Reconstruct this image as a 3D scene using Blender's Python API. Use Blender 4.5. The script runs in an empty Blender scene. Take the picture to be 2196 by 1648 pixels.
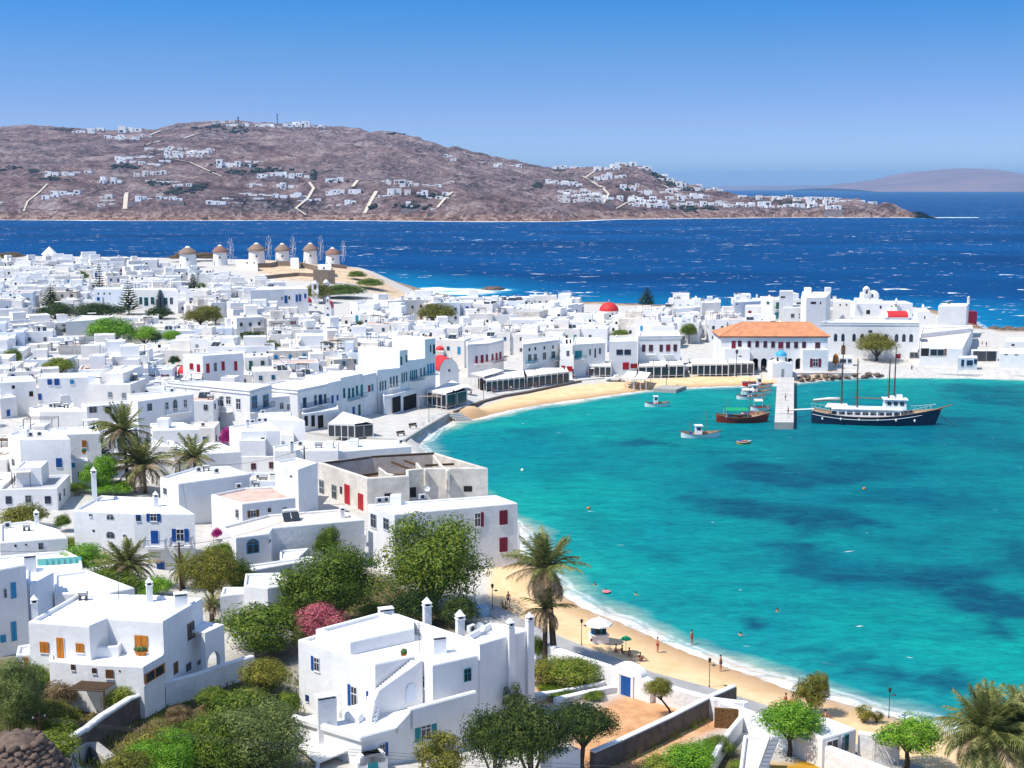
import bpy,math,random
import numpy as np
from mathutils import Vector,Matrix,noise as mnoise
R=math.radians
rnd=random.Random(7)
sc=bpy.context.scene
col=sc.collection
# ------------------------------------------------------------------ camera, sky, sun, exposure
F,CX,CY,W0,H0=2900.0,1098.0,824.0,2196.0,1648.0
PITCH=math.atan((824.0-402.0)/F)
CAM=Vector((0.0,0.0,50.0))
cd=bpy.data.cameras.new("camera");cam=bpy.data.objects.new("camera",cd);col.objects.link(cam)
cam.location=CAM;cam.rotation_euler=(math.pi/2-PITCH,0,0)
cd.sensor_width=36.0;cd.lens=36.0*F/W0;cd.clip_start=1.0;cd.clip_end=120000.0
sc.camera=cam
SUN_EL,SUN_AZ=57.0,(-0.88,-0.47) # horizontal direction TOWARDS the sun: from the left, slightly behind the camera
_n=math.hypot(*SUN_AZ);sdx,sdy=SUN_AZ[0]/_n,SUN_AZ[1]/_n
sund=Vector((sdx*math.cos(R(SUN_EL)),sdy*math.cos(R(SUN_EL)),math.sin(R(SUN_EL))))
sl=bpy.data.lights.new("sun",'SUN');sl.energy=4.5;sl.angle=R(0.53);sl.color=(1.0,0.95,0.87)
so=bpy.data.objects.new("sun",sl);col.objects.link(so)
so.rotation_euler=sund.to_track_quat('Z','Y').to_euler();so.location=(0,0,300)
wd=bpy.data.worlds.new("World");sc.world=wd;wd.use_nodes=True
nt=wd.node_tree;nt.nodes.clear()
tc=nt.nodes.new('ShaderNodeTexCoord')
mp=nt.nodes.new('ShaderNodeMapping');mp.inputs['Scale'].default_value=(1,1,3.2)
sky=nt.nodes.new('ShaderNodeTexSky');sky.sky_type='NISHITA';sky.sun_disc=False
sky.sun_elevation=R(SUN_EL);sky.sun_rotation=math.atan2(sdx,sdy)
sky.altitude=0;sky.air_density=1.25;sky.dust_density=0.25;sky.ozone_density=2.2
hs=nt.nodes.new('ShaderNodeHueSaturation');hs.inputs['Saturation'].default_value=1.18
bg=nt.nodes.new('ShaderNodeBackground');bg.inputs['Strength'].default_value=0.15;hs.inputs['Value'].default_value=1.24
ow=nt.nodes.new('ShaderNodeOutputWorld')
nt.links.new(tc.outputs['Generated'],mp.inputs['Vector']);nt.links.new(mp.outputs[0],sky.inputs['Vector'])
sxz=nt.nodes.new('ShaderNodeSeparateXYZ');nt.links.new(tc.outputs['Generated'],sxz.inputs[0])
grad=nt.nodes.new('ShaderNodeValToRGB');ge=grad.color_ramp.elements # sky tint all round: bluer with height, overhead brightened and warmed to fill shade
while len(ge)<6:ge.new(.5)
for i_,(p_,c_)in enumerate([(0.0,(.66,.80,1.14)),(0.05,(.88,.82,1.02)),(0.092,(.84,.93,1.10)),(0.14,(.70,1.02,1.33)),(.45,(1.62,1.42,1.3)),(1.0,(1.8,1.5,1.22))]):
 ge[i_].position=p_;ge[i_].color=(c_[0]/1.6,c_[1]/1.6,c_[2]/1.6,1)
nt.links.new(sxz.outputs[2],grad.inputs[0])
mul=nt.nodes.new('ShaderNodeMix');mul.data_type='RGBA';mul.blend_type='MULTIPLY';mul.inputs[0].default_value=1.0
nt.links.new(sky.outputs[0],mul.inputs[6]);nt.links.new(grad.outputs[0],mul.inputs[7])
nt.links.new(mul.outputs[2],hs.inputs['Color']);nt.links.new(hs.outputs[0],bg.inputs['Color'])
nt.links.new(bg.outputs[0],ow.inputs['Surface'])
sc.view_settings.view_transform='Standard';sc.view_settings.look='None'
sc.view_settings.exposure=0.38;sc.view_settings.gamma=1.0;sc.view_settings.use_curve_mapping=False
cy=sc.cycles
cy.max_bounces=5;cy.diffuse_bounces=3;cy.glossy_bounces=2;cy.transmission_bounces=2;cy.volume_bounces=0
cy.caustics_reflective=False;cy.caustics_refractive=False
cy.use_denoising=True
# ------------------------------------------------------------------ where a line of sight meets the place
sp,cp=math.sin(PITCH),math.cos(PITCH)
def ray(u,v):
 a,b=(u-CX)/F,(CY-v)/F
 return Vector((a,cp+b*sp,-sp+b*cp))
def at_z(u,v,z):
 d=ray(u,v);t=(z-CAM.z)/d.z
 return CAM+d*t
def at_y(u,v,y):
 d=ray(u,v);return CAM+d*(y/d.y)
def proj(p):
 x,y,z=p[0]-CAM.x,p[1]-CAM.y,p[2]-CAM.z
 dep=y*cp-z*sp;up=y*sp+z*cp
 return(CX+F*x/dep,CY-F*up/dep,dep)
# ------------------------------------------------------------------ coast line
BAY=[(2420,1705),(2250,1640),(2110,1588),(2007,1558),(1953,1544),(1871,1525),(1790,1503),(1703,1482),(1592,1441),(1521,1417),
 (1455,1392),(1400,1366),(1332,1336),(1242,1300),(1208,1275),(1180,1246),(1130,1222),(1113,1212),(1113,1140),(1052,1098),
 (940,1020),(905,975),(886,952),(962,903),(1020,898),(1060,888),(1100,879),(1175,866),(1275,853),(1376,839),(1476,832),
 (1572,828),(1650,826),(1712,820),(1794,812),(1828,809),(2012,809),(2196,813),(2420,820)]
BACK=[(2420,728),(2196,722),(2130,718),(2085,690),(2000,672),(1900,668),(1780,668),(1650,672),(1500,665),(1400,660),(1300,655),
  (1200,652),(1100,650),(1010,646),(950,636),(905,624),(850,608),(700,596),(300,588),(0,585),(-250,585)]
land=[tuple(at_z(u,v,0)[:2])for u,v in BAY+BACK]+[(-560,800),(-560,40),(260,40)]
LND=np.array(land)
NB=len(BAY)
def poly_sd(P,poly):
 """signed distance (positive inside) of points P (n,2) to polygon"""
 P=np.asarray(P,float);d=np.full(len(P),1e18);ins=np.zeros(len(P),bool)
 n=len(poly)
 for i in range(n):
  a=poly[i];b=poly[(i+1)%n];e=b-a
  w=P-a;t=np.clip((w@e)/(e@e),0,1)
  q=w-t[:,None]*e
  d=np.minimum(d,(q*q).sum(1))
  c=(a[1]>P[:,1])!=(b[1]>P[:,1])
  with np.errstate(divide='ignore',invalid='ignore'):
   xx=(b[0]-a[0])*(P[:,1]-a[1])/(b[1]-a[1])+a[0]
  ins^=c&(P[:,0]<xx)
 d=np.sqrt(d)
 return np.where(ins,d,-d)
def sm(a,b,x):
 t=np.clip((x-a)/(b-a),0,1);return t*t*(3-2*t)
# stretches of coast that are a built edge (quay, sea wall): the ground keeps its height to the edge there
def pxw(L,z=0.0):return np.array([tuple(at_z(u,v,z)[:2])for u,v in L])
QUAY1=pxw([(1113,1212),(1113,1140),(1052,1098),(940,1020),(905,975),(886,952),(962,903)])
QUAY2=pxw([(1828,809),(2012,809),(2196,813),(2420,820)])
ROCKS=pxw([(1712,820),(1794,812),(1828,809)])
def line_d(P,L):
 P=np.asarray(P,float);d=np.full(len(P),1e18)
 for i in range(len(L)-1):
  a=L[i];e=L[i+1]-a;w=P-a;t=np.clip((w@e)/(e@e),0,1);q=w-t[:,None]*e
  d=np.minimum(d,(q*q).sum(1))
 return np.sqrt(d)
def terr(P):
 P=np.asarray(P,float);x,y=P[:,0],P[:,1]
 s=poly_sd(P,LND)
 dq=np.minimum(line_d(P,QUAY1),line_d(P,QUAY2));dr=line_d(P,ROCKS)
 back=(y>430)
 slope=np.where(back,0.55,0.085);slope=np.where(dr<6,0.5,slope)
 slope=slope+(2.5-slope)*(1-sm(3,14,dq))
 h=np.where(s>0,np.minimum(s*slope,1.75),np.maximum(s*np.where(back,0.3,0.12),-6.0))
 rise=5.2*(1-np.exp(-np.maximum(0,-x-8)/42.0))*sm(0,60,s)
 rise+=6.0*sm(540,640,y)*sm(-30,-75,x)*sm(0,22,s)
 rise+=1.6*sm(400,470,y)*sm(60,110,x)*sm(0,12,s)
 rise+=9.0*sm(104,84,y)*sm(-12,-42,x)
 rise+=0.8*sm(118,100,y)*sm(30,-20,x)
 return h+rise
def T(x,y):return float(terr([(x,y)])[0])
def ground(u,v,h=0.0):
 """first point on the line of sight that is h above the ground (sea level counts as ground)"""
 d=ray(u,v);ts=np.linspace(75,1100,900)if v>585 else np.linspace(300,1400,900)
 P=np.array([(CAM.x+d.x*t,CAM.y+d.y*t)for t in ts]);z=CAM.z+d.z*ts
 g=np.maximum(terr(P),0)+h
 k=np.argmax(z<=g)
 if z[k]>g[k]:return at_z(u,v,2+h)
 if k==0:t=ts[0]
 else:
  a0,a1=z[k-1]-g[k-1],z[k]-g[k];t=ts[k-1]+(ts[k]-ts[k-1])*a0/(a0-a1)
 return CAM+d*float(t)
# ------------------------------------------------------------------ materials
MAT={}
def node_mat(name,base,rough=0.7,spec=0.3,metal=0.0,bump=0.0,bscale=8.0,var=0.0,vscale=1.0,var2=None,emis=None,trans=0.0):
 if name in MAT:return MAT[name]
 m=bpy.data.materials.new(name);m.use_nodes=True;n=m.node_tree.nodes;l=m.node_tree.links
 b=n['Principled BSDF'];b.inputs['Base Color'].default_value=(*base,1)
 b.inputs['Roughness'].default_value=rough;b.inputs['Specular IOR Level'].default_value=spec;b.inputs['Metallic'].default_value=metal
 if trans:b.inputs['Transmission Weight'].default_value=trans
 if var or var2:
  g=n.new('ShaderNodeNewGeometry');t=n.new('ShaderNodeTexNoise');t.inputs['Scale'].default_value=vscale;t.inputs['Detail'].default_value=5
  t.inputs['Roughness'].default_value=0.62
  l.new(g.outputs['Position'],t.inputs['Vector'])
  r=n.new('ShaderNodeValToRGB');c2=var2 or tuple(min(1,c*(1-var))for c in base)
  r.color_ramp.elements[0].position=0.33;r.color_ramp.elements[1].position=0.66
  r.color_ramp.elements[0].color=(*c2,1);r.color_ramp.elements[1].color=(*base,1)
  l.new(t.outputs['Fac'],r.inputs['Fac']);l.new(r.outputs[0],b.inputs['Base Color'])
 if bump:
  g=n.new('ShaderNodeNewGeometry');t=n.new('ShaderNodeTexNoise');t.inputs['Scale'].default_value=bscale;t.inputs['Detail'].default_value=4
  l.new(g.outputs['Position'],t.inputs['Vector']);bp=n.new('ShaderNodeBump');bp.inputs['Strength'].default_value=bump
  bp.inputs['Distance'].default_value=0.1
  l.new(t.outputs['Fac'],bp.inputs['Height']);l.new(bp.outputs[0],b.inputs['Normal'])
 MAT[name]=m;return m
def srgb(r,g,b):
 f=lambda c:(c/255/12.92)if c/255<=0.04045 else((c/255+0.055)/1.055)**2.4
 return(f(r),f(g),f(b))
# ------------------------------------------------------------------ mesh builder
class MB:
 def __init__(s):s.v=[];s.f=[];s.m=[];s.sm=[]
 def add(s,vs,fs,mi=0,smooth=False):
  k=len(s.v);s.v+=[tuple(p)for p in vs]
  for f in fs:s.f.append(tuple(k+i for i in f));s.m.append(mi);s.sm.append(smooth)
 def box(s,c,d,rz=0.0,mi=0,taper=1.0):
  """box standing on c (centre of its base), size d"""
  x,y,z=d[0]/2,d[1]/2,d[2];co,si=math.cos(rz),math.sin(rz)
  vs=[]
  for zz,k in((0,1.0),(z,taper)):
   for px,py in((-x,-y),(x,-y),(x,y),(-x,y)):
    px*=k;py*=k
    vs.append((c[0]+px*co-py*si,c[1]+px*si+py*co,c[2]+zz))
  s.add(vs,[(3,2,1,0),(4,5,6,7),(0,1,5,4),(1,2,6,5),(2,3,7,6),(3,0,4,7)],mi)
 def tube(s,p,q,r0,r1=None,n=8,mi=0,cap=True,smooth=True):
  p,q=Vector(p),Vector(q);r1=r0 if r1 is None else r1
  ax=(q-p);
  if ax.length<1e-6:return
  ax.normalize();a=ax.orthogonal().normalized();b=ax.cross(a)
  vs=[p+(a*math.cos(t)+b*math.sin(t))*r0 for t in[2*math.pi*i/n for i in range(n)]]
  vs+=[q+(a*math.cos(t)+b*math.sin(t))*r1 for t in[2*math.pi*i/n for i in range(n)]]
  s.add(vs,[(i,(i+1)%n,n+(i+1)%n,n+i)for i in range(n)],mi,smooth)
  if cap:s.add(vs[:n],[tuple(range(n-1,-1,-1))],mi);s.add(vs[n:],[tuple(range(n))],mi)
 def path(s,pts,rad,n=6,mi=0):
  """one continuous tube along points with a radius each"""
  pts=[Vector(p)for p in pts];k0=len(s.v);up=Vector((0.13,0.21,1))
  for i,p in enumerate(pts):
   ax=(pts[min(i+1,len(pts)-1)]-pts[max(i-1,0)]).normalized()
   a=ax.cross(up);a=a.normalized()if a.length>1e-4 else ax.orthogonal().normalized();b=ax.cross(a);r=rad[i]if hasattr(rad,'__len__')else rad
   for j in range(n):
    t=2*math.pi*j/n;s.v.append(tuple(p+(a*math.cos(t)+b*math.sin(t))*r))
  for i in range(len(pts)-1):
   for j in range(n):
    s.f.append((k0+i*n+j,k0+i*n+(j+1)%n,k0+(i+1)*n+(j+1)%n,k0+(i+1)*n+j));s.m.append(mi);s.sm.append(True)
  s.f.append(tuple(k0+j for j in range(n-1,-1,-1)));s.m.append(mi);s.sm.append(False)
  e=k0+(len(pts)-1)*n;s.f.append(tuple(e+j for j in range(n)));s.m.append(mi);s.sm.append(False)
 def lathe(s,c,prof,n=20,mi=0,smooth=True,a0=0.0,a1=2*math.pi):
  """prof: (radius, z) list; solid of revolution about the vertical through c"""
  full=abs(a1-a0-2*math.pi)<1e-6;m=n if full else n+1;vs=[]
  for r,z in prof:
   for i in range(m):
    t=a0+(a1-a0)*i/n;vs.append((c[0]+r*math.cos(t),c[1]+r*math.sin(t),c[2]+z))
  fs=[]
  for k in range(len(prof)-1):
   for i in range(n):
    j=(i+1)%m if full else i+1
    fs.append((k*m+i,k*m+j,(k+1)*m+j,(k+1)*m+i))
  s.add(vs,fs,mi,smooth)
  if full:
   if prof[0][0]>1e-3:s.add(vs[:m],[tuple(range(m-1,-1,-1))],mi)
   if prof[-1][0]>1e-3:s.add(vs[-m:],[tuple(range(m))],mi)
 def prism(s,poly,z0,z1,mi=0,top=True,bottom=True):
  n=len(poly);zb=(lambda i:z0[i]if hasattr(z0,'__len__')else z0)
  vs=[(p[0],p[1],zb(i))for i,p in enumerate(poly)]+[(p[0],p[1],z1[i]if hasattr(z1,'__len__')else z1)for i,p in enumerate(poly)]
  s.add(vs,[(i,(i+1)%n,n+(i+1)%n,n+i)for i in range(n)],mi)
  if top:s.add(vs[n:],[tuple(range(n))],mi)
  if bottom:s.add(vs[:n],[tuple(range(n-1,-1,-1))],mi)
 def ico(s,c,r,sub=1,mi=0,jit=0.0,rg=None):
  import bmesh
  bm=bmesh.new();bmesh.ops.create_icosphere(bm,subdivisions=sub,radius=1.0)
  rx=r if hasattr(r,'__len__')else(r,r,r);vs=[]
  for v in bm.verts:
   k=1+(rg.uniform(-jit,jit)if rg else 0);vs.append((c[0]+v.co.x*rx[0]*k,c[1]+v.co.y*rx[1]*k,c[2]+v.co.z*rx[2]*k))
  s.add(vs,[tuple(v.index for v in f.verts)for f in bm.faces],mi,True);bm.free()
 def mesh(s,name,mats,off=(0,0,0)):
  me=bpy.data.meshes.new(name)
  vs=[(a-off[0],b-off[1],c-off[2])for a,b,c in s.v]if any(off)else s.v
  me.from_pydata(vs,[],s.f)
  for m in(mats if isinstance(mats,(list,tuple))else[mats]):me.materials.append(MAT[m]if isinstance(m,str)else m)
  me.polygons.foreach_set('material_index',s.m);me.polygons.foreach_set('use_smooth',s.sm);me.update()
  return me
 def build(s,name,mats,parent=None,**kw):
  off=world_of(parent)if parent is not None else(0,0,0)
  o=bpy.data.objects.new(name,s.mesh(name,mats,off));col.objects.link(o)
  if parent is not None:o.parent=parent
  return tag(o,**kw)
def world_of(o):
 x=y=z=0.0
 while o is not None:x+=o.location.x;y+=o.location.y;z+=o.location.z;o=o.parent
 return(x,y,z)
def tag(o,label=None,cat=None,group=None,kind=None):
 if label:o['label']=label
 if cat:o['category']=cat
 if group:o['group']=group
 if kind:o['kind']=kind
 return o
def thing(name,loc,label,cat,group=None,rz=0.0):
 o=bpy.data.objects.new(name,None);col.objects.link(o);o.location=loc;o.rotation_euler=(0,0,rz)
 o.empty_display_size=0.5
 return tag(o,label,cat,group)
def put(name,me,parent=None,loc=(0,0,0),rz=0.0,sc_=(1,1,1),rot=None):
 """an object that shares a mesh"""
 o=bpy.data.objects.new(name,me);col.objects.link(o);o.location=loc;o.rotation_euler=rot or(0,0,rz);o.scale=sc_
 if parent is not None:o.parent=parent
 return o
def inset(poly,d):
 """polygon (counter-clockwise) moved inwards by d"""
 n=len(poly);out=[]
 for i in range(n):
  p0,p1,p2=(Vector(poly[i-1][:2]),Vector(poly[i][:2]),Vector(poly[(i+1)%n][:2]))
  e1=(p1-p0).normalized();e2=(p2-p1).normalized();n1=Vector((-e1.y,e1.x));n2=Vector((-e2.y,e2.x))
  b=n1+n2;L=max(b.length_squared/2,0.35);b=b/L
  out.append((p1.x+b.x*d,p1.y+b.y*d))
 return out
def ccw(poly):
 a=sum(poly[i][0]*poly[(i+1)%len(poly)][1]-poly[(i+1)%len(poly)][0]*poly[i][1]for i in range(len(poly)))
 return list(poly)if a>0 else list(poly)[::-1]
# ------------------------------------------------------------------ the air
def principled(name):
 m=bpy.data.materials.new(name);m.use_nodes=True;MAT[name]=m
 return m,m.node_tree.nodes,m.node_tree.links,m.node_tree.nodes['Principled BSDF']
def N(n,t,**kw):
 x=n.new(t)
 for k,v in kw.items():
  if k in x.inputs:x.inputs[k].default_value=v
  else:setattr(x,k,v)
 return x
def ramp(n,stops,interp='LINEAR'):
 r=n.new('ShaderNodeValToRGB');e=r.color_ramp.elements;r.color_ramp.interpolation=interp
 while len(e)<len(stops):e.new(0.5)
 for i,(p,c)in enumerate(stops):
  e[i].position=p;e[i].color=(*c,1)if len(c)==3 else c
 return r
def math_n(n,l,op,a,b=None,clamp=False):
 x=n.new('ShaderNodeMath');x.operation=op;x.use_clamp=clamp
 for i,q in enumerate((a,b)):
  if q is None:continue
  if isinstance(q,(int,float)):x.inputs[i].default_value=q
  else:l.new(q,x.inputs[i])
 return x.outputs[0]
def mix(n,l,f,a,b,mode='MIX'):
 x=n.new('ShaderNodeMix');x.data_type='RGBA';x.blend_type=mode
 for i,q in((0,f),(6,a),(7,b)):
  if isinstance(q,(int,float)):x.inputs[i].default_value=q
  elif isinstance(q,tuple):x.inputs[i].default_value=(*q,1)
  else:l.new(q,x.inputs[i])
 return x.outputs[2]
hm=bpy.data.materials.new("air");hm.use_nodes=True;hn=hm.node_tree;hn.nodes.clear()
hv=hn.nodes.new('ShaderNodeVolumePrincipled');hv.inputs['Color'].default_value=(0.30,0.60,1.0,1);hv.inputs['Density'].default_value=5.2e-5
hv.inputs['Anisotropy'].default_value=0.0
ho=hn.nodes.new('ShaderNodeOutputMaterial');hn.links.new(hv.outputs[0],ho.inputs['Volume'])
mb=MB();mb.box((0,19000,-14),(60000,40000,464))
hz=mb.build('haze',[hm],kind='stuff')
# ------------------------------------------------------------------ the sea: one sheet, finer near the bay
def graded(stops):
 out=[]
 for(a,b,st)in stops:out+=list(np.arange(a,b,st))
 return np.array(sorted(set(np.round(out,3))))
xs=graded([(-40000,-8000,4000),(-8000,-2000,1000),(-2000,-600,100),(-600,-240,18),(-240,-40,5),(-40,240,2.0),(240,640,12),(640,2000,100),(2000,8000,1000),(8000,40001,4000)])
ys=graded([(60,420,2.0),(420,800,5),(800,1400,25),(1400,4000,100),(4000,12000,800),(12000,62001,5000)])
X,Y=np.meshgrid(xs,ys);P=np.stack([X.ravel(),Y.ravel()],1)
nx,ny=len(xs),len(ys)
near=(np.abs(P[:,0])<900)&(P[:,1]<1100)
sd=np.full(len(P),-400.0);sd[near]=poly_sd(P[near],LND);sd=np.maximum(sd,-400)
def vnoise(P,s,seed=0.0):
 return np.array([mnoise.noise((p[0]*s,p[1]*s,seed))for p in P])
# seagrass meadows, traced on the water as (centre u, v, half width, half height, strength) and set down on sea level
WEED=[(1700,1015,185,24,.85),(1880,1000,170,26,.7),(1640,1090,130,34,.9),(1780,1125,120,40,.85),(1560,1075,70,22,.6),(1980,1075,170,34,.45),
  (1400,948,110,11,.8),(1530,965,80,8,.35),(1290,950,60,8,.4),(1330,1110,90,14,.35),(1390,1195,70,22,.45),
  (1880,1215,190,24,.8),(2030,1250,180,34,.95),(2160,1300,150,48,1.),(1760,1188,90,12,.7),(2196,1200,160,50,.6),(2140,1360,80,26,.7),
  (1668,1337,38,9,.95),(1785,1345,26,5,.8),(1730,1390,60,10,.35),(1840,1405,110,17,.6),(1930,1445,110,17,.65),(2040,1480,110,18,.7),(1620,1215,90,14,.3),
  (2050,905,130,20,.55),(2150,850,130,25,.7),(2180,960,120,40,.5),(1230,1010,60,10,.3),(1120,930,70,8,.35),(1190,1040,70,14,.25)]
weed=np.zeros(len(P))
bayz=near&(P[:,1]<470)&(P[:,0]>-120)&(P[:,0]<330)&(sd<3)
idx=np.where(bayz)[0];Q=P[idx]
wob=np.stack([vnoise(Q,0.05,3.3)*9+vnoise(Q,0.16,5.0)*4,vnoise(Q,0.05,9.7)*11+vnoise(Q,0.2,1.0)*4],1)
for(u,v,hu,hv_,s)in WEED:
 c=at_z(u,v,0);rx=hu/F*c.y;a=at_z(u,v-hv_,0);b=at_z(u,v+hv_,0);ry=(a.y-b.y)/2;cyy=(a.y+b.y)/2
 d=np.sqrt(((Q[:,0]+wob[:,0]-c.x)/rx)**2+((Q[:,1]+wob[:,1]-cyy)/ry)**2)
 weed[idx]=np.maximum(weed[idx],s*(1-sm(0.55,1.12,d)))
# how much of the open sea's deep blue a spot has: none in the bay
openw=np.ones(len(P));openw[idx]=0
openw=np.where(P[:,1]>560,1.0,np.where((P[:,0]>300),sm(300,420,P[:,0]),openw));openw[(P[:,1]<430)&(P[:,0]<300)]=0
openw=np.maximum(openw*1.0,0)
openw=np.where((P[:,1]>=430)&(P[:,1]<560)&(sd<0),1.0,openw)
surf=np.zeros(len(P)) # broken water over shoals and at the foot of the back coast
for(u,v,hu,hv_,s)in[(985,626,118,10,1.0),(930,622,60,8,.9),(1060,622,60,5,.8),(2180,714,110,14,1.0),(2120,706,60,6,.7),(2090,466,60,1.6,1.),(1960,468,70,1.5,.9)]:
 c=at_z(u,v,0);rx=hu/F*c.y;a=at_z(u,v-hv_,0);b=at_z(u,v+hv_,0);ry=(a.y-b.y)/2;cyy=(a.y+b.y)/2
 d=np.sqrt(((P[:,0]-c.x)/rx)**2+((P[:,1]-cyy)/ry)**2);surf=np.maximum(surf,s*(1-sm(0.4,1.15,d)))
z=np.zeros(len(P))
zi=idx;z[zi]=vnoise(P[zi],0.35,2.0)*0.045
me=bpy.data.meshes.new('sea')
fs=[(j*nx+i,j*nx+i+1,(j+1)*nx+i+1,(j+1)*nx+i)for j in range(ny-1)for i in range(nx-1)]
me.from_pydata(np.stack([P[:,0],P[:,1],z],1).tolist(),[],fs)
for nm,arr in(('shore',sd),('weed',weed),('open',openw),('surf',surf)):
 at=me.attributes.new(nm,'FLOAT','POINT');at.data.foreach_set('value',arr.astype(np.float32))
me.polygons.foreach_set('use_smooth',[True]*len(fs))
m,n,l,b=principled('sea_water')
def attr(nm):
 a=n.new('ShaderNodeAttribute');a.attribute_name=nm;return a.outputs['Fac']
g=N(n,'ShaderNodeNewGeometry').outputs['Position']
def noise(scale,vec=None,detail=4,rough=0.55,dist=0.0,mapping=None):
 t=n.new('ShaderNodeTexNoise');t.inputs['Scale'].default_value=scale;t.inputs['Detail'].default_value=detail;t.inputs['Roughness'].default_value=rough;t.inputs['Distortion'].default_value=dist
 if mapping:
  mm=n.new('ShaderNodeMapping');mm.inputs['Scale'].default_value=mapping[0];mm.inputs['Rotation'].default_value=(0,0,mapping[1]);l.new(vec,mm.inputs['Vector']);l.new(mm.outputs[0],t.inputs['Vector'])
 else:l.new(vec,t.inputs['Vector'])
 return t.outputs['Fac']
shore=attr('shore');wob=math_n(n,l,'MULTIPLY',math_n(n,l,'SUBTRACT',noise(0.06,g,4),0.5),11.0)
dep=math_n(n,l,'ADD',math_n(n,l,'MULTIPLY',shore,-1.0),wob)
depn=math_n(n,l,'DIVIDE',dep,60.0,True)
r=ramp(n,[(0.0,srgb(176,166,150)),(0.035,srgb(128,158,150)),(0.085,srgb(14,132,132)),(0.25,(0.001,0.215,0.215)),(0.6,(0.001,0.17,0.19)),(1.0,(0.001,0.14,0.172))]);l.new(depn,r.inputs['Fac'])
tint=noise(0.022,g,5,0.6,0.4);tr=ramp(n,[(0.36,(0.62,0.80,0.95)),(0.5,(1,1,1)),(0.62,(1.2,1.16,1.04))]);l.new(tint,tr.inputs['Fac'])
bayc=mix(n,l,1.0,r.outputs[0],tr.outputs[0],'MULTIPLY')
wn=noise(0.14,g,7,0.78,0.6);wf=math_n(n,l,'MULTIPLY',attr('weed'),math_n(n,l,'ADD',-0.30,math_n(n,l,'MULTIPLY',wn,2.5)),True)
bayc=mix(n,l,wf,bayc,(0.001,0.060,0.108))
on=noise(0.006,g,4,0.6,0.0,((0.35,1,1),0.2));orr=ramp(n,[(0.35,(0.0,0.034,0.125)),(0.65,(0.0,0.060,0.20))]);l.new(on,orr.inputs['Fac'])
# shallow water behind the town keeps a greener blue close to the land
offs=math_n(n,l,'DIVIDE',math_n(n,l,'MULTIPLY',shore,-1.0),90.0,True)
orr2=mix(n,l,offs,(0.0,0.15,0.32),orr.outputs[0])
c=mix(n,l,attr('open'),bayc,orr2)
c=mix(n,l,math_n(n,l,'MULTIPLY',attr('surf'),0.6),c,srgb(60,160,185))
# short choppy ripples seen as light and dark strokes: relief, plus whitecaps where the crest breaks
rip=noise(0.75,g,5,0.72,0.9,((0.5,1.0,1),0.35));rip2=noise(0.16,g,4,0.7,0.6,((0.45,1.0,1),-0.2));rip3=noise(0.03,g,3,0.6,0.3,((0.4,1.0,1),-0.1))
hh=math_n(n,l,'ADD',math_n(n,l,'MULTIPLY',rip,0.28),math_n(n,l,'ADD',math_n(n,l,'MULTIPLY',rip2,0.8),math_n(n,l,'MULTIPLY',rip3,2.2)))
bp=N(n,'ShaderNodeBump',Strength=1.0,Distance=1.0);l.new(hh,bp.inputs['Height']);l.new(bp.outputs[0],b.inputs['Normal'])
# ripple light and shade put into the colour: dark troughs, bright crests
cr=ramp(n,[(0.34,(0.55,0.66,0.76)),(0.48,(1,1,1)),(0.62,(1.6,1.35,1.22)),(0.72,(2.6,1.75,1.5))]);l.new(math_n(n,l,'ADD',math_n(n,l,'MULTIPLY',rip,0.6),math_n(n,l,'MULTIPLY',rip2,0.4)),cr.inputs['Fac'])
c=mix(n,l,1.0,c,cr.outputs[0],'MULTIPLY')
cap1=noise(0.115,g,5,0.66,1.2,((0.6,1.0,1),0.2));cap1b=noise(0.012,g,2,0.5)
capr=N(n,'ShaderNodeMapRange');capr.inputs['From Min'].default_value=0.755;capr.inputs['From Max'].default_value=0.80
l.new(math_n(n,l,'ADD',cap1,math_n(n,l,'MULTIPLY',cap1b,0.22)),capr.inputs['Value'])
capo=math_n(n,l,'MULTIPLY',capr.outputs[0],attr('open'))
cap2=noise(0.45,g,3,0.6,0.4,((0.5,1.0,1),0.3));cap2r=N(n,'ShaderNodeMapRange');cap2r.inputs['From Min'].default_value=0.725;cap2r.inputs['From Max'].default_value=0.775
l.new(cap2,cap2r.inputs['Value'])
nb=math_n(n,l,'SUBTRACT',1.0,attr('open'),True)
capb=math_n(n,l,'MULTIPLY',cap2r.outputs[0],nb)
sn=noise(0.09,g,5,0.7,1.2,((0.35,1.0,1),0.1));sur=N(n,'ShaderNodeMapRange');l.new(math_n(n,l,'ADD',attr('surf'),math_n(n,l,'MULTIPLY',math_n(n,l,'SUBTRACT',sn,0.5),2.2)),sur.inputs['Value'])
sur.inputs['From Min'].default_value=0.62;sur.inputs['From Max'].default_value=0.9
surm=math_n(n,l,'MULTIPLY',sur.outputs[0],math_n(n,l,'GREATER_THAN',attr('surf'),0.02))
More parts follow.
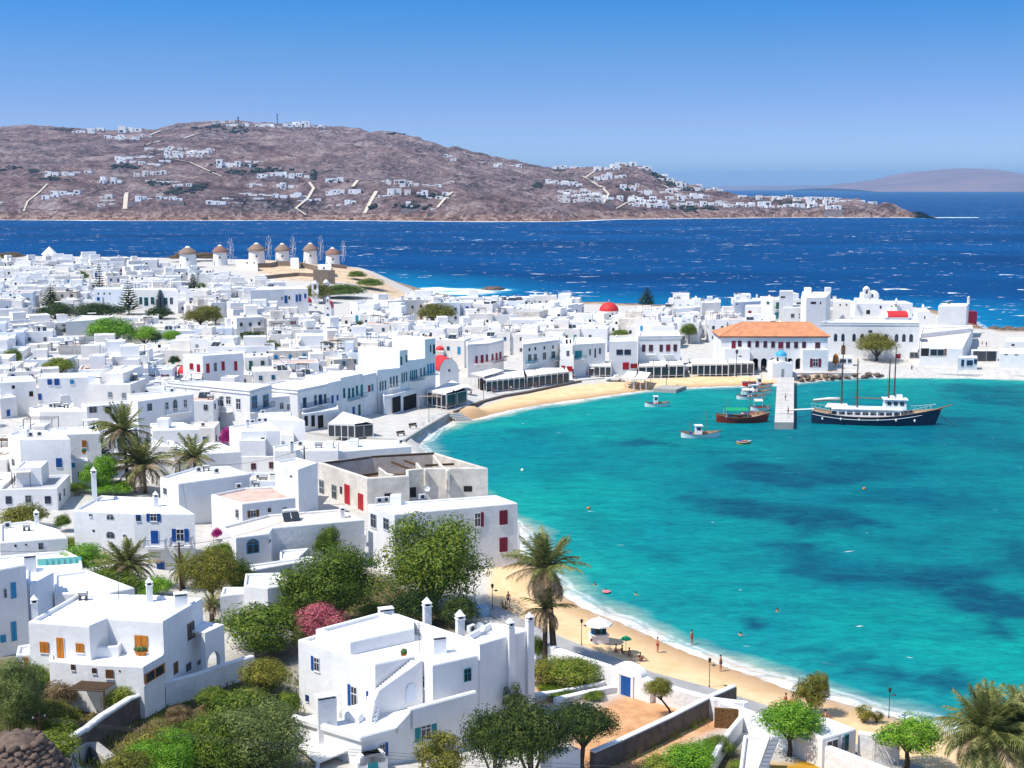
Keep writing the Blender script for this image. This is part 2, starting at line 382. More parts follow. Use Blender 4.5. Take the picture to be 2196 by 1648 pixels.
# foam running up the beach
fn=noise(0.5,g,5,0.7,0.8);fd=math_n(n,l,'ADD',math_n(n,l,'MULTIPLY',shore,-1.0),math_n(n,l,'MULTIPLY',math_n(n,l,'SUBTRACT',noise(0.11,g,3),0.5),4.5))
fr=ramp(n,[(0.0,(0.9,)*3),(0.16,(0.8,)*3),(0.3,(0.15,)*3),(0.42,(0.5,)*3),(0.55,(0.0,)*3)]);l.new(math_n(n,l,'DIVIDE',fd,4.6,True),fr.inputs['Fac'])
fm=math_n(n,l,'MULTIPLY',fr.outputs[0],N(n,'ShaderNodeMapRange').outputs[0]);fmr=fm.node.inputs[1].links[0].from_node
fmr.inputs['From Min'].default_value=0.33;fmr.inputs['From Max'].default_value=0.56;l.new(fn,fmr.inputs['Value'])
foam=math_n(n,l,'MAXIMUM',math_n(n,l,'MAXIMUM',capo,capb),math_n(n,l,'MAXIMUM',surm,fm))
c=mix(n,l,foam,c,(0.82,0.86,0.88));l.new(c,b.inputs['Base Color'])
rr=N(n,'ShaderNodeMapRange');rr.inputs['To Min'].default_value=0.16;rr.inputs['To Max'].default_value=0.9;l.new(foam,rr.inputs['Value']);l.new(rr.outputs[0],b.inputs['Roughness'])
b.inputs['Specular IOR Level'].default_value=0.0
gl=N(n,'ShaderNodeBsdfGlossy',Roughness=0.22);gl.inputs['Color'].default_value=(1,1,1,1);l.new(bp.outputs[0],gl.inputs['Normal'])
ms=n.new('ShaderNodeMixShader');ms.inputs[0].default_value=0.04;l.new(b.outputs[0],ms.inputs[1]);l.new(gl.outputs[0],ms.inputs[2])
l.new(ms.outputs[0],n['Material Output'].inputs['Surface'])
me.materials.append(m)
sea=bpy.data.objects.new('sea',me);col.objects.link(sea);tag(sea,kind='structure')
# ------------------------------------------------------------------ the ground of the town, its beach and garden: one sheet with height
gx=graded([(-560,-200,9),(-200,-90,3.5),(-90,90,1.6),(90,260,3.0),(260,520,14)])
gy=graded([(44,100,4),(100,290,1.6),(290,420,2.5),(420,850,7)])
X,Y=np.meshgrid(gx,gy);P=np.stack([X.ravel(),Y.ravel()],1);nx,ny=len(gx),len(gy)
Z=terr(P);sdl=poly_sd(P,LND)
def pmask(P,L,z,soft=1.2):
 return sm(-soft,soft,poly_sd(P,np.array([tuple(at_z(u,v,z)[:2])for u,v in L])))
PROM=[(1045,1312),(1110,1348),(1190,1390),(1290,1432),(1400,1462),(1540,1500),(1640,1535),(1760,1590),(1900,1640),(2100,1700)] # sand meets the promenade
SANDP=[(1045,1205),(1113,1205),(1300,1300),(1700,1450),(2200,1600),(2400,1720),(2100,1672),(1900,1622),(1780,1580),(1640,1515),(1540,1482),(1400,1444),(1290,1405),(1190,1362),(1120,1328),(1045,1290)]
sand=pmask(P,SANDP,1.2,0.6)
SAND2=[(958,893),(1020,872),(1090,852),(1160,838),(1230,828),(1330,818),(1420,812),(1480,808),(1560,806),(1620,806),(1665,812),(1700,840),(1400,850),(1100,890),(1000,915),(950,915)]
sand=np.maximum(sand,pmask(P,SAND2,1.0,0.8));sand=np.maximum(sand,0.8*pmask(P,[(1700,815),(1790,806),(1800,815),(1710,830)],0.3,1.5))
EARTH=[(1240,1530),(1370,1462),(1470,1475),(1580,1530),(1300,1700),(1180,1700)]
earth=pmask(P,EARTH,2.0,1.0);earth=np.maximum(earth,pmask(P,[(1145,1440),(1280,1425),(1330,1460),(1240,1500),(1150,1510)],2.0,.8))
hillm=pmask(P,[(500,590),(560,572),(740,572),(900,614),(860,622),(760,606),(600,604)],9.0,4)
green=pmask(P,[(-200,1380),(60,1430),(300,1480),(520,1400),(640,1330),(640,1450),(620,1540),(700,1700),(-300,1800)],4.0,3)
green=np.maximum(green,pmask(P,[(470,1180),(840,1200),(1040,1300),(900,1330),(640,1330),(470,1330)],4.0,2))
green=np.maximum(green,pmask(P,[(1400,1640),(1580,1570),(1640,1640),(1750,1750),(1350,1750)],2.0,1))
lawn=pmask(P,[(1640,1640),(1780,1600),(1960,1640),(2000,1720),(1600,1720)],2.0,.5)
rocky=((Y.ravel()>430)&(sdl<14)).astype(float)
me=bpy.data.meshes.new('ground')
fs=[(j*nx+i,j*nx+i+1,(j+1)*nx+i+1,(j+1)*nx+i)for j in range(ny-1)for i in range(nx-1)]
me.from_pydata(np.stack([P[:,0],P[:,1],Z],1).tolist(),[],fs)
for nm,arr in(('sand',sand),('earth',earth),('green',green),('lawn',lawn),('rocky',np.maximum(rocky,0)),('slope_',hillm),('inland',sdl)):
 at=me.attributes.new(nm,'FLOAT','POINT');at.data.foreach_set('value',arr.astype(np.float32))
me.polygons.foreach_set('use_smooth',[True]*len(fs))
m,n,l,b=principled('town_ground');g=N(n,'ShaderNodeNewGeometry').outputs['Position']
pn=noise(0.9,g,6,0.7);pv=ramp(n,[(0.3,(0.42,0.40,0.37)),(0.7,(0.62,0.60,0.56))]);l.new(pn,pv.inputs['Fac'])
sn=noise(0.35,g,7,0.7);sv=ramp(n,[(0.3,srgb(214,176,128)),(0.7,srgb(232,204,164))]);l.new(sn,sv.inputs['Fac'])
wet=math_n(n,l,'DIVIDE',attr('inland'),5.0,True);sw=mix(n,l,wet,srgb(172,140,106),sv.outputs[0])
en=noise(0.5,g,7,0.75);ev=ramp(n,[(0.3,srgb(176,126,84)),(0.55,srgb(205,158,116)),(0.75,srgb(218,182,140))]);l.new(en,ev.inputs['Fac'])
gn=noise(0.8,g,7,0.75);gv=ramp(n,[(0.3,(0.045,0.05,0.016)),(0.5,(0.10,0.085,0.035)),(0.75,(0.26,0.18,0.10))]);l.new(gn,gv.inputs['Fac'])
lv=mix(n,l,gn,srgb(150,108,20),srgb(206,158,52))
rn=noise(0.16,g,8,0.75);rv=ramp(n,[(0.35,srgb(86,68,54)),(0.6,srgb(176,148,118)),(0.8,srgb(205,184,156))]);l.new(rn,rv.inputs['Fac'])
c=mix(n,l,attr('rocky'),pv.outputs[0],rv.outputs[0]);hvn=ramp(n,[(0.34,srgb(120,100,80)),(0.45,srgb(196,170,140)),(0.7,srgb(222,204,178))]);l.new(noise(0.25,g,8,0.75),hvn.inputs['Fac']);c=mix(n,l,attr('slope_'),c,hvn.outputs[0]);c=mix(n,l,attr('earth'),c,ev.outputs[0]);c=mix(n,l,attr('green'),c,gv.outputs[0])
c=mix(n,l,attr('lawn'),c,lv);c=mix(n,l,attr('sand'),c,sw);l.new(c,b.inputs['Base Color'])
b.inputs['Roughness'].default_value=0.9;b.inputs['Specular IOR Level'].default_value=0.1
bp=N(n,'ShaderNodeBump',Strength=0.5,Distance=0.25);l.new(noise(1.4,g,8,0.7),bp.inputs['Height']);l.new(bp.outputs[0],b.inputs['Normal'])
me.materials.append(m);gr=bpy.data.objects.new('ground',me);col.objects.link(gr);tag(gr,kind='structure')
# ------------------------------------------------------------------ the hill across the strait
SKYL=[(-700,290),(-300,276),(0,273),(60,270),(150,276),(230,282),(350,276),(380,268),(440,264),(510,262),(560,266),(650,267),(700,273),(760,277),(850,286),(900,298),(935,311),(958,322),(972,318),(985,320),(1010,330),
  (1080,342),(1170,361),(1210,365),(1260,361),(1330,355),(1380,361),(1420,384),(1480,400),(1550,415),(1620,424),(1700,427),(1780,430),(1850,434),(1920,441),(1960,451),(1990,461),(2012,466.5)]
SHOR=[(-700,471),(0,472),(300,474),(700,473),(1000,476),(1200,476),(1330,471),(1500,469),(1700,467),(1850,467),(2015,467.2)]
RDG=[(-700,3900),(0,3900),(400,3700),(800,3500),(1000,3250),(1200,3100),(1400,2900),(1600,2620),(1800,2420),(1950,2260),(2012,2175)]
def ip(T_,u):return float(np.interp(u,[a for a,_ in T_],[c for _,c in T_]))
def hill_pt(u,t):
 """t = 0 at the water, 1 at the crest, beyond: the far side; returns world point without small relief"""
 ps=at_z(u,ip(SHOR,u),0);ry=ip(RDG,u);pr=at_y(u,ip(SKYL,u),ry)
 if t<=1:
  y=ps.y+(pr.y-ps.y)*t;zz=max(pr.z,1)*(0.13*sm(0,0.05,np.float64(t))+0.87*(t**0.95*0.8+0.2*sm(0,1,np.float64(t))))
 else:
  ext=min(1500,8*max(pr.z,0)+20);y=pr.y+(t-1)*ext;zz=max(pr.z,1)*max(-0.1,1-(t-1)*1.1)-3*(t-1)
 return(u-CX)/F*(y*cp-(zz-50)*sp),y,float(zz)
HU=np.concatenate([np.arange(-700,0,30),np.arange(0,2016,5)]);HT=np.concatenate([np.linspace(-0.02,1,90),np.linspace(1.04,2,14)])
hv_=np.zeros((len(HT),len(HU),3))
for i,u in enumerate(HU):
 taper=min(1,(2016-u)/120)
 for j,t in enumerate(HT):
  x,y,z=hill_pt(u,max(t,0));z=z*min(1,(2017-u)/26)if u>1990 else z;
  if t<0:z=-3;y-=8
  fr_=mnoise.fractal((x*.0042,y*.0042,1.0),1.0,2.1,6);rg_=1-abs(mnoise.fractal((x*.012,y*.009,5.0),.9,2.2,5))
  amp=min(1,max(0,t)*9)*taper*(1 if t<=1 else max(0,1-(t-1)*2))
  z+=amp*(fr_*12*(1-0.75*(abs(t-1)<0.12))+(rg_-.7)*16)
  if 0<t<0.05:z+=taper*7*max(0,fr_+.2)*math.sin(t/0.05*3.14)*2
  hv_[j,i]=(x,y,z)
nyh,nxh=len(HT),len(HU)
me=bpy.data.meshes.new('hill');fs=[(j*nxh+i,j*nxh+i+1,(j+1)*nxh+i+1,(j+1)*nxh+i)for j in range(nyh-1)for i in range(nxh-1)]
me.from_pydata(hv_.reshape(-1,3).tolist(),[],fs);me.polygons.foreach_set('use_smooth',[True]*len(fs))
def hill_z(x,y):
 d=None;u=CX+F*x/(y*cp)
 for _ in range(3):
  i=np.clip(np.searchsorted(HU,u),1,nxh-1);colp=hv_[:,i,:];zz=float(np.interp(y,colp[:,1],colp[:,2]));u=CX+F*x/(y*cp-(zz-50)*sp)
 return zz
def hill_at(u,v):
 i=int(np.clip(np.searchsorted(HU,u),0,nxh-1));best=None
 for j in range(1,nyh):
  if proj(hv_[j,i])[1]<=v:
   a,c_=hv_[j-1,i],hv_[j,i];va,vc=proj(a)[1],proj(c_)[1];k=(va-v)/max(va-vc,1e-6);p=a+(c_-a)*min(max(k,0),1)
   return Vector(((u-CX)/F*(p[1]*cp-(p[2]-50)*sp),p[1],p[2]))
 p=hv_[89,i];return Vector(p)
m,n,l,b=principled('dry_hillside');g=N(n,'ShaderNodeNewGeometry').outputs['Position']
h1=noise(0.011,g,9,0.75);h2=noise(0.10,g,8,0.85,0.8);h3=noise(0.004,g,4)
r1=ramp(n,[(0.40,srgb(50,42,44)),(0.46,srgb(106,86,84)),(0.51,srgb(140,114,110)),(0.56,srgb(176,154,148)),(0.63,srgb(224,214,210))]);l.new(math_n(n,l,'ADD',math_n(n,l,'MULTIPLY',h1,0.5),math_n(n,l,'MULTIPLY',h2,0.5)),r1.inputs['Fac'])
r2=ramp(n,[(0.50,(0,0,0)),(0.57,(1,1,1))]);l.new(h2,r2.inputs['Fac'])
r3=ramp(n,[(0.42,(0,0,0)),(0.56,(1,1,1))]);l.new(h3,r3.inputs['Fac'])
c=mix(n,l,math_n(n,l,'MULTIPLY',math_n(n,l,'MULTIPLY',r2.outputs[0],r3.outputs[0]),0.7),r1.outputs[0],srgb(176,168,172))
sc_n=noise(0.035,g,6,0.7,0.5);r4=ramp(n,[(0.58,(0,0,0)),(0.63,(1,1,1))]);l.new(sc_n,r4.inputs['Fac']);c=mix(n,l,math_n(n,l,'MULTIPLY',r4.outputs[0],0.75),c,(0.05,0.055,0.03))
sx=n.new('ShaderNodeSeparateXYZ');l.new(g,sx.inputs[0]);low=ramp(n,[(0.0,(1,1,1)),(0.5,(0.75,)*3),(1.0,(0,0,0))]);l.new(math_n(n,l,'DIVIDE',sx.outputs[2],14.0,True),low.inputs['Fac'])
r5=ramp(n,[(0.42,srgb(70,56,52)),(0.5,srgb(166,128,112)),(0.6,srgb(222,196,176))]);l.new(h2,r5.inputs['Fac']);c=mix(n,l,low.outputs[0],c,r5.outputs[0])
l.new(c,b.inputs['Base Color']);b.inputs['Roughness'].default_value=1.0;b.inputs['Specular IOR Level'].default_value=0.0
bp=N(n,'ShaderNodeBump',Strength=1.0,Distance=14.0);l.new(noise(0.035,g,10,0.82),bp.inputs['Height']);l.new(bp.outputs[0],b.inputs['Normal'])
me.materials.append(m);hl=bpy.data.objects.new('hills',me);col.objects.link(hl);tag(hl,kind='structure')
# white surf line along the foot of the hill
mb=MB();rr_=random.Random(3)
node_mat('foam',(0.85,0.88,0.9),0.9,0.1)
us=np.arange(-400,2100,8.0);prev=None
for u in us:
 p=at_z(u,ip(SHOR,min(u,2015))+(0 if u<2015 else(0)),0);w=4+16*max(0,mnoise.noise((u*.013,0,7))+.35)+rr_.uniform(0,5)
 cur=[(p.x,p.y+6,0.35),(p.x,p.y-w,0.12)]
 if prev:mb.add([prev[1],cur[1],cur[0],prev[0]],[(0,1,2,3)])
 prev=cur
mb.build('shore_surf',['foam'],kind='structure')
# far islands on the horizon
node_mat('island_rock',srgb(150,120,110),1.0,0.0,var=0.35,vscale=0.0012)
def island(prof,y0,depth):
 mb=MB();k=12;rows=[]
 for j in range(k+1):
  t=j/k;row=[]
  for(u,v)in prof:
   y=y0+depth*(t-0.35);zt=max(0,at_y(u,v,y0).z)*math.sin(math.pi*min(1,max(0,t)))**0.7
   x=(u-CX)/F*y0*cp*1.0;zt*=1+0.12*mnoise.noise((x*.0006,y*.0006,2))*(0 if 0.3<t<0.4 else 1)
   row.append((x,y,zt-2))
  rows.append(row)
 m_=len(prof);vs=[p for r_ in rows for p in r_]
 mb.add(vs,[(j*m_+i,j*m_+i+1,(j+1)*m_+i+1,(j+1)*m_+i)for j in range(k)for i in range(m_-1)],0,True)
 mb.build('distant_island',['island_rock'],kind='structure')
island([(1800,404),(1840,398),(1870,392),(1900,390),(1930,384),(1960,380),(1985,371),(2010,366),(2040,365),(2070,362),(2100,361),(2130,362),(2160,364),(2190,370),(2230,376),(2300,384),(2400,398)],17000,5000)
island([(1520,403),(1560,400),(1620,399),(1700,398),(1760,397),(1800,398),(1850,400),(1900,403)],24000,3000)
# ------------------------------------------------------------------ colours of things
def washed(nm,c,vr):
 """lime wash: soft unevenness, rain streaks down the walls, grey and cream stains on the roofs"""
 m,n,l,b=principled(nm);g=N(n,'ShaderNodeNewGeometry').outputs['Position'];rf='roof' in nm
 def nz(sc,det,rg,mp=None):
  t=N(n,'ShaderNodeTexNoise',Scale=sc,Detail=det,Roughness=rg)
  if mp:q=n.new('ShaderNodeMapping');q.inputs['Scale'].default_value=mp;l.new(g,q.inputs['Vector']);l.new(q.outputs[0],t.inputs['Vector'])
  else:l.new(g,t.inputs['Vector'])
  return t.outputs['Fac']
 r=ramp(n,[(.34,tuple(k*(1-vr*1.4)for k in c)),(.62,c)]);l.new(nz(.5,5,.65),r.inputs['Fac'])
 st=ramp(n,[(.56,(0,0,0)),(.72,(1,1,1))]);l.new(nz(1.0,5,.7,(1.6,1.6,.16)if not rf else(.55,.55,.55)),st.inputs['Fac'])
 o=mix(n,l,math_n(n,l,'MULTIPLY',st.outputs[0],.34 if not rf else .42),r.outputs[0],(c[0]*.70,c[1]*.66,c[2]*.60))
 l.new(o,b.inputs['Base Color']);b.inputs['Roughness'].default_value=.88;b.inputs['Specular IOR Level'].default_value=.12
 bp=N(n,'ShaderNodeBump',Strength=.35,Distance=.12);l.new(nz(1.8,6,.6),bp.inputs['Height']);l.new(bp.outputs[0],b.inputs['Normal'])
for nm,c,vr in(('whitewash',(0.80,0.80,0.80),.07),('whitewash_warm',(0.80,0.77,0.73),.08),('whitewash_cool',(0.70,0.76,0.84),.06),('whitewash_old',(0.72,0.67,0.60),.22),
    ('pink_wash',(0.74,0.60,0.56),.08),('blue_wash',(0.38,0.58,0.78),.06),('roof_white',(0.82,0.82,0.81),.07),('roof_cream',(0.72,0.65,0.57),.14),
    ('roof_pink',(0.66,0.49,0.41),.2),('roof_grey',(0.50,0.50,0.51),.15)):
 washed(nm,c,vr)
COLS={'blue':(0.010,0.085,0.33),'sky':(0.03,0.30,0.56),'teal':(0.02,0.26,0.30),'green':(0.02,0.12,0.07),'red':(0.42,0.012,0.02),'maroon':(0.22,0.012,0.035),
  'orange':(0.56,0.20,0.022),'brown':(0.16,0.075,0.03),'grey':(0.30,0.33,0.37),'white':(0.75,0.76,0.78),'navy':(0.008,0.035,0.12)}
for k,c in COLS.items():node_mat('paint_'+k,c,0.5,0.3,var=.18,vscale=3.0)
def glassy(nm,c,r=0.12):
 m_=node_mat(nm,c,r,0.6);return m_
glassy('window_glass',(0.025,0.032,0.042));glassy('green_glass',(0.10,0.42,0.40));glassy('pale_glass',(0.25,0.33,0.36))
node_mat('dark_inside',(0.03,0.028,0.026),0.9,0.05)  # near-black fill: the shade inside openings, slots and arcades put into colour
node_mat('dark_metal',(0.035,0.035,0.038),0.5,0.4);node_mat('grey_metal',(0.33,0.34,0.35),0.4,0.5,metal=0.5);node_mat('unit_white',(0.68,0.68,0.66),0.5,0.4)
node_mat('concrete',(0.42,0.40,0.37),0.9,0.1,var=.2,vscale=1.2,bump=.3);node_mat('timber',(0.12,0.075,0.045),0.8,0.2,var=.3,vscale=4);node_mat('timber_pale',(0.42,0.30,0.18),0.8,0.2,var=.3,vscale=4)
node_mat('red_dome',(0.62,0.035,0.035),0.6,0.3,var=.15,vscale=1.5);node_mat('blue_dome',(0.05,0.36,0.62),0.55,0.3,var=.1,vscale=1)
node_mat('canvas',(0.78,0.75,0.69),0.8,0.1,var=.08,vscale=.8);node_mat('stone_wall',(0.28,0.22,0.17),0.95,0.1,var=.45,vscale=1.6,bump=.8,bscale=2.5)
node_mat('stone_dark',(0.17,0.14,0.115),0.95,0.1,var=.4,vscale=1.4,bump=.6,bscale=2.5)
WALLS=['whitewash']*5+['whitewash_warm']*3+['whitewash_cool','whitewash_old'];ROOFS=['roof_white']*6+['roof_cream']*4+['roof_grey','roof_pink']
# ------------------------------------------------------------------ windows and doors: shared unit meshes, 1 m x 1 m, centre at origin, facing -Y
WM={}
def arch_pts(x0,x1,z0,zs,n=8):
 """outline of an arched opening, spring line at zs"""
 c=(x0+x1)/2;r=(x1-x0)/2
 return[(x0,z0),(x1,z0)]+[(c+r*math.cos(math.pi*i/n),zs+r*math.sin(math.pi*i/n))for i in range(n+1)]
def unit(kind,colr='white'):
 key=(kind,colr)
 if key in WM:return WM[key]
 b=MB();mats=['paint_'+colr if colr in COLS else 'whitewash','window_glass','whitewash','whitewash_cool' if colr=='niche' else 'dark_inside']
 def bar(x,z,w,h,y0,y1,mi):b.box((x,(y0+y1)/2,z-h/2),(w,abs(y1-y0),h),0,mi)
 def plate(pts,y,mi):b.add([(x,y,z)for x,z in pts],[tuple(range(len(pts)))],mi)
 if kind in('pane','panes','door_glass'): # glass in a painted frame with glazing bars
  plate([(-.5,-.5),(.5,-.5),(.5,.5),(-.5,.5)],-0.02,1)
  for s in(-1,1):bar(s*.47,0,.07,1,-.06,0.0,0);bar(0,s*.47,1.0,.06,-.062,0.0,0)
  bar(0,0,.06,.94,-.05,-.02,0)
  if kind=='panes':bar(0,.12,.94,.045,-.048,-.02,0)
 elif kind=='plain':
  plate([(-.5,-.5),(.5,-.5),(.5,.5),(-.5,.5)],-0.02,1)
  for s in(-1,1):bar(s*.485,0,.03,1,-.06,0.0,0);bar(0,s*.48,1.0,.04,-.062,0.0,0)
 elif kind=='sill':bar(0,0,1,1,-.09,0.0,2)
 elif kind=='shutter': # a pair's one leaf, slatted
  bar(0,0,1,1,-.05,-0.012,0)
  for i in range(7):bar(0,-.39+.13*i,.74,.055,-.065,-.05,0)
  for s in(-1,1):bar(s*.46,0,.08,1,-.075,-.05,0)
 elif kind=='door':
  bar(0,0,.9,1,-.045,-.01,0);bar(0,.0,.06,.94,-.06,-.045,0)
  for s in(-1,1):
   bar(s*.22,.22,.26,.36,-.062,-.045,0);bar(s*.22,-.24,.26,.34,-.062,-.045,0);bar(s*.475,0,.05,1.0,-.055,0,2)
 elif kind=='hole':plate([(-.5,-.5),(.5,-.5),(.5,.5),(-.5,.5)],-0.02,3)
 elif kind=='arch': # round-headed window with frame
  P_=arch_pts(-.5,.5,-.5,.15);P2=arch_pts(-.42,.42,-.44,.15)
  plate([(x,(z if z<=.15 else .15+(z-.15)*.7))for x,z in P_],-0.03,0);plate([(x,(z if z<=.15 else .15+(z-.15)*.7))for x,z in P2],-0.045,1)
  bar(0,-.02,.05,.9,-.06,-.045,0);bar(0,.12,.84,.04,-.06,-.045,0)
 elif kind=='arch_hole':
  plate([(x,(z if z<=.15 else .15+(z-.15)*.7))for x,z in arch_pts(-.5,.5,-.5,.15)],-0.02,3)
 me_=b.mesh({'pane':'window','panes':'window','arch':'arched_window','door_glass':'glass_door'}.get(kind,kind),mats);WM[key]=me_
 return me_
node_mat('steel_blue_frame',(0.25,0.38,0.48),.5,.3)
def opening(parent,p,nrm,w,h,style,near=False,off=0.0):
 """a window or door on a wall; style 'kind:colour' ; kinds: pane shut open openl openr door arch hole glass"""
 kind,_,colr=style.partition(':');colr=colr or 'white'
 rz=math.atan2(nrm[0],-nrm[1]);w0=world_of(parent)
 loc=(p[0]-w0[0]+nrm[0]*(.012+off),p[1]-w0[1]+nrm[1]*(.012+off),p[2]-w0[2])
 def sub(nm,me_,par,x,z,sx,sz,y=0.0):
  o=put(nm,me_,par,(x,y,z),0,(sx,1,sz));return o
 root=None
 if kind=='door':root=put('door',unit('door',colr),parent,loc,rz,(w,1,h));return root
 if kind=='plain':return put('glass_panel',unit('plain',colr),parent,loc,rz,(w,1,h))
 if kind=='glass':return put('glass_door',unit('pane',colr),parent,loc,rz,(w,1,h))
 if kind=='hole':return put('opening',unit('hole'),parent,loc,rz,(w,1,h))
 if kind=='niche':return put('niche',unit('arch_hole','niche'),parent,loc,rz,(w,1,h))  # flat plate; the shade of the recess is put into its bluish colour
 if kind=='archhole':return put('arched_opening',unit('arch_hole'),parent,loc,rz,(w,1,h))
 if kind=='arch':return put('arched_window',unit('arch',colr),parent,loc,rz,(w,1,h))
 if kind=='shut':
  root=put('shuttered_window',unit('sill'),parent,(loc[0],loc[1],loc[2]-h/2-.05),rz,(w*1.12,1,.08))
  for s in(-1,1):sub('shutter',unit('shutter',colr),root,s*.25/1.12,(h/2+.05)/.08,.47/1.12,h/.08)
  return root
 fr='white' if kind in('open','openl','openr')else colr
 root=put('window',unit('panes' if h>w*1.1 else 'pane',fr),parent,loc,rz,(w,1,h))
 if near:sub('sill',unit('sill'),root,0,-.5-.04/h,1.14,.08/h)
 if kind in('open','openl'):sub('shutter',unit('shutter',colr),root,-.76,0,.5,1.0)
 if kind in('open','openr'):sub('shutter',unit('shutter',colr),root,.76,0,.5,1.0)
 return root
# ------------------------------------------------------------------ a white house
FOOT=[] # footprints taken: (x, y, radius) plus polygons
THINGS=[] # (object, u, v, w px, feature words) for the label writer
def shell(b,poly,z0,z1,par=.32,th=.3,bev=.1,mw=0):
 """walls with a rounded parapet round a sunk roof"""
 n=len(poly);o1=poly;om=inset(poly,bev*.3);o2=inset(poly,bev);o3=inset(poly,max(th-bev*.5,bev+.02));o4=inset(poly,th)
 zz=z0 if hasattr(z0,'__len__')else[z0]*n
 rings=[[(p[0],p[1],zz[i])for i,p in enumerate(o1)],[(p[0],p[1],z1-bev)for p in o1],[(p[0],p[1],z1-bev*.3)for p in om],[(p[0],p[1],z1)for p in o2],[(p[0],p[1],z1)for p in o3],[(p[0],p[1],z1-bev*.6)for p in o4],[(p[0],p[1],z1-par-.05)for p in o4]]
 vs=[p for r_ in rings for p in r_];fs=[]
 for k in range(len(rings)-1):
  for i in range(n):j=(i+1)%n;fs.append((k*n+i,k*n+j,(k+1)*n+j,(k+1)*n+i))
 b.add(vs,fs,mw,False)
def chimney_mb(b,p,h=1.3,w=.55,style=0,rz=0.3,mi=0,md=1):
 x,y,z=p
 if style==0: # whitewashed stack, dark slots and a pyramid cap
  b.box((x,y,z),(w,w,h),rz,mi);b.box((x,y,z+h),(w*1.25,w*1.25,.07),rz,mi)
  for i in(-1,1):
   for j in(-1,1):
    dx,dy=i*w*.42,j*w*.42;b.box((x+dx*math.cos(rz)-dy*math.sin(rz),y+dx*math.sin(rz)+dy*math.cos(rz),z+h+.07),(.12,.12,.24),rz,mi)
  b.box((x,y,z+h+.06),(w*.62,w*.62,.24),rz,md);b.box((x,y,z+h+.31),(w*1.2,w*1.2,.05),rz,mi);b.box((x,y,z+h+.36),(w*1.1,w*1.1,w*.75),rz,mi,.08)
 elif style==1: # wide flat stack with a near-black band under its cap
  b.box((x,y,z),(w*1.7,w,h),rz,mi);b.box((x,y,z+h),(w*1.55,w*.85,.16),rz,md);b.box((x,y,z+h+.16),(w*1.8,w*1.1,.08),rz,mi)
 else:b.tube((x,y,z),(x,y,z+h),w*.28,n=8,mi=mi);b.tube((x,y,z+h),(x,y,z+h+.12),w*.4,n=8,mi=md)
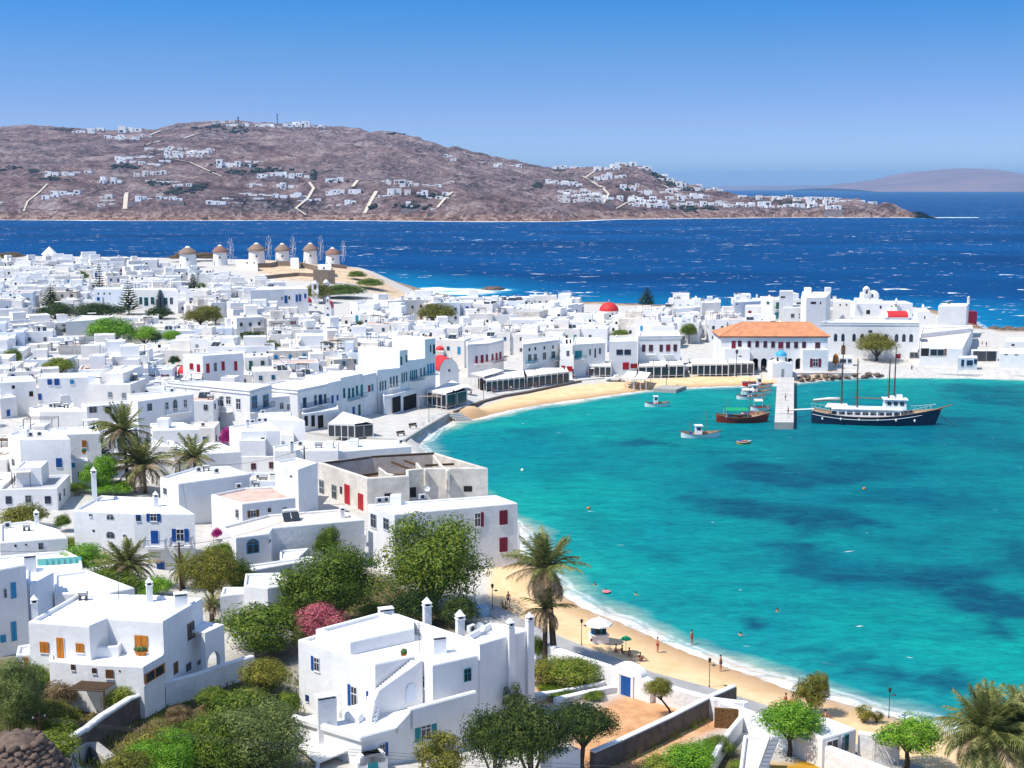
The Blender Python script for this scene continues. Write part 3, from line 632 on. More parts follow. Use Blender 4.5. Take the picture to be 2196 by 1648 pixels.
def roof_item(kind,p,parent,rz=0.0,s=1.0):
 b=MB();x,y,z=p
 if kind=='chimney':chimney_mb(b,p,1.2*s,.55,0,rz);return b.build('chimney',['whitewash','dark_inside'],parent)
 if kind=='tallchimney':chimney_mb(b,p,2.6*s,.6,0,rz);return b.build('chimney',['whitewash','dark_inside'],parent)
 if kind=='stack':chimney_mb(b,p,1.3*s,.7,1,rz);return b.build('chimney',['whitewash','dark_inside'],parent)
 if kind=='ac':
  b.box((x,y,z+.12),(.85*s,.36*s,.65*s),rz,0);
  dx,dy=math.sin(rz)*.19*s,-math.cos(rz)*.19*s
  b.tube((x+dx,y+dy,z+.44),(x+dx*1.12,y+dy*1.12,z+.44),.25*s,n=12,mi=1)
  for q in(-.3,.3):b.box((x+q*math.cos(rz),y+q*math.sin(rz),z),(.06,.34,.12),rz,1)
  return b.build('air_conditioner',['unit_white','dark_metal'],parent)
 if kind=='tank':
  b.tube((x-.7*s,y,z+.65),(x+.7*s,y,z+.65),.42*s,n=14,mi=0)
  for q in(-.5,.5):b.box((x+q*s,y,z),(.08,.6,.4),0,1)
  return b.build('water_tank',['grey_metal' if s<1.1 else 'unit_white','dark_metal'],parent)
 if kind=='solar':
  co,si=math.cos(rz),math.sin(rz)
  def L(px,py,pz):return(x+px*co-py*si,y+px*si+py*co,z+pz)
  for q in(-.55,.55):
   b.add([L(q-.5,-.7,.15),L(q+.5,-.7,.15),L(q+.5,.5,1.0),L(q-.5,.5,1.0),L(q-.5,-.64,.09),L(q+.5,-.64,.09),L(q+.5,.56,.94),L(q-.5,.56,.94)],[(0,1,2,3),(7,6,5,4),(0,4,5,1),(1,5,6,2),(2,6,7,3),(3,7,4,0)],0)
  b.tube(L(-.9,.65,1.12),L(.9,.65,1.12),.28,n=12,mi=1)
  for q in(-.8,.8):b.tube(L(q,.6,0),L(q,.6,.95),.03,n=4,mi=1);b.tube(L(q,-.6,0),L(q,-.6,.2),.03,n=4,mi=1)
  return b.build('solar_water_heater',['window_glass','unit_white'],parent)
 if kind=='antenna':
  b.tube((x,y,z),(x,y,z+2.4*s),.03,n=5);
  for k in range(4):b.tube((x-.35+.04*k,y,z+(1.7+.18*k)*s),(x+.35-.04*k,y,z+(1.7+.18*k)*s),.015,n=4)
  return b.build('antenna',['dark_metal'],parent)
 if kind=='dish':
  prof=[(0.02,.0),(.2,.03),(.36,.1),(.45,.17),(.46,.175),(.36,.12),(.02,.03)];b2=MB();b2.lathe((0,0,0),prof,16)
  M_=Matrix.Rotation(rz,4,'Z')@Matrix.Rotation(R(60),4,'X');b.add([tuple(M_@Vector(v_)+Vector((x,y,z+.75)))for v_ in b2.v],b2.f,0,True)
  b.tube((x,y,z),(x,y,z+.8),.04,n=6,mi=1);return b.build('satellite_dish',['unit_white','grey_metal'],parent)
 if kind=='box':
  shell(b,ccw([(x-1.3*s,y-1.2*s),(x+1.3*s,y-1.2*s),(x+1.3*s,y+1.2*s),(x-1.3*s,y+1.2*s)]),z,z+2.2*s,.2,.2);b.box((x,y,z),(2.4*s,2.2*s,2.05*s),0,0)
  return b.build('stair_housing',['whitewash'],parent)
 if kind=='canopy':
  co,si=math.cos(rz),math.sin(rz);b.box((x,y,z+2.1),(2.8*s,2.2*s,.08),rz,0)
  for i in(-1,1):
   for j in(-1,1):b.box((x+i*1.3*s*co-j*s*si,y+i*1.3*s*si+j*s*co,z),(.08,.08,2.1),rz,1)
  return b.build('roof_canopy',[rnd.choice(['canvas','timber','roof_cream']),'dark_metal'],parent)
 if kind=='pot':b.lathe(p,[(.18,0),(.28,.35),(.3,.36)],10,0);b.ico((x,y,z+.55),.33,2,1,.25,rnd);return b.build('flower_pot',['paint_orange','leaf_mid'],parent)
def house(poly,zr,label,wins=(),items=(),wall='whitewash',roof='roof_white',par=.32,name='house',cat='house',group='white houses of the town',near=False,balc=(),zb=None,feat='',cornice=False,th=.3,noroof=False):
 """poly: roof corners (x, y) in the world, any order of turning; zr: top of the parapet"""
 poly=ccw([(p[0],p[1])for p in poly]);cx=sum(p[0]for p in poly)/len(poly);cy_=sum(p[1]for p in poly)/len(poly)
 gs=[max(T(p[0],p[1]),0.1)for p in poly];zmin=(min(gs)-.5)if zb is None else zb
 root=thing(name,(cx,cy_,max(zmin+.5,0)),label,cat,group)
 b=MB();shell(b,poly,zmin,zr,par,th,.17 if near and not cornice else .07)
 if cornice:
  o_=[inset(poly,-.16),inset(poly,.0)]
  for zc,hh in((zr-.75,.22),(zr-.1,.12)):
   n_=len(poly);vs=[(p[0],p[1],zc)for p in o_[0]]+[(p[0],p[1],zc+hh)for p in o_[0]]+[(p[0],p[1],zc+hh)for p in o_[1]]+[(p[0],p[1],zc)for p in o_[1]]
   fs=[]
   for i in range(n_):
    j=(i+1)%n_;fs+=[(i,j,n_+j,n_+i),(n_+i,n_+j,2*n_+j,2*n_+i),(j,i,3*n_+i,3*n_+j)]
   b.add(vs,fs,0)
 b.build('wall',[wall],root)
 if not noroof:
  b=MB();b.prism(inset(poly,th-.03),zr-par-.14,zr-par);b.build('roof',[roof],root)
 root['_z']=zr
 for w in wins:
  u,v,pw,ph,st=w[:5];h_=wall_hit(poly,u,v)
  if not h_:continue
  p,nrm,cosf,dep=h_
  opening(root,p,nrm,max(pw/F*dep/max(cosf,.25),.25),ph/F*dep/.97,st,near)
 for it in items:
  k,u,v=it[:3];p=at_z(u,v,zr-par);s=it[3]if len(it)>3 else 1.0
  roof_item(k,(p.x,p.y,zr-par),root,rnd.uniform(-.6,.6)if not near else .35,s)
 for bl in balc:balcony(root,poly,*bl)
 FOOT.append((np.array(poly),cx,cy_));THINGS.append(root)
 return root
def wall_hit(poly,u,v,fr=0.03):
 d=ray(u,v);best=None;n=len(poly)
 for i in range(n):
  a=Vector(poly[i][:2]);b_=Vector(poly[(i+1)%n][:2]);e=b_-a;L=e.length
  if L<.2:continue
  nr=Vector((e.y,-e.x))/L;den=nr.x*d.x+nr.y*d.y
  if den>=-1e-4:continue
  t=(nr.x*(a.x-CAM.x)+nr.y*(a.y-CAM.y))/den
  if t<=0:continue
  p=CAM+d*t;s=((p.x-a.x)*e.x+(p.y-a.y)*e.y)/(L*L)
  if-fr<s<1+fr:
   if best is None or t<best[4]:
    vd=Vector((d.x,d.y)).normalized();best=(p,(nr.x,nr.y),-(nr.x*vd.x+nr.y*vd.y),proj(p)[2],t)
 return best[:4]if best else None
def balcony(root,poly,u,v,pw,colr='blue',depth=1.0,hgt=.95):
 h_=wall_hit(poly,u,v)
 if not h_:return
 p,nr,cosf,dep=h_;w=pw/F*dep/max(cosf,.3);rz=math.atan2(nr[0],-nr[1]);ex=(math.cos(rz),math.sin(rz))
 c=(p.x+nr[0]*(depth/2-.02),p.y+nr[1]*(depth/2-.02),p.z-.14)
 b=MB();b.box(c,(w,depth,.14),rz);o=b.build('balcony',['whitewash'],root)
 b=MB();
 def L(x,y,z):return(p.x+ex[0]*x+nr[0]*y,p.y+ex[1]*x+nr[1]*y,p.z+z)
 k=max(4,int(w/.16))
 for i in range(k+1):b.tube(L(-w/2+w*i/k,depth-.06,0),L(-w/2+w*i/k,depth-.06,hgt),.016,n=4,cap=False)
 for s in(-1,1):
  for q in range(5):b.tube(L(s*w/2,depth*q/5,0),L(s*w/2,depth*q/5,hgt),.016,n=4,cap=False)
  b.tube(L(s*w/2,0,hgt),L(s*w/2,depth-.06,hgt),.03,n=4)
 b.tube(L(-w/2,depth-.06,hgt),L(w/2,depth-.06,hgt),.03,n=4);b.tube(L(-w/2,depth-.06,.06),L(w/2,depth-.06,.06),.02,n=4)
 b.build('railing',['paint_'+colr],o)
# tiles of the photograph used when tracing: (origin u, origin v, scale)
TL={'A':(0,800,3.662),'B':(500,800,3.378),'C':(0,1150,3.137),'D':(600,1100,3.007),'E':(350,690,3.378),'G':(0,500,3.993),'I':(500,500,3.993),'J':(950,600,3.993),
 'K':(1400,590,5.49),'M':(1750,590,4.924),'N':(1100,1250,3.66),'Q':(1600,1250,3.685),'Y':(1350,700,2.928),'Z':(360,500,4.991),'P':(0,0,1.0)}
def tp(t,x,y):o=TL[t];return(o[0]+x/o[2],o[1]+y/o[2])
def tw(t,wins):s=TL[t][2];return[(*tp(t,w[0],w[1]),w[2]/s,w[3]/s,w[4])for w in wins]
def ti(t,items):return[(i[0],*tp(t,i[1],i[2]))+tuple(i[3:])for i in items]
def tb(t,bl):s=TL[t][2];return[(*tp(t,b_[0],b_[1]),b_[2]/s)+tuple(b_[3:])for b_ in bl]
def HP(t,pts,label,wins=(),items=(),h=None,vb=None,zr=None,balc=(),**kw):
 """house from its traced roof outline; roof height from the storey height h, the pixel row vb of the first corner's foot, or given"""
 px=[tp(t,*p)for p in pts]
 if zr is None:
  if vb is not None:
   g=ground(px[0][0],vb);zr=at_y(px[0][0],px[0][1],g.y).z
  else:zr=ground(px[0][0],px[0][1],h).z
 poly=[tuple(at_z(u,v,zr)[:2])for u,v in px]
 return house(poly,zr,label,tw(t,wins),ti(t,items),balc=tb(t,balc),**kw)
def FH(t,x1,y1,x2,y2,h,depth,label,wins=(),items=(),balc=(),**kw):
 """house from its facade's top edge (left corner, right corner) and depth in metres"""
 u1,v1=tp(t,x1,y1);u2,v2=tp(t,x2,y2);p1=ground(u1,v1,h);zr=p1.z;p2=at_z(u2,v2,zr)
 e=Vector((p2.x-p1.x,p2.y-p1.y));L=e.length;e/=L;nb_=Vector((-e.y,e.x))
 poly=[(p1.x,p1.y),(p2.x,p2.y),(p2.x+nb_.x*depth,p2.y+nb_.y*depth),(p1.x+nb_.x*depth,p1.y+nb_.y*depth)]
 return house(poly,zr,label,tw(t,wins),ti(t,items),balc=tb(t,balc),**kw)
node_mat('leaf_mid',(0.06,0.11,0.03),.6,.2)
# ------------------------------------------------------------------ the large white villa with blue shutters, in front
VZ=at_z(*tp('D',570,1300),5.2)
zr=at_y(*tp('D',615,972),VZ.y+1.5).z
def DP(pts,z):return[tuple(at_z(*tp('D',*p),z)[:2])for p in pts]
villa=HP('D',[(118,815),(615,974),(868,920),(985,980),(1282,914),(1195,800),(725,640)],'large white villa with blue shutters, an outside stair and many chimneys near the beach wall',zr=zr,
wins=[(240,978,34,92,'openl:blue'),(480,1185,38,140,'openl:blue'),(570,1225,22,150,'door:blue'),(178,1196,20,42,'pane:blue'),(925,1085,26,84,'openl:blue'),(1210,1045,46,84,'pane:teal'),
  (1197,1345,42,140,'pane:teal')],
items=[('stack',1028,905,1.05),('antenna',900,900,1.2),('pot',800,935),('pot',1230,880)],near=True,wall='whitewash',name='villa',group=None,th=.42)
# raised roof tray, rear
kz=zr+.95
def vpart(pts,z0,z1,par=.3,th=.4,nm='raised_roof'):
 b=MB();shell(b,ccw(DP(pts,z1)),z0,z1,par,th,.14);b.prism(inset(ccw(DP(pts,z1)),th-.04),z1-par-.1,z1-par)
 return b.build(nm,['whitewash'],villa)
vpart([(232,748),(455,832),(868,742),(868,692),(640,640)],zr-.6,kz,.35,.45)
vpart([(1285,848),(1622,748),(1352,704),(1190,790)],0.5,zr+.85,.6,.35,'side_block')
b=MB();P_=DP([(725,640),(1195,800),(1282,850),(1290,866),(1190,818),(722,655)],zr+.75);b.prism(ccw(P_),zr-.5,zr+.75);b.build('roof_wall',['whitewash'],villa)
for(x,y,h_,st_,w_)in((685,700,1.5,1,.8),(950,690,1.75,0,.7),(1163,775,1.75,0,.7)):
 p=at_z(*tp('D',x,y),zr);b=MB();chimney_mb(b,(p.x,p.y,zr-.4),h_,w_,st_,.35);b.build('chimney',['whitewash','dark_inside'],villa)
for(x,y)in((1480,790),(1603,752)): # buttress chimneys running down the shaded side
 p=at_z(*tp('D',x,y),zr+.85);b=MB();b.box((p.x+.1,p.y-.1,0.5),(.75,.95,zr+1.1),.45,0,.75);chimney_mb(b,(p.x+.1,p.y-.1,zr+1.0),.75,.55,0,.45);b.build('chimney',['whitewash','dark_inside'],villa)
p=at_z(*tp('D',1290,790),zr+.2);roof_item('dish',(p.x,p.y,zr+.2),villa,.5);roof_item('ac',(p.x-.8,p.y+.6,zr+.2),villa,.9)
# terrace and its rounded parapet, the stair to the roof
tz=5.2
E1,E2,E3=(at_z(*tp('D',x,y),tz+.45)for x,y in((85,1300),(525,1432),(1000,1313)))
bdir=(E3-E2).normalized();adir=(E2-E1).normalized()
c0=at_z(*tp('D',118,815),zr);
tp_=ccw([tuple(E1[:2]),tuple(E2[:2]),tuple((E2+bdir*11)[:2]),tuple((E1+bdir*9)[:2])])
b=MB();b.prism(tp_,0.5,tz);b.build('terrace',['roof_white'],villa)
def wallrun(b,pts,z0s,z1s,th=.4,mi=0,rnd_=.1):
 """thick wall along points; rounded top"""
 n=len(pts)
 for i in range(n-1):
  a,c=Vector(pts[i][:2]),Vector(pts[i+1][:2]);e=(c-a);
  if e.length<.01:continue
  e.normalize();nr=Vector((e.y,-e.x))*th/2;a=a-e*th*.25*(i>0);c=c+e*th*.25*(i<n-2)
  za0,zc0,za,zc=z0s[i],z0s[i+1],z1s[i],z1s[i+1];q=.72
  sec=lambda p,z0,z1:[(p.x+nr.x,p.y+nr.y,z0),(p.x+nr.x,p.y+nr.y,z1-rnd_),(p.x+nr.x*q,p.y+nr.y*q,z1-rnd_*.2),(p.x,p.y,z1),(p.x-nr.x*q,p.y-nr.y*q,z1-rnd_*.2),(p.x-nr.x,p.y-nr.y,z1-rnd_),(p.x-nr.x,p.y-nr.y,z0)]
  vs=sec(a,za0,za)+sec(c,zc0,zc);b.add(vs,[(k,7+k,7+(k+1)%7,(k+1)%7)for k in range(7)]+[tuple(range(7)),tuple(range(13,6,-1))],mi)
b=MB();q1=E2+bdir*3.2;q2=E2+bdir*4.6;q3=E2+bdir*11
wallrun(b,[E1,E2,q1,q2,q3],[tz-.05]*5,[tz+.45,tz+.45,tz+.5,tz+1.75,tz+1.9],.5,0,.16);b.build('terrace_parapet',['whitewash'],villa)
p=at_z(*tp('D',300,1375),tz);b=MB();chimney_mb(b,(p.x,p.y,tz-1.5),4.0,.95,1,.42);b.build('chimney',['whitewash','dark_inside'],villa)
p=at_z(*tp('D',445,1330),tz);b=MB();wallrun(b,[p-adir*2.4,p-adir*.6,p+adir*1.4],[tz]*3,[tz+.75]*3,.7,0,.25);b.build('bench',['whitewash'],villa)
Pn=at_z(*tp('D',615,974),zr);Qn=at_z(*tp('D',868,920),zr);bq=(Vector((Qn.x,Qn.y,0))-Vector((Pn.x,Pn.y,0)));LQ=bq.length;bq.normalize();aq=Vector((-bq.y,bq.x,0))*-1
if(aq.x*adir.x+aq.y*adir.y)<0:aq=-aq
b=MB();ns=14;b2=MB()
for i in range(ns): # stone steps rising to the roof along the notch wall
 s0=Pn+bq*(LQ*i/ns-.3);zz=tz+1.6+(zr-.3-tz-1.6)*(i+1)/ns
 c=Vector((s0.x,s0.y,0))+aq*.75+bq*LQ/ns/2;b.box((c.x,c.y,tz),(LQ/ns+.02,1.1,zz-tz),math.atan2(bq.y,bq.x))
for i in range(7):
 a_=i/6;c=Vector((Pn.x,Pn.y,0))-bq*(.5+.25*i)+aq*(.75+.42*i**1.1*.6);b.box((c.x,c.y,tz),(.55,1.2,1.6*(1-a_)+.1),math.atan2(bq.y,bq.x)+.12*i)
b.build('stair',['whitewash'],villa)
b=MB();o_=Vector((Pn.x,Pn.y,0))+aq*1.42
wallrun(b,[o_-bq*2.0+aq*1.4,o_-bq*1.3+aq*.7,o_-bq*.5,o_+bq*LQ*.98],[tz]*4,[tz+.5,tz+1.6,tz+2.2,zr+.12],.3,0,.1);b.build('stair_wall',['whitewash'],villa)
cN=o_+bq*LQ*.68+aq*.16;opening(villa,(cN.x,cN.y,tz+1.35),(aq.x,aq.y),1.0,1.7,'niche',off=.01)
# ground floor openings on the shaded front and the garden side
yb=[tuple(E2[:2]),tuple((E2+bdir*11)[:2])]
for(x,y,w_,h_,st_)in((941,1405,68,128,'open:teal'),(660,1532,36,92,'openr:blue')):
 hh_=wall_hit(tp_,*tp('D',x,y));
 if hh_:opening(villa,hh_[0],hh_[1],w_/3.007/F*hh_[3]/hh_[2],h_/3.007/F*hh_[3],st_,True)
# porch roof, gate arch and side building, lower left of the villa
cp_=[at_z(*tp('D',x,y),3.9)for x,y in((110,1500),(330,1412),(520,1502),(240,1612))]
b=MB();b.prism(ccw([tuple(p[:2])for p in cp_]),3.75,3.9);b.build('porch_roof',['canvas'],villa)
for p in cp_[2:]:
 b=MB();b.box((p.x,p.y+.2,1.5),(.3,.3,2.25),.4);b.build('porch_post',['whitewash'],villa)
g0=ground(*tp('D',590,1660));b=MB();b.box((g0.x,g0.y,1.5),(2.6,.8,2.2),.45);b.prism([(g0.x+1.3*math.cos(.45)*math.cos(t)-.4*math.sin(.45)*0,g0.y+1.3*math.sin(.45)*math.cos(t))for t in(0,1,2)],1.5,1.6)
for i in range(9):
 t=i/9*math.pi;r_=1.25;b.box((g0.x+r_*math.cos(.45)*math.cos(t)*.5,g0.y+r_*math.sin(.45)*math.cos(t)*.5,3.4),(1.2*abs(math.sin(t))+.5,.8,.75*math.sin(t)+.1),.45)
o=b.build('gate_arch',['whitewash'],None,label='whitewashed arched garden gate with a teal door at the foot of the large villa',cat='gate');
put('door',unit('door','teal'),o,(g0.x+.42*math.sin(.45),g0.y-.42*math.cos(.45),2.55),.45,(1.0,1,1.9))
hut=HP('N',[(215,1330),(310,1350),(530,1300),(440,1262)],'tiny white garden hut half hidden under the spreading pine beside the bare earth plot',h=2.6,wins=[(240,1395,18,40,'pane:brown')],near=True,group=None)
# ------------------------------------------------------------------ the villa with orange-brown doors, left
hz_=at_z(*tp('C',405,832),8.6);zh=at_y(*tp('C',600,602),hz_.y-.3).z
lv_=HP('C',[(190,572),(600,602),(725,550),(1095,574),(1362,417),(1040,393),(525,383)],'white villa with orange wooden doors and shutters, an upper terrace and pointed chimneys',zr=zh,
wins=[(300,748,56,74,'shut:orange'),(408,757,52,148,'door:orange'),(538,752,50,62,'shut:orange'),(952,722,86,108,'shut:orange'),(1283,637,44,112,'panes:brown'),(1180,888,36,78,'door:brown'),
  (1267,880,34,56,'pane:grey'),(1336,850,20,32,'pane:grey')],
items=[('chimney',236,545,1.1),('chimney',1008,440,1.3),('stack',1217,480,.9),('antenna',800,430,1.2),('tank',560,430,.6)],near=True,name='villa',group=None,th=.4)
lz=8.6+.28
pl_=[(330,838),(585,862),(963,880),(1100,800),(1100,650),(330,690)]
ppoly=ccw([tuple(at_z(*tp('C',*p),lz)[:2])for p in pl_])
b=MB();shell(b,ppoly,4.0,lz,.25,.35,.1);b.prism(inset(ppoly,.3),lz-.4,lz-.25);b.build('lower_floor',['whitewash'],lv_)
for(x,y,w_,h_,st_)in((493,883,26,38,'pane:brown'),(635,906,28,38,'pane:brown'),(738,928,50,62,'shut:brown'),(1040,925,130,70,'panes:orange'),(806,908,10,14,'hole')):
 hh_=wall_hit(ppoly,*tp('C',x,y))
 if hh_:opening(lv_,hh_[0],hh_[1],w_/3.137/F*hh_[3]/max(hh_[2],.4),h_/3.137/F*hh_[3],st_,True)
p=at_z(*tp('C',1020,790),lz-.25);b=MB();b.box((p.x,p.y,lz-.25),(2.3,.9,.75),-.05);b.build('planter',['whitewash'],lv_)
p=at_z(*tp('C',712,800),lz-.25);b=MB();shell(b,ccw([(p.x-1.5,p.y-.9),(p.x+1.3,p.y-.5),(p.x+1.3,p.y+1.5),(p.x-1.0,p.y+.9)]),lz-.3,lz+.75,.5,.25);b.build('wash_trough',['whitewash'],lv_)
for k in range(5):
 p=at_z(*tp('C',925+12*k,800+4*(k%2)),lz-.25);b=MB();b.lathe((p.x,p.y,lz-.25),[(.16,0),(.25,.4),(.27,.42)],10,0);b.ico((p.x,p.y,lz+.3),.26,2,1,.3,rnd);b.build('flower_pot',['paint_orange','leaf_mid'],lv_)
def arch_wall(b,a,c,z0,z1,th,x0,x1,zs,mi=0,n=10):
 """straight wall a-c with one arched opening from x0 to x1 (metres from a), spring height zs"""
 a,c=Vector(a[:2]),Vector(c[:2]);e=(c-a);L=e.length;e.normalize();nr=Vector((e.y,-e.x))
 r=(x1-x0)/2;cx_=(x0+x1)/2
 top=[(x0,z0)]+[(cx_-r*math.cos(math.pi*i/n),zs+r*math.sin(math.pi*i/n))for i in range(n+1)]+[(x1,z0)]
 def W(x,z,o):return(a.x+e.x*x+nr.x*o,a.y+e.y*x+nr.y*o,z)
 for o,flip in((th/2,False),(-th/2,True)):
  fs=[[(0,z0),(x0,z0),(x0,z1),(0,z1)],[(x1,z0),(L,z0),(L,z1),(x1,z1)]]
  for i in range(1,n+1):fs.append([top[i],top[i+1],(top[i+1][0],z1),(top[i][0],z1)])
  for f in fs:
   vs=[W(x,z,o)for x,z in f];b.add(vs if not flip else vs[::-1],[(0,1,2,3)],mi)
 for i in range(len(top)-1):b.add([W(*top[i],th/2),W(*top[i],-th/2),W(*top[i+1],-th/2),W(*top[i+1],th/2)],[(0,1,2,3)],mi)
 b.add([W(0,z1,th/2),W(L,z1,th/2),W(L,z1,-th/2),W(0,z1,-th/2)],[(0,1,2,3)],mi)
 for x in(0,L):b.add([W(x,z0,th/2),W(x,z0,-th/2),W(x,z1,-th/2),W(x,z1,th/2)],[(0,1,2,3)],mi)
a_=at_z(*tp('C',1365,650),9.4);c_=at_z(*tp('C',1494,592),9.4);b=MB();dd=(c_-a_);e_=dd.normalized();L_=dd.length
arch_wall(b,a_,c_,4.5,9.4,.45,.25,L_-.7,6.3);nrm_=Vector((-e_.y,e_.x,0));pp=[a_,c_,c_+nrm_*3,a_+nrm_*3]
b.prism(ccw([tuple(q[:2])for q in pp]),9.2,9.38);b.box(((c_+nrm_*3).x,(c_+nrm_*3).y,4.5),(.4,.4,4.7),0);b.build('arched_porch',['whitewash'],lv_)
# low annex with an orange door at its left end
HP('C',[(105,800),(215,790),(215,720),(120,735)],'low white shed with an orange door at the left end of the orange-doored villa',h=2.9,wins=[(176,845,32,62,'door:orange'),],near=True,group=None,zb=4)
# ------------------------------------------------------------------ the ruined roofless building and its neighbours by the water
r_lab='roofless derelict building with bare walls, red doors and broken beams at the water'
ruin=HP('B',[(970,762),(1275,745),(1275,702),(1400,692),(1845,688),(1455,574),(1000,602),(615,645)],r_lab,vb=1100,
wins=[(643,850,34,150,'pane:grey'),(733,870,34,118,'pane:grey'),(782,850,16,52,'hole'),(828,885,46,150,'door:red'),(926,955,46,158,'door:red'),(1125,893,58,40,'hole'),(1303,865,46,72,'hole'),(1700,840,62,40,'hole')],
wall='whitewash_old',near=True,noroof=True,par=3.2,th=.5,name='ruin',cat='ruin',group=None)
zr5=ruin['_z'];
node_mat('rubble',(0.20,0.135,0.095),1.0,0,var=.5,vscale=1.1,bump=1.0,bscale=3)
def BP(pts,z):return[tuple(at_z(*tp('B',*p),z)[:2])for p in pts]
b=MB();b.prism(inset(ccw(BP([(970,762),(1275,745),(1275,702),(1400,692),(1845,688),(1455,574),(1000,602),(615,645)],zr5)),.45),zr5-3.4,zr5-3.0);b.build('floor',['rubble'],ruin)
for(x0,y0,x1,y1,dz,w_)in((640,650,1000,605,.0,.35),(1150,640,1300,700,-.5,.3),(1240,630,1340,665,-.4,.25),(1390,665,1600,655,-.5,.3),(1420,690,1610,690,-.6,.5),(880,745,1060,720,-.8,.3),(1000,603,1455,577,.35,.3)):
 p,q=at_z(*tp('B',x0,y0),zr5+dz),at_z(*tp('B',x1,y1),zr5+dz);b=MB();e_=(q-p);b.box(((p.x+q.x)/2,(p.y+q.y)/2,zr5+dz-.3),(e_.length,w_,.32),math.atan2(e_.y,e_.x));b.build('beam',['timber' if w_<.34 else 'stone_dark'],ruin)
for(x0,y0,x1,y1)in((1330,655,1400,700),(1060,690,1165,735),(1455,600,1560,705)):
 p,q=at_z(*tp('B',x0,y0),zr5),at_z(*tp('B',x1,y1),zr5);b=MB();wallrun(b,[p,(p+q)/2,q],[zr5-3.2]*3,[zr5+.1,zr5-.3,zr5-.05],.4);b.build('inner_wall',['whitewash_old'],ruin)
p=at_z(*tp('B',1395,900),zr5-3.2)
sea_h=HP('B',[(2060,940),(1905,884),(975,950),(1170,1022)],'white flat-roofed house with dark red shutters standing right at the edge of the beach',vb=1213,
wins=[(1770,1065,44,104,'openr:maroon'),(1958,1048,60,104,'shut:maroon'),(1958,1245,60,104,'shut:maroon'),(1018,1072,40,100,'panes:grey'),(1110,1095,40,84,'panes:grey'),(1240,1085,24,40,'pane:grey')],
items=[('ac',1058,945),('ac',1108,940),('box',1180,950,.55),('dish',1400,880,1.),('ac',1370,920),('antenna',1550,905)],near=True,group=None)
# hand-traced houses of the near town -----------------------------------------------------------------
HP('A',[(1050,1102),(1528,1104),(1330,985),(790,960),(575,1075)],'white corner house with bright blue shutters and two blue balconies behind the garden palm',vb=1216,
wins=[(1086,1140,34,50,'pane:blue'),(1206,1135,52,62,'open:blue'),(1215,1290,64,100,'door:blue'),(1416,1275,62,100,'open:blue'),(1262,1515,60,80,'shut:blue'),(866,1130,60,44,'arch:white'),
  (868,1272,62,50,'arch:grey'),(712,1118,24,26,'pane'),(978,1280,22,26,'pane'),(736,1240,16,18,'hole'),(1660,0,1,1,'hole')],
items=[('tallchimney',745,1010,1.4),('chimney',1225,1050,1.0),('antenna',900,1010,1.4)],balc=[(1226,1362,160,'blue'),(1430,1350,150,'blue')],near=True)
HP('A',[(0,1330),(530,1290),(460,1225),(240,1160),(0,1185)],'low white house with a pointed belfry-like chimney at the left edge',h=3.6,wins=[(320,1362,34,54,'pane:grey'),(122,1358,16,20,'hole'),(205,1350,12,12,'hole')],
items=[('chimney',290,1200,1.1),('ac',60,1220),('tank',210,1240,.6)],near=True)
HP('A',[(-60,1560),(655,1560),(640,1450),(520,1390),(-60,1440)],'long low white building with a strip of turquoise glass panes',h=3.2,wins=[],near=True)
e0=len(THINGS)
for k,(x,w_)in enumerate(((345,40),(415,40),(370,0),(468,34),(536,80),(600,30))):
 if w_:
  hh_=wall_hit([tuple(at_z(*tp('A',xx,yy),8.2)[:2])for xx,yy in((-60,1560),(655,1560),(640,1450),(-60,1440))],*tp('A',x,1480))
pz=world_of(THINGS[-1]);
for k in range(7):
 p=at_z(*tp('A',330+46*k,1500-3*k),8.4);b=MB();b.box((p.x,p.y,7.6),(1.0,.06,1.35),.05,0);b.build('glass_screen',['green_glass'],THINGS[-1])
FH('A',-40,1545,195,1500,7.0,9,'white house at the left edge with sky-blue shutters',[(90,1760,36,130,'shut:sky')],near=True)if False else None
HP('C',[(-40,230),(172,190),(100,125),(-60,140)],'tall white house at the left edge of the picture with sky-blue shutters',vb=1410,wins=[(90,365,34,106,'shut:sky'),(93,640,34,130,'shut:sky'),(20,690,36,50,'shut:sky'),(35,385,14,60,'pane:grey')],near=True)
HP('C',[(200,330),(358,245),(345,210),(175,215),(175,300)],'narrow grey-blue shaded house squeezed behind the orange-doored villa',h=6.2,wins=[(300,375,1,1,'hole')],items=[('stack',205,240,1.2)],near=True,wall='whitewash_cool')  # its shade is put into the wall as a cooler wash
HP('C',[(365,385),(740,378),(905,345),(590,225),(365,255)],'low white shed roof sloping behind the orange-doored villa',h=4.2,near=True)
HP('A',[(155,520),(550,515),(500,455),(165,445),(60,480)],'tall plain white cube house with a single blue shutter and a black roof pergola',h=7.6,
wins=[(463,706,44,72,'shut:blue'),(104,700,22,56,'arch:grey')],items=[('box',190,500,.5),('ac',240,505),('ac',310,500),('dish',400,490)],near=True)
HP('A',[(1255,820),(1400,868),(1960,790),(1800,730),(1530,740)],'broad white house with rooftop ducts behind the tall wooden pole',h=5.5,wins=[(1298,930,26,50,'pane:grey')],items=[('ac',1700,790),('ac',1560,780),('tank',1620,770,.7)],near=True)
HP('A',[(1625,950),(1905,1050),(2160,1000),(2060,950),(1800,880)],'white house with a terracotta roof terrace and brown shutters',h=6.0,wins=[(1790,1090,24,130,'panes:grey'),(1862,1105,26,80,'pane:grey'),(1992,1105,56,50,'open:grey')],
items=[('ac',1690,930),('ac',1770,925),('ac',1860,920),('tank',1820,940,.6),('ac',1950,960)],near=True,roof='roof_pink')if False else None
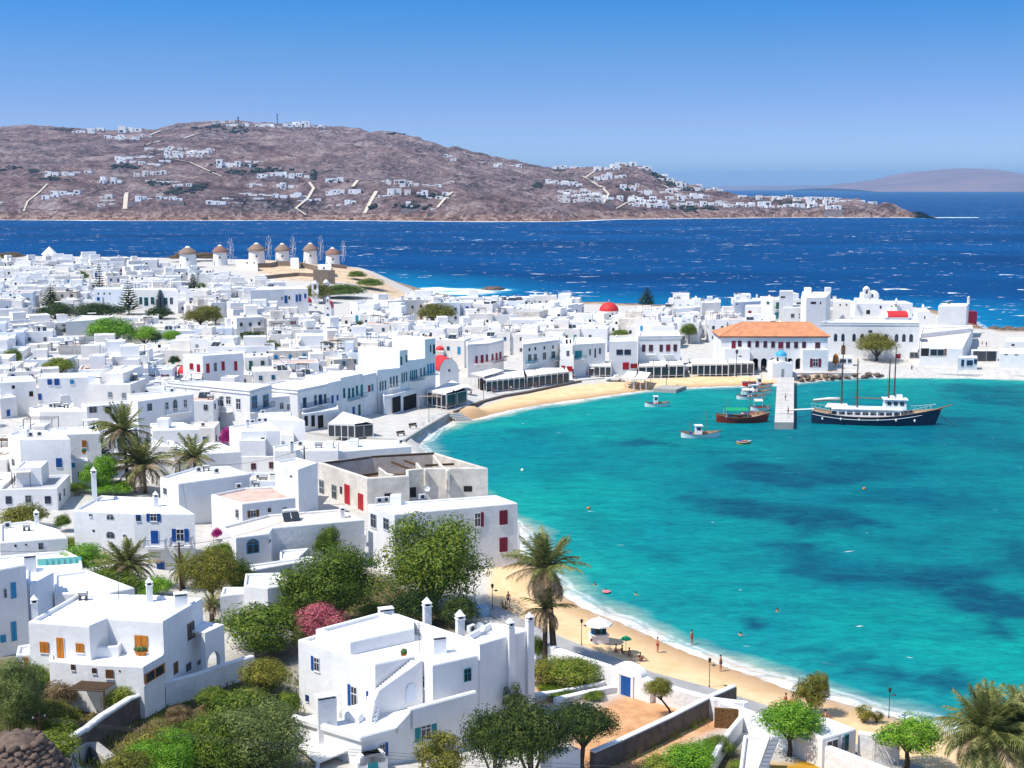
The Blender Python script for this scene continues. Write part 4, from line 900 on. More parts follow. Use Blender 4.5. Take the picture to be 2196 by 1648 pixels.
HP('B',[(65,945),(450,900),(300,820),(80,830),(-160,880)],'white house with a terracotta roof terrace and brown shutters',h=5.4,wins=[(145,1020,40,50,'open:brown'),(262,995,22,30,'pane:brown'),(372,990,28,32,'pane:grey'),(30,1020,20,60,'panes:grey')],
items=[('ac',-100,845),('ac',40,840),('ac',150,815),('tank',170,830,.6)],near=True,roof='roof_pink')
HP('B',[(-10,1180),(20,1190),(265,1160),(290,1120),(950,1060),(770,985),(250,1025),(-80,1110)],'long low white house with a round-headed blue window behind the leafy tree',h=5.0,
wins=[(143,1255,92,106,'arch:sky'),(266,1220,18,16,'hole')],items=[('solar',420,1070,.9),('chimney',790,1050,.8)],near=True,roof='roof_cream')
HP('B',[(760,1190),(965,1168),(965,1140),(760,1160)],'low white yard wall block before the derelict building',h=1.5,near=True)
HP('B',[(65,1440),(420,1375),(700,1350),(560,1325),(100,1390)],'low white store with a flat pale roof behind the pink oleander',h=3.0,near=True)
HP('D',[(0,300),(120,290),(190,225),(0,240)],'flat white roof block between the leafy trees',h=3.0,near=True)
HP('C',[(1640,330),(1800,345),(1960,320),(1960,240),(1650,250)],'small white house with a stepped parapet behind the brown-green tree',h=4.5,wins=[(1595,410,12,50,'pane:grey')],near=True)
HP('C',[(1480,400),(1650,380),(1850,395),(1880,340),(1500,340)],'low white annex with a grey garage door behind the round olive-green tree',h=3.2,wins=[(1800,425,80,50,'pane:grey')],near=True)
HP('B',[(60,420),(340,415),(250,340),(-30,385)],'white cube house with a square dark window below rooftop air conditioners',h=6.5,wins=[(217,490,30,40,'hole')],
items=[('ac',140,370),('ac',190,360),('ac',232,358),('chimney',105,400,.9)],near=True)
HP('B',[(240,330),(520,345),(360,280),(180,290)],'long white wall house behind the cube house with a rooftop of ducts',h=6.2,items=[('ac',215,300),('box',400,320,.4)],near=True)
HP('B',[(345,440),(440,450),(430,420),(340,415)],'small white rounded annex by the pole',h=4.5,near=True)
HP('B',[(300,560),(760,560),(750,500),(500,490),(290,530)],'white house with a dark roof tank behind the derelict building',h=5.2,items=[('chimney',425,580,1.3),('tank',620,545,.9),('ac',485,530),('box',700,545,.5)],near=True)
HP('B',[(750,570),(1290,530),(1200,485),(750,495)],'long low white house with a small belfry gable at the quay corner',h=4.6,items=[('box',875,535,.6),('ac',1215,515)],near=True)
HP('B',[(300,640),(470,700),(610,650),(460,610)],'plain white house wall left of the derelict building',h=7.0,wins=[(420,750,14,14,'hole')],near=True)
HP('A',[(1200,570),(1370,575),(1370,535),(1310,525),(1310,560),(1200,520)],'white block with a raised parapet between the two tall palms',h=6.0,near=True)
HP('A',[(1370,645),(1895,615),(1730,545),(1370,560)],'low white house with a rosy ledge below the magenta bougainvillea',h=5.2,near=True)
HP('A',[(1895,465),(2014,450),(2200,450),(1960,390),(1640,400)],'white house to the right of the magenta bougainvillea',h=5.6,near=True)if False else None
HP('A',[(1200,450),(1570,440),(1440,385),(1180,395)],'white house with a big square roof box behind the tall palm',h=5.0,items=[('box',1290,430,.75)],near=True)
HP('A',[(500,480),(790,470),(760,420),(400,430)],'white house with a small orange shutter beside the tall palm',h=7.0,wins=[(661,556,36,54,'shut:orange')],items=[('pot',660,640)],near=True)
HP('A',[(550,700),(690,690),(690,665),(555,675)],'small pale blue kiosk-like house with turquoise shutters below the palms',h=3.2,wins=[(575,725,30,36,'shut:sky'),(632,800,40,50,'pane:grey')],near=True)
HP('A',[(310,300),(680,300),(560,250),(330,250),(230,270)],'old white house with a row of roof tanks and pots',h=5.6,items=[('tank',450,270,.9),('ac',400,275),('tank',520,275,.6),('dish',560,280)],near=True,wall='whitewash_warm')
HP('A',[(0,75),(282,60),(250,20),(0,30)],'white house with an air conditioner on its wall at the left edge',h=6.4,wins=[(105,112,24,26,'hole'),(245,165,30,40,'hole')],near=True)
HP('A',[(0,200),(130,185),(90,165),(0,175)],'low white annex with a blue door at the left edge',h=4.0,wins=[(65,315,30,50,'door:blue')],near=True)
HP('A',[(300,40),(695,30),(690,-5),(300,5)],'white house with a row of three blue shutters',h=7.5,wins=[(390,72,34,44,'shut:blue'),(446,72,38,50,'shut:blue'),(565,70,30,34,'shut:sky'),(313,188,26,50,'shut:blue')],near=True)
HP('A',[(475,180),(965,105),(800,85),(480,130)],'white house with two solar panels and a tall blue door',h=4.2,wins=[(738,170,20,80,'door:blue'),(865,140,18,44,'pane:brown'),(917,133,34,44,'pane:navy')],items=[('solar',590,150,1.0)],near=True)
HP('A',[(680,260),(1000,235),(1080,210),(640,240)],'low white arcade house with dark posts behind the palm',h=4.0,wins=[(730,290,60,50,'pane:grey'),(850,290,50,50,'hole')],near=True)
HP('A',[(1080,222),(1520,165),(1400,130),(1000,165)],'white hall with three tall narrow windows and a white balcony',h=7.5,wins=[(1175,270,36,56,'panes:grey'),(1310,265,26,70,'panes:white'),(1376,255,34,95,'arch:grey'),(1455,245,26,70,'panes:white')],
items=[('ac',1350,155),('box',1270,150,.5)],balc=[(1390,312,180,'white')],near=True)
HP('E',[(625,500),(785,455),(300,428),(35,440)],'grand white neoclassical mansion with a heavy cornice above the rooftops',h=8.6,near=True,cornice=True,
wins=[(288,565,34,76,'panes:teal'),(363,570,34,66,'panes:white'),(420,575,36,76,'panes:white'),(473,570,34,60,'panes:white'),(545,598,34,84,'panes:white'),(660,585,40,90,'panes:sky'),(742,575,40,90,'panes:sky')],
balc=[(405,640,190,'white'),(705,635,150,'navy')],items=[('stack',250,440,.4)])
HP('E',[(785,545),(980,530),(1000,480),(790,460)],'low white wing between the mansion and the quay houses',h=6.2,wins=[(858,610,30,50,'arch:white'),(905,620,20,46,'panes:white')],near=True)
QL=[(620,925),(658,918),(794,893),(935,866),(980,856)]
def QF(x1,y1,x2,y2,h,dep,lab,wins,bal=(),items=(),**kw):
 (u1,v1),(u2,v2)=tp('E',x1,y1),tp('E',x2,y2);a=ground(u1,ip(QL,u1));c=ground(u2,ip(QL,u2));zr_=(at_y(u1,v1,a.y).z+at_y(u2,v2,c.y).z)/2;e=Vector((c.x-a.x,c.y-a.y)).normalized();poly=[tuple(a[:2]),tuple(c[:2]),(c.x-e.y*dep,c.y+e.x*dep),(a.x-e.y*dep,a.y+e.x*dep)]
 return house(poly,zr_,lab,tw('E',wins),ti('E',items),balc=tb('E',bal),near=True,group='houses along the old quay',**kw)
QF(978,492,1197,452,7.6,11,'white quay house with dark balconies above the small café pavilion',[(1024,590,24,76,'panes:navy'),(1102,570,18,76,'panes:grey'),(1138,572,24,84,'shut:navy'),(1172,560,18,70,'panes:grey')],[(1090,608,190,'navy')],cornice=True)
QF(1199,470,1290,400,7.8,9,'narrow white quay house with two small blue windows',[(1225,562,16,54,'shut:blue'),(1262,552,12,40,'shut:blue')])
QF(1291,396,1450,385,8.6,9,'pale blue quay house with teal shutters and balconies',[(1310,520,14,70,'panes:teal'),(1346,520,14,76,'panes:teal'),(1374,515,14,70,'panes:teal'),(1403,500,14,70,'panes:teal'),(1437,500,16,84,'shut:teal'),(1336,650,18,50,'door:white'),(1378,645,20,56,'door:blue'),(1420,640,20,76,'door:green')],[(1375,565,80,'teal')])
QF(1452,385,1550,372,8.6,9,'white quay house with maroon and teal shutters beside the stone stair',[(1492,485,16,46,'shut:maroon'),(1515,478,12,50,'shut:teal')],[(1455,540,60,'teal')])
QF(1555,358,1718,322,8.8,9,'white quay house with six cream window bays over the arcade',[(1572,470,10,66,'panes:grey'),(1590,465,10,66,'panes:grey'),(1610,460,10,66,'panes:grey'),(1648,440,12,76,'panes:grey'),(1670,435,12,76,'panes:grey'),(1692,430,12,76,'panes:grey')],[(1665,480,70,'white')])
QF(1718,208,1776,202,13.4,12,'tall white quay house with a blank side wall and two upper windows',[(1724,285,12,60,'panes:teal'),(1762,270,12,50,'panes:grey'),(1730,410,8,70,'panes:teal'),(1745,405,8,70,'panes:teal'),(1762,400,8,66,'panes:teal')])
QF(1778,282,1905,262,10.5,12,'white quay house with eight narrow teal shutters',[(1792,390,8,66,'shut:teal'),(1806,388,8,66,'shut:teal'),(1820,384,8,66,'shut:teal'),(1834,380,8,66,'panes:grey'),(1866,368,10,62,'panes:grey'),(1890,362,10,62,'panes:grey')],[(1830,425,90,'navy')])
QF(1900,128,1974,118,16,10,'tallest white quay house, blue shuttered, topping the row',[(1918,345,12,70,'shut:sky'),(1938,340,12,70,'shut:sky'),(1957,335,12,66,'shut:sky'),(1936,195,8,50,'panes:navy'),(1962,200,14,66,'panes:navy')],[(1935,385,80,'teal')])
HP('E',[(285,245),(580,225),(420,215),(140,235)],'white house with a row of crimson shutters beside the red chapel dome',h=9.0,wins=[(205,325,26,44,'shut:red'),(256,340,22,60,'shut:red'),(323,338,24,66,'shut:red'),(378,330,20,62,'panes:grey'),(434,322,22,64,'shut:red'),(525,322,22,66,'shut:red')],near=True)
HP('G',[(1100,485),(1520,490),(1500,470),(810,475)],'large pale school-like house with tall green-grey windows behind the dark pine',h=8.0,wins=[(1205,580,24,60,'panes:teal'),(1252,588,32,70,'panes:teal'),(1306,580,28,60,'panes:teal'),(1420,585,28,60,'panes:teal'),(1468,582,26,56,'panes:grey')],near=False)
HP('G',[(805,480),(1060,482),(1050,462),(810,465)],'pale blue house with small high windows and a pink doorway left of the dark pine',h=8.0,wins=[(842,520,12,16,'hole'),(892,520,12,16,'hole'),(940,520,12,16,'hole'),(842,565,24,28,'shut:blue'),(884,580,16,56,'door:grey')],wall='whitewash_cool')
HP('G',[(560,760),(860,740),(980,710),(690,705)],'white house with a blue shaded wall beside the bright green trees',h=6.0,wins=[(790,805,34,50,'panes:navy')])
HP('I',[(440,480),(640,475),(600,455),(200,460),(150,490)],'white house with cobalt shutters behind the small red dome',h=9.0,wins=[(452,570,26,66,'shut:blue'),(545,560,20,60,'shut:blue'),(572,555,20,60,'shut:blue'),(617,540,18,40,'shut:blue'),(480,555,14,26,'hole'),(418,560,10,26,'hole')])
HP('J',[(210,555),(390,545),(520,512),(350,500),(200,530)],'white waterfront house with maroon doors and a red balcony',h=8.5,wins=[(287,685,20,60,'shut:maroon'),(335,680,24,66,'shut:maroon'),(376,672,18,60,'shut:maroon'),(423,665,16,54,'shut:maroon'),(458,660,16,60,'shut:maroon'),(490,650,18,60,'shut:maroon')],balc=[(340,720,140,'red'),(475,700,90,'red')],cornice=True)
HP('J',[(685,555),(1000,512),(960,480),(680,500)],'white three-storey waterfront house with grey-green shutters and two balconies',h=9.5,wins=[(740,600,14,26,'hole'),(790,592,14,26,'hole'),(867,585,14,26,'hole'),(942,578,14,26,'hole'),(742,670,28,56,'panes:teal'),(790,665,26,56,'panes:grey'),(868,655,28,60,'panes:grey'),(944,645,32,60,'panes:teal')],balc=[(755,715,90,'teal'),(955,690,80,'teal')],cornice=True)
HP('J',[(1005,560),(1110,565),(1110,500),(1005,500)],'narrow white tower-like house with two red doors on the waterfront',h=8.5,wins=[(1060,532,18,36,'panes:navy'),(1092,530,14,36,'panes:navy'),(1070,632,26,44,'panes:grey'),(1030,755,34,34,'shut:red'),(1085,765,50,44,'shut:red')])
HP('J',[(1120,555),(1390,540),(1370,500),(1130,490)],'white waterfront house with a turquoise wooden balcony',h=8.5,wins=[(1160,640,60,60,'shut:teal'),(1258,622,16,50,'panes:grey'),(1302,630,16,76,'door:navy'),(1343,612,18,50,'panes:grey')],balc=[(1172,680,90,'teal')])
HP('J',[(1425,530),(1665,525),(1660,490),(1430,495)],'white house with two wide blue strip windows and a red gate',h=9.0,wins=[(1512,622,54,44,'panes:navy'),(1580,622,54,44,'panes:navy'),(1565,740,60,60,'door:red'),(1635,740,60,40,'shut:red')])
HP('J',[(1672,485),(2035,480),(2000,430),(1690,440)],'white mansion with five dark maroon windows above the glazed restaurant',h=9.5,wins=[(1718,588,28,60,'panes:maroon'),(1780,590,34,62,'panes:maroon'),(1868,588,28,60,'panes:maroon'),(1927,588,36,62,'shut:maroon'),(1988,586,30,60,'panes:maroon')],balc=[(1778,640,90,'white'),(1925,640,90,'white')],cornice=True)
# the point: houses at the sea end
HP('K',[(245,400),(560,375),(540,350),(260,370)],'white cube house with one small window below the pink-roofed terraces',h=7.5,wins=[(362,468,22,30,'panes:grey')])
HP('K',[(580,330),(800,320),(800,300),(600,305)],'pinkish white house with antennas on the skyline left of the tall mast',h=8.0,items=[('box',670,300,.7),('antenna',640,300),('box',750,310,.5)],wall='whitewash_warm')
HP('K',[(965,320),(1270,305),(1250,285),(980,290)],'grey-white long house on the skyline above the orange tiled roof',h=8.0,wins=[(990,345,16,16,'hole')],items=[('box',1000,290,.6),('antenna',985,290),('tank',1300,300,1.)],wall='whitewash_cool')
HP('K',[(1085,370),(1400,372),(1400,345),(1100,350)],'white house with two dark red windows above the orange tiled roof',h=7.0,wins=[(1142,447,36,50,'shut:maroon'),(1340,450,34,46,'shut:maroon')])
HP('K',[(1275,285),(1410,290),(1410,268),(1280,268)],'small white upper house with a green window',h=10,wins=[(1356,330,30,30,'shut:green')])
HP('K',[(1410,290),(1640,285),(1640,262),(1420,265)],'white house with dark green shutters and a turquoise garage door',h=10,wins=[(1467,365,34,84,'shut:green'),(1555,355,32,54,'shut:green'),(1465,478,60,70,'shut:teal')],balc=[(1470,402,80,'green')])
HP('K',[(1490,195),(1655,190),(1650,180),(1495,180)],'white roof-top block at the top of the point',h=13,wins=[(1532,262,50,20,'hole')],items=[('antenna',1650,190)])
HP('K',[(1535,390),(1755,385),(1755,355),(1550,360)],'plain white cube house with a shuttered grey window',h=8,wins=[(1645,480,40,46,'panes:grey'),(1724,465,12,16,'hole'),(1724,500,12,16,'hole')])
HP('K',[(1745,265),(1810,268),(2040,262),(2095,200),(1760,195)],'tallest white house of the point with crenellated roof corners',h=14,wins=[(1890,330,60,26,'hole'),(1975,330,14,30,'hole')],items=[('box',1822,210,.8),('box',2060,200,.7),('antenna',1840,200)])
HP('K',[(1760,430),(2020,430),(2010,365),(1780,365)],'white house with one blue shutter below the tallest house of the point',h=8.5,wins=[(1878,482,46,50,'shut:blue')])
HP('M',[(180,280),(370,285),(360,262),(190,262)],'small white house left of the whitewashed domed church',h=9,wins=[(255,318,14,20,'hole'),(322,316,14,20,'hole')],wall='whitewash_warm')
HP('M',[(1078,385),(1205,385),(1160,345),(1030,350)],'small white cube right of the domed church with one slit window',h=7.5,wins=[(1148,450,12,30,'hole')])
HP('M',[(1290,330),(1590,328),(1615,300),(1320,298)],'white double house on the outer rock with a red bay on its right side',h=10.5,items=[('chimney',1608,310,1.6),('pot',1400,310)])
HP('M',[(1265,440),(1545,440),(1580,425),(1290,425)],'lower white wing of the house on the outer rock',h=6.0,wins=[(1410,500,12,16,'hole')])
b=MB();p=ground(*tp('M',1625,505));b.box((p.x,p.y,2),(3.2,5,4.6),0);b.build('red_boathouse',['paint_maroon'],None,label='small dark red wooden bay clinging to the house on the outer rock',cat='shed')
HP('M',[(1100,770),(1550,775),(1660,560),(1650,530),(1130,530),(1095,640)],'large low white warehouse with a shaded front at the harbour corner',h=5.0,wins=[(1365,815,26,70,'door:brown'),(1280,820,150,70,'pane:grey'),(1150,815,80,80,'hole')],near=True,roof='roof_cream')
HP('M',[(1945,825),(2300,830),(2300,770),(1940,775)],'low white quay building with two slots at the right edge',h=4.2,wins=[(2007,842,32,10,'hole'),(2116,845,36,10,'hole')],near=True)
HP('M',[(1500,872),(1705,870),(1700,850),(1510,855)],'small white harbour kiosk with blue-framed windows',h=3.4,wins=[(1547,930,26,70,'panes:blue'),(1622,930,60,56,'panes:blue'),(1683,915,30,50,'panes:blue')],near=True,zb=1.0)
HP('M',[(1640,800),(1925,800),(1925,785),(1640,785)],'low dark-screened yard fence beside the harbour kiosk',h=3.0,wins=[(1690,865,60,120,'plain:navy'),(1755,865,80,120,'plain:grey'),(1850,865,100,120,'plain:grey')],near=True,cat='fence',name='yard_fence',group=None)
HP('M',[(1110,620),(1640,560),(1640,535),(1120,560)],'cream flat-roofed annex behind the large low warehouse',h=6.0,near=True,roof='roof_cream')
HP('M',[(2000,700),(2290,700),(2290,660),(2010,660)],'low white block on the point before the white surf',h=3.4,wins=[(2080,740,30,20,'hole')],near=True)
# ------------------------------------------------------------------ windmills on their terrace
node_mat('thatch',(0.33,0.24,0.19),1.0,0.0,var=.4,vscale=2.5,bump=.9,bscale=5);node_mat('thatch_red',(0.33,0.19,0.15),1.0,0.0,var=.4,vscale=2.0,bump=.7,bscale=5)
def windmill(t,x,ybase,ytop,wpx,label,cap='thatch',sails=True,near=1.0,ang=0.3,yw=.7):
 u,vb=tp(t,x,ybase);g=ground(u,vb);dep=proj(g)[2];w=wpx/TL[t][2]/F*dep;H=(ybase-ytop)/TL[t][2]/F*dep
 root=thing('windmill',tuple(g),label,'windmill','old windmills on the ridge');r=w/2;ch=H*.34;bh=H-ch
 b=MB();b.lathe(tuple(g-Vector((0,0,1.5))),[(r*1.04,0),(r*1.03,1.5),(r*.97,1.5+bh*.5),(r*.92,1.5+bh)],28);b.build('tower',['whitewash'],root)
 b=MB();prof=[(r*1.10,bh-.15),(r*1.12,bh+.1),(r*.98,bh+ch*.25),(r*.62,bh+ch*.62),(r*.25,bh+ch*.92),(r*.05,bh+ch)];b.lathe(tuple(g),prof,28);b.build('thatched_cap',[cap],root)
 b=MB();b.lathe((g.x,g.y,g.z+bh+ch*.85),[(r*.34,0),(r*.24,.35),(.02,.75)],12);b.build('finial',['whitewash'],root)
 opening(root,(g.x+.15*r,g.y-r*.96,g.z+bh*.6),(0.15,-.98),.8,.9,'hole',off=.06);opening(root,(g.x-.7*r,g.y-r*.72,g.z+1.0),(-.7,-.7),.9,1.9,'door:grey',off=.05)
 if sails:
  a=Vector((math.cos(yw-1.57)*0+.93,-.35+yw*.4,0)).normalized();c=g+Vector((0,0,bh+ch*.30));hub=c+a*r*1.5;b=MB();b.tube(c+a*r*.5,hub,.28,.2,8);b.build('axle',['timber'],root)
  s1=a.cross(Vector((0,0,1))).normalized();s2=Vector((0,0,1));L=H*.62
  for k in range(10):
   th=ang+2*math.pi*k/10;d=s1*math.cos(th)+s2*math.sin(th);b=MB();b.tube(hub,hub+d*L,.07,.04,5);n2=s1*-math.sin(th)+s2*math.cos(th)
   if k%3==0:b.add([hub+d*L*.3,hub+d*L,hub+d*L*.97+n2*L*.1,hub+d*L*.32+n2*.2],[(0,1,2,3)],1)
   b.build('sail',['canvas','canvas'],root)
  b=MB();
  for k in range(10):
   t0,t1=ang+2*math.pi*k/10,ang+2*math.pi*(k+1)/10;p0=hub+(s1*math.cos(t0)+s2*math.sin(t0))*L*.98;p1=hub+(s1*math.cos(t1)+s2*math.sin(t1))*L*.98;b.tube(p0,p1,.02,n=3,cap=False)
   b.tube(p0,hub+a*1.6,.015,n=3,cap=False)
  b.tube(hub,hub+a*1.6,.12,.06,5);b.build('rigging',['canvas'],root)
 FOOT.append((np.array([(g.x-r,g.y-r),(g.x+r,g.y-r),(g.x+r,g.y+r),(g.x-r,g.y+r)]),g.x,g.y));return root
windmill('Z',218,368,145,182,'windmill with a red-patched thatched cap, leftmost of the six','thatch',False)
windmill('Z',562,345,130,152,'windmill with a reddish cap and thin sails, second from the left','thatch_red',True,ang=.1)
windmill('Z',953,335,108,176,'broad windmill with one small square window, third from the left','thatch',True,ang=.45)
windmill('Z',1228,332,112,152,'windmill beside the low storehouse, fourth from the left','thatch',True,ang=.2)
windmill('Z',1528,330,108,150,'slender tall windmill above the round white annex, fifth from the left','thatch',True,ang=.55)
windmill('Z',1765,356,158,152,'shorter windmill at the seaward end, rightmost of the six','thatch_red',True,ang=.3)
p=ground(*tp('G',428,250));dep=proj(p)[2];r_=62/3.993/F*dep
root=thing('conical_tower',tuple(p),'round white tower with a pointed white conical roof at the far left skyline','tower')
b=MB();b.lathe((p.x,p.y,p.z-1),[(r_,0),(r_*.97,5.0)],20);b.build('wall',['whitewash'],root);b=MB();b.lathe((p.x,p.y,p.z+3.9),[(r_*1.1,0),(r_*.5,2.2),(.05,3.9)],20);b.build('roof',['roof_white'],root)
def stone_run(t,pts,h,th,mat,label,name='stone_wall',z0=-1.0,cat='wall',dz=0.0,capm=None):
 P_=[ground(*tp(t,*p))for p in pts];b=MB();wallrun(b,P_,[p.z+z0 for p in P_],[p.z+h+dz for p in P_],th,0,.08)
 o=b.build(name,[mat],None,label=label,cat=cat);return o
stone_run('Z',[(745,372),(900,376),(1100,370),(1170,355)],2.2,.6,'stone_wall','brown dry-stone terrace wall below the third windmill')
stone_run('Z',[(1175,352),(1400,360),(1560,400),(1690,435),(1760,432)],2.4,.6,'stone_wall','brown dry-stone terrace wall sweeping down below the fourth and fifth windmills')
stone_run('Z',[(1560,540),(1720,545),(1790,545)],6.0,.8,'stone_wall','tall brown stone retaining wall on the slope below the last windmill')
stone_run('Z',[(1750,368),(1915,385)],1.8,.6,'stone_wall','short stone wall running seaward from the last windmill')
stone_run('Z',[(1000,500),(1200,478),(1400,462),(1560,470),(1720,470)],1.6,.6,'stone_wall','long brown stone wall along the foot of the bare windmill slope')
def mini(t,pts,h,lab,wins=(),**kw):return HP(t,pts,lab,wins,h=h,**kw)
mini('Z',[(725,295),(860,300),(960,305),(900,288),(740,285)],4.0,'low white miller house left of the third windmill',[(848,320,14,18,'hole'),(925,320,14,16,'hole')])
mini('Z',[(1605,345),(1750,350),(1740,335),(1610,335)],4.5,'small rounded white house below the fifth windmill',[(1670,378,16,22,'hole')])
mini('Z',[(1310,275),(1400,278),(1395,265),(1315,265)],4.5,'low white shed between the fourth and fifth windmills')
# ------------------------------------------------------------------ church domes and vaults
def dome_church(t,x,yb,yt,wpx,label,colr='red_dome',drum=.45,base=None,name='chapel'):
 u,v=tp(t,x,yb);g=ground(u,v)if base is None else at_z(u,v,base);dep=proj(g)[2];w=wpx/TL[t][2]/F*dep;r=w/2;H=(yb-yt)/TL[t][2]/F*dep;dh=min(r*.95,H*(1-drum));zz=g.z+H-dh
 root=thing(name,tuple(g),label,'chapel','domed chapels among the houses')
 b=MB();b.box((g.x,g.y+r*.3,g.z-3),(w*1.5,w*1.6,max(zz-g.z-1.2,.8)+3),.1);b.build('nave',['whitewash'],root)
 b=MB();b.lathe((g.x,g.y,zz-2.5),[(r*.97,0),(r*.97,2.4),(r*1.03,2.45),(r*1.03,2.6),(r,2.62)],28);b.build('drum',['whitewash'],root)
 for a in(-.9,-.3,.3,.9):opening(root,(g.x+math.sin(a)*r*.98,g.y-math.cos(a)*r*.98,zz-1.1),(math.sin(a),-math.cos(a)),.5,1.3,'archhole')
 b=MB();b.lathe((g.x,g.y,zz),[(r*math.cos(k/10*1.5708),.12+dh*math.sin(k/10*1.5708))for k in range(10)]+[(.02,dh+.12)],32);b.build('dome',[colr],root)
 b=MB();b.tube((g.x,g.y,zz+dh),(g.x,g.y,zz+dh+1.0),.05,n=5);b.tube((g.x-.3,g.y,zz+dh+.75),(g.x+.3,g.y,zz+dh+.75),.05,n=5);b.build('cross',['whitewash'],root)
 FOOT.append((np.array([(g.x-r,g.y-r),(g.x+r,g.y-r),(g.x+r,g.y+w),(g.x-r,g.y+w)]),g.x,g.y));THINGS.append(root);root['_v']=yt;return root
def vault(t,x,y,wpx,hgt_m,label,L=7.0,rz=0.0,colr='red_dome',h=4.5,bell=True):
 """chapel with a barrel roof: its curved ridge runs along the depth; (x, y) is the foot of the gable's spring line"""
 u,v=tp(t,x,y);g=ground(u,v,h);dep=proj(g)[2];w=wpx/TL[t][2]/F*dep;r=w/2;z0=T(g.x,g.y)-.5
 root=thing('chapel',(g.x,g.y,z0+.5),label,'chapel','domed chapels among the houses');co,si=math.cos(rz),math.sin(rz)
 def W(a,d,z):return(g.x+a*co-d*si,g.y+a*si+d*co,z)
 n=12;arc=[(r*math.cos(math.pi*i/n),hgt_m*math.sin(math.pi*i/n))for i in range(n+1)]
 b=MB();out=[(r,z0-g.z)]+[(a,z)for a,z in arc]+[(-r,z0-g.z)]
 for d in(0,L):vs=[W(a,d,g.z+z)for a,z in out];b.add(vs if d==0 else vs[::-1],[tuple(range(len(vs)))][::1])
 for s in(-1,1):b.add([W(s*r,0,z0),W(s*r,L,z0),W(s*r,L,g.z),W(s*r,0,g.z)],[(0,1,2,3)])
 b.build('wall',['whitewash'],root)
 b=MB();vs=[]
 for d in(.3,L-.3):vs+=[W(a*1.0,d,g.z+z+.06)for a,z in arc]
 b.add(vs,[(i,i+1,n+2+i,n+1+i)for i in range(n)],0,True);b.build('barrel_roof',[colr],root)
 opening(root,W(0,-.02,z0+2.0),(si,-co),1.0,2.1,'door:blue');opening(root,W(0,-.02,g.z+.2),(si,-co),.5,.5,'hole')
 if bell:
  b=MB();bx=W(0,.2,0);
  for s in(-.45,.45):b.box((bx[0]+s*co,bx[1]+s*si,g.z+hgt_m-.2),(.25,.3,1.3),rz)
  b.box((bx[0],bx[1],g.z+hgt_m+1.1),(1.3,.32,.25),rz);b.box((bx[0],bx[1],g.z+hgt_m+1.35),(1.0,.3,.6),rz,0,.1);b.build('bell_gable',['whitewash'],root)
 FOOT.append((np.array([W(-r,0,0)[:2],W(r,0,0)[:2],W(r,L,0)[:2],W(-r,L,0)[:2]]),g.x,g.y));THINGS.append(root);return root
dome_church('J',1420,345,195,165,'big round chapel dome painted dull red, near the skyline pine',drum=.5)
dome_church('G',1600,1260,1130,150,'bright red chapel dome in front of the house with crimson shutters',drum=.45)
dome_church('I',622,640,545,108,'small red chapel dome below the green slope, beside the white belfries')
vault('I',810,650,60,2.2,'little chapel with a rosy red barrel roof and slender white belfry',h=4.2)
dome_church('I',1770,1130,970,74,'small red dome at the end of the old quay row',drum=.5)
vault('I',1850,1185,170,3.0,'white quay chapel with a sweeping red barrel roof',L=8,rz=.35,h=4.8,bell=False)
vault('B',215,1062,70,1.8,'small red barrel vault peeping behind the long low white house',L=4,rz=.8,h=2.5,bell=False)
for(x,y,lab)in((705,610,'scalloped white belfry left of the little rosy chapel'),(800,600,'slim white bell tower behind the little rosy chapel')):
 g=ground(*tp('I',x,y));root=thing('belfry',tuple(g),lab,'belfry');b=MB();b.box((g.x,g.y,g.z-1),(2.6,1.2,6.5));
 for s in(-.9,.9):b.box((g.x+s,g.y,g.z+5.5),(.7,1.0,2.0))
 b.box((g.x,g.y,g.z+7.5),(2.6,1.1,.4));b.build('wall',['whitewash'],root)
 b=MB();b.lathe((g.x,g.y,g.z+7.9),[(1.1,0),(.9,.6),(.1,1.2)],12);b.build('cap',['whitewash'],root);b=MB();b.lathe((g.x,g.y,g.z+6.3),[(.45,0),(.3,.5),(.05,.8)],10);b.build('bell',['timber'],root)
# ------------------------------------------------------------------ the hall with the orange tiled roof
def KP(x,y,z):return at_z(*tp('K',x,y),z)
g=ground(*tp('K',1770,1135));zt=at_y(*tp('K',1770,880),g.y).z # right wing front corner
fy=g.y;ez=at_y(*tp('K',1100,725),fy+3).z
hall=thing('town_hall',(g.x-15,g.y+8,g.z),'long white hall with a hipped orange tiled roof and an arcade of arches','hall',None)
xl,xr=at_y(*tp('K',800,720),fy+3).x,at_y(*tp('K',2060,730),fy+3).x;D_=13
hp_=[(xl,fy+3),(xr,fy+3),(xr,fy+3+D_),(xl,fy+3+D_)]
x1150=at_y(*tp('K',1160,900),fy+3).x;x1770=at_y(*tp('K',1770,900),fy+3).x;za=at_y(*tp('K',1250,905),fy+3).z
b=MB();b.box(((xl+xr)/2,fy+3+D_/2+.02,za),(xr-xl,D_,ez-za));b.box(((xl+x1150)/2,fy+3+D_/2,g.z-1),(x1150-xl,D_,za-g.z+1));b.box(((x1770+xr)/2,fy+3+D_/2,g.z-1),(xr-x1770,D_,za-g.z+1))
b.box(((x1150+x1770)/2,fy+3+D_-3,g.z-1),(x1770-x1150,5,za-g.z+1));b.build('wall',['whitewash'],hall)
# arcade front with open arches
b=MB();W_=x1770-x1150;nA=6;aw=W_/nA
for k in range(nA):arch_wall(b,(x1150+aw*k,fy+3.25),(x1150+aw*(k+1),fy+3.25),g.z-.5,za+.01,.5,.35,aw-.35,g.z+2.3)
b.build('arcade',['whitewash'],hall)
b=MB();b.box(((x1150+x1770)/2,fy+3+5.6,g.z-.4),(W_,.2,za-g.z));b.build('arcade_back',['dark_inside'],hall)
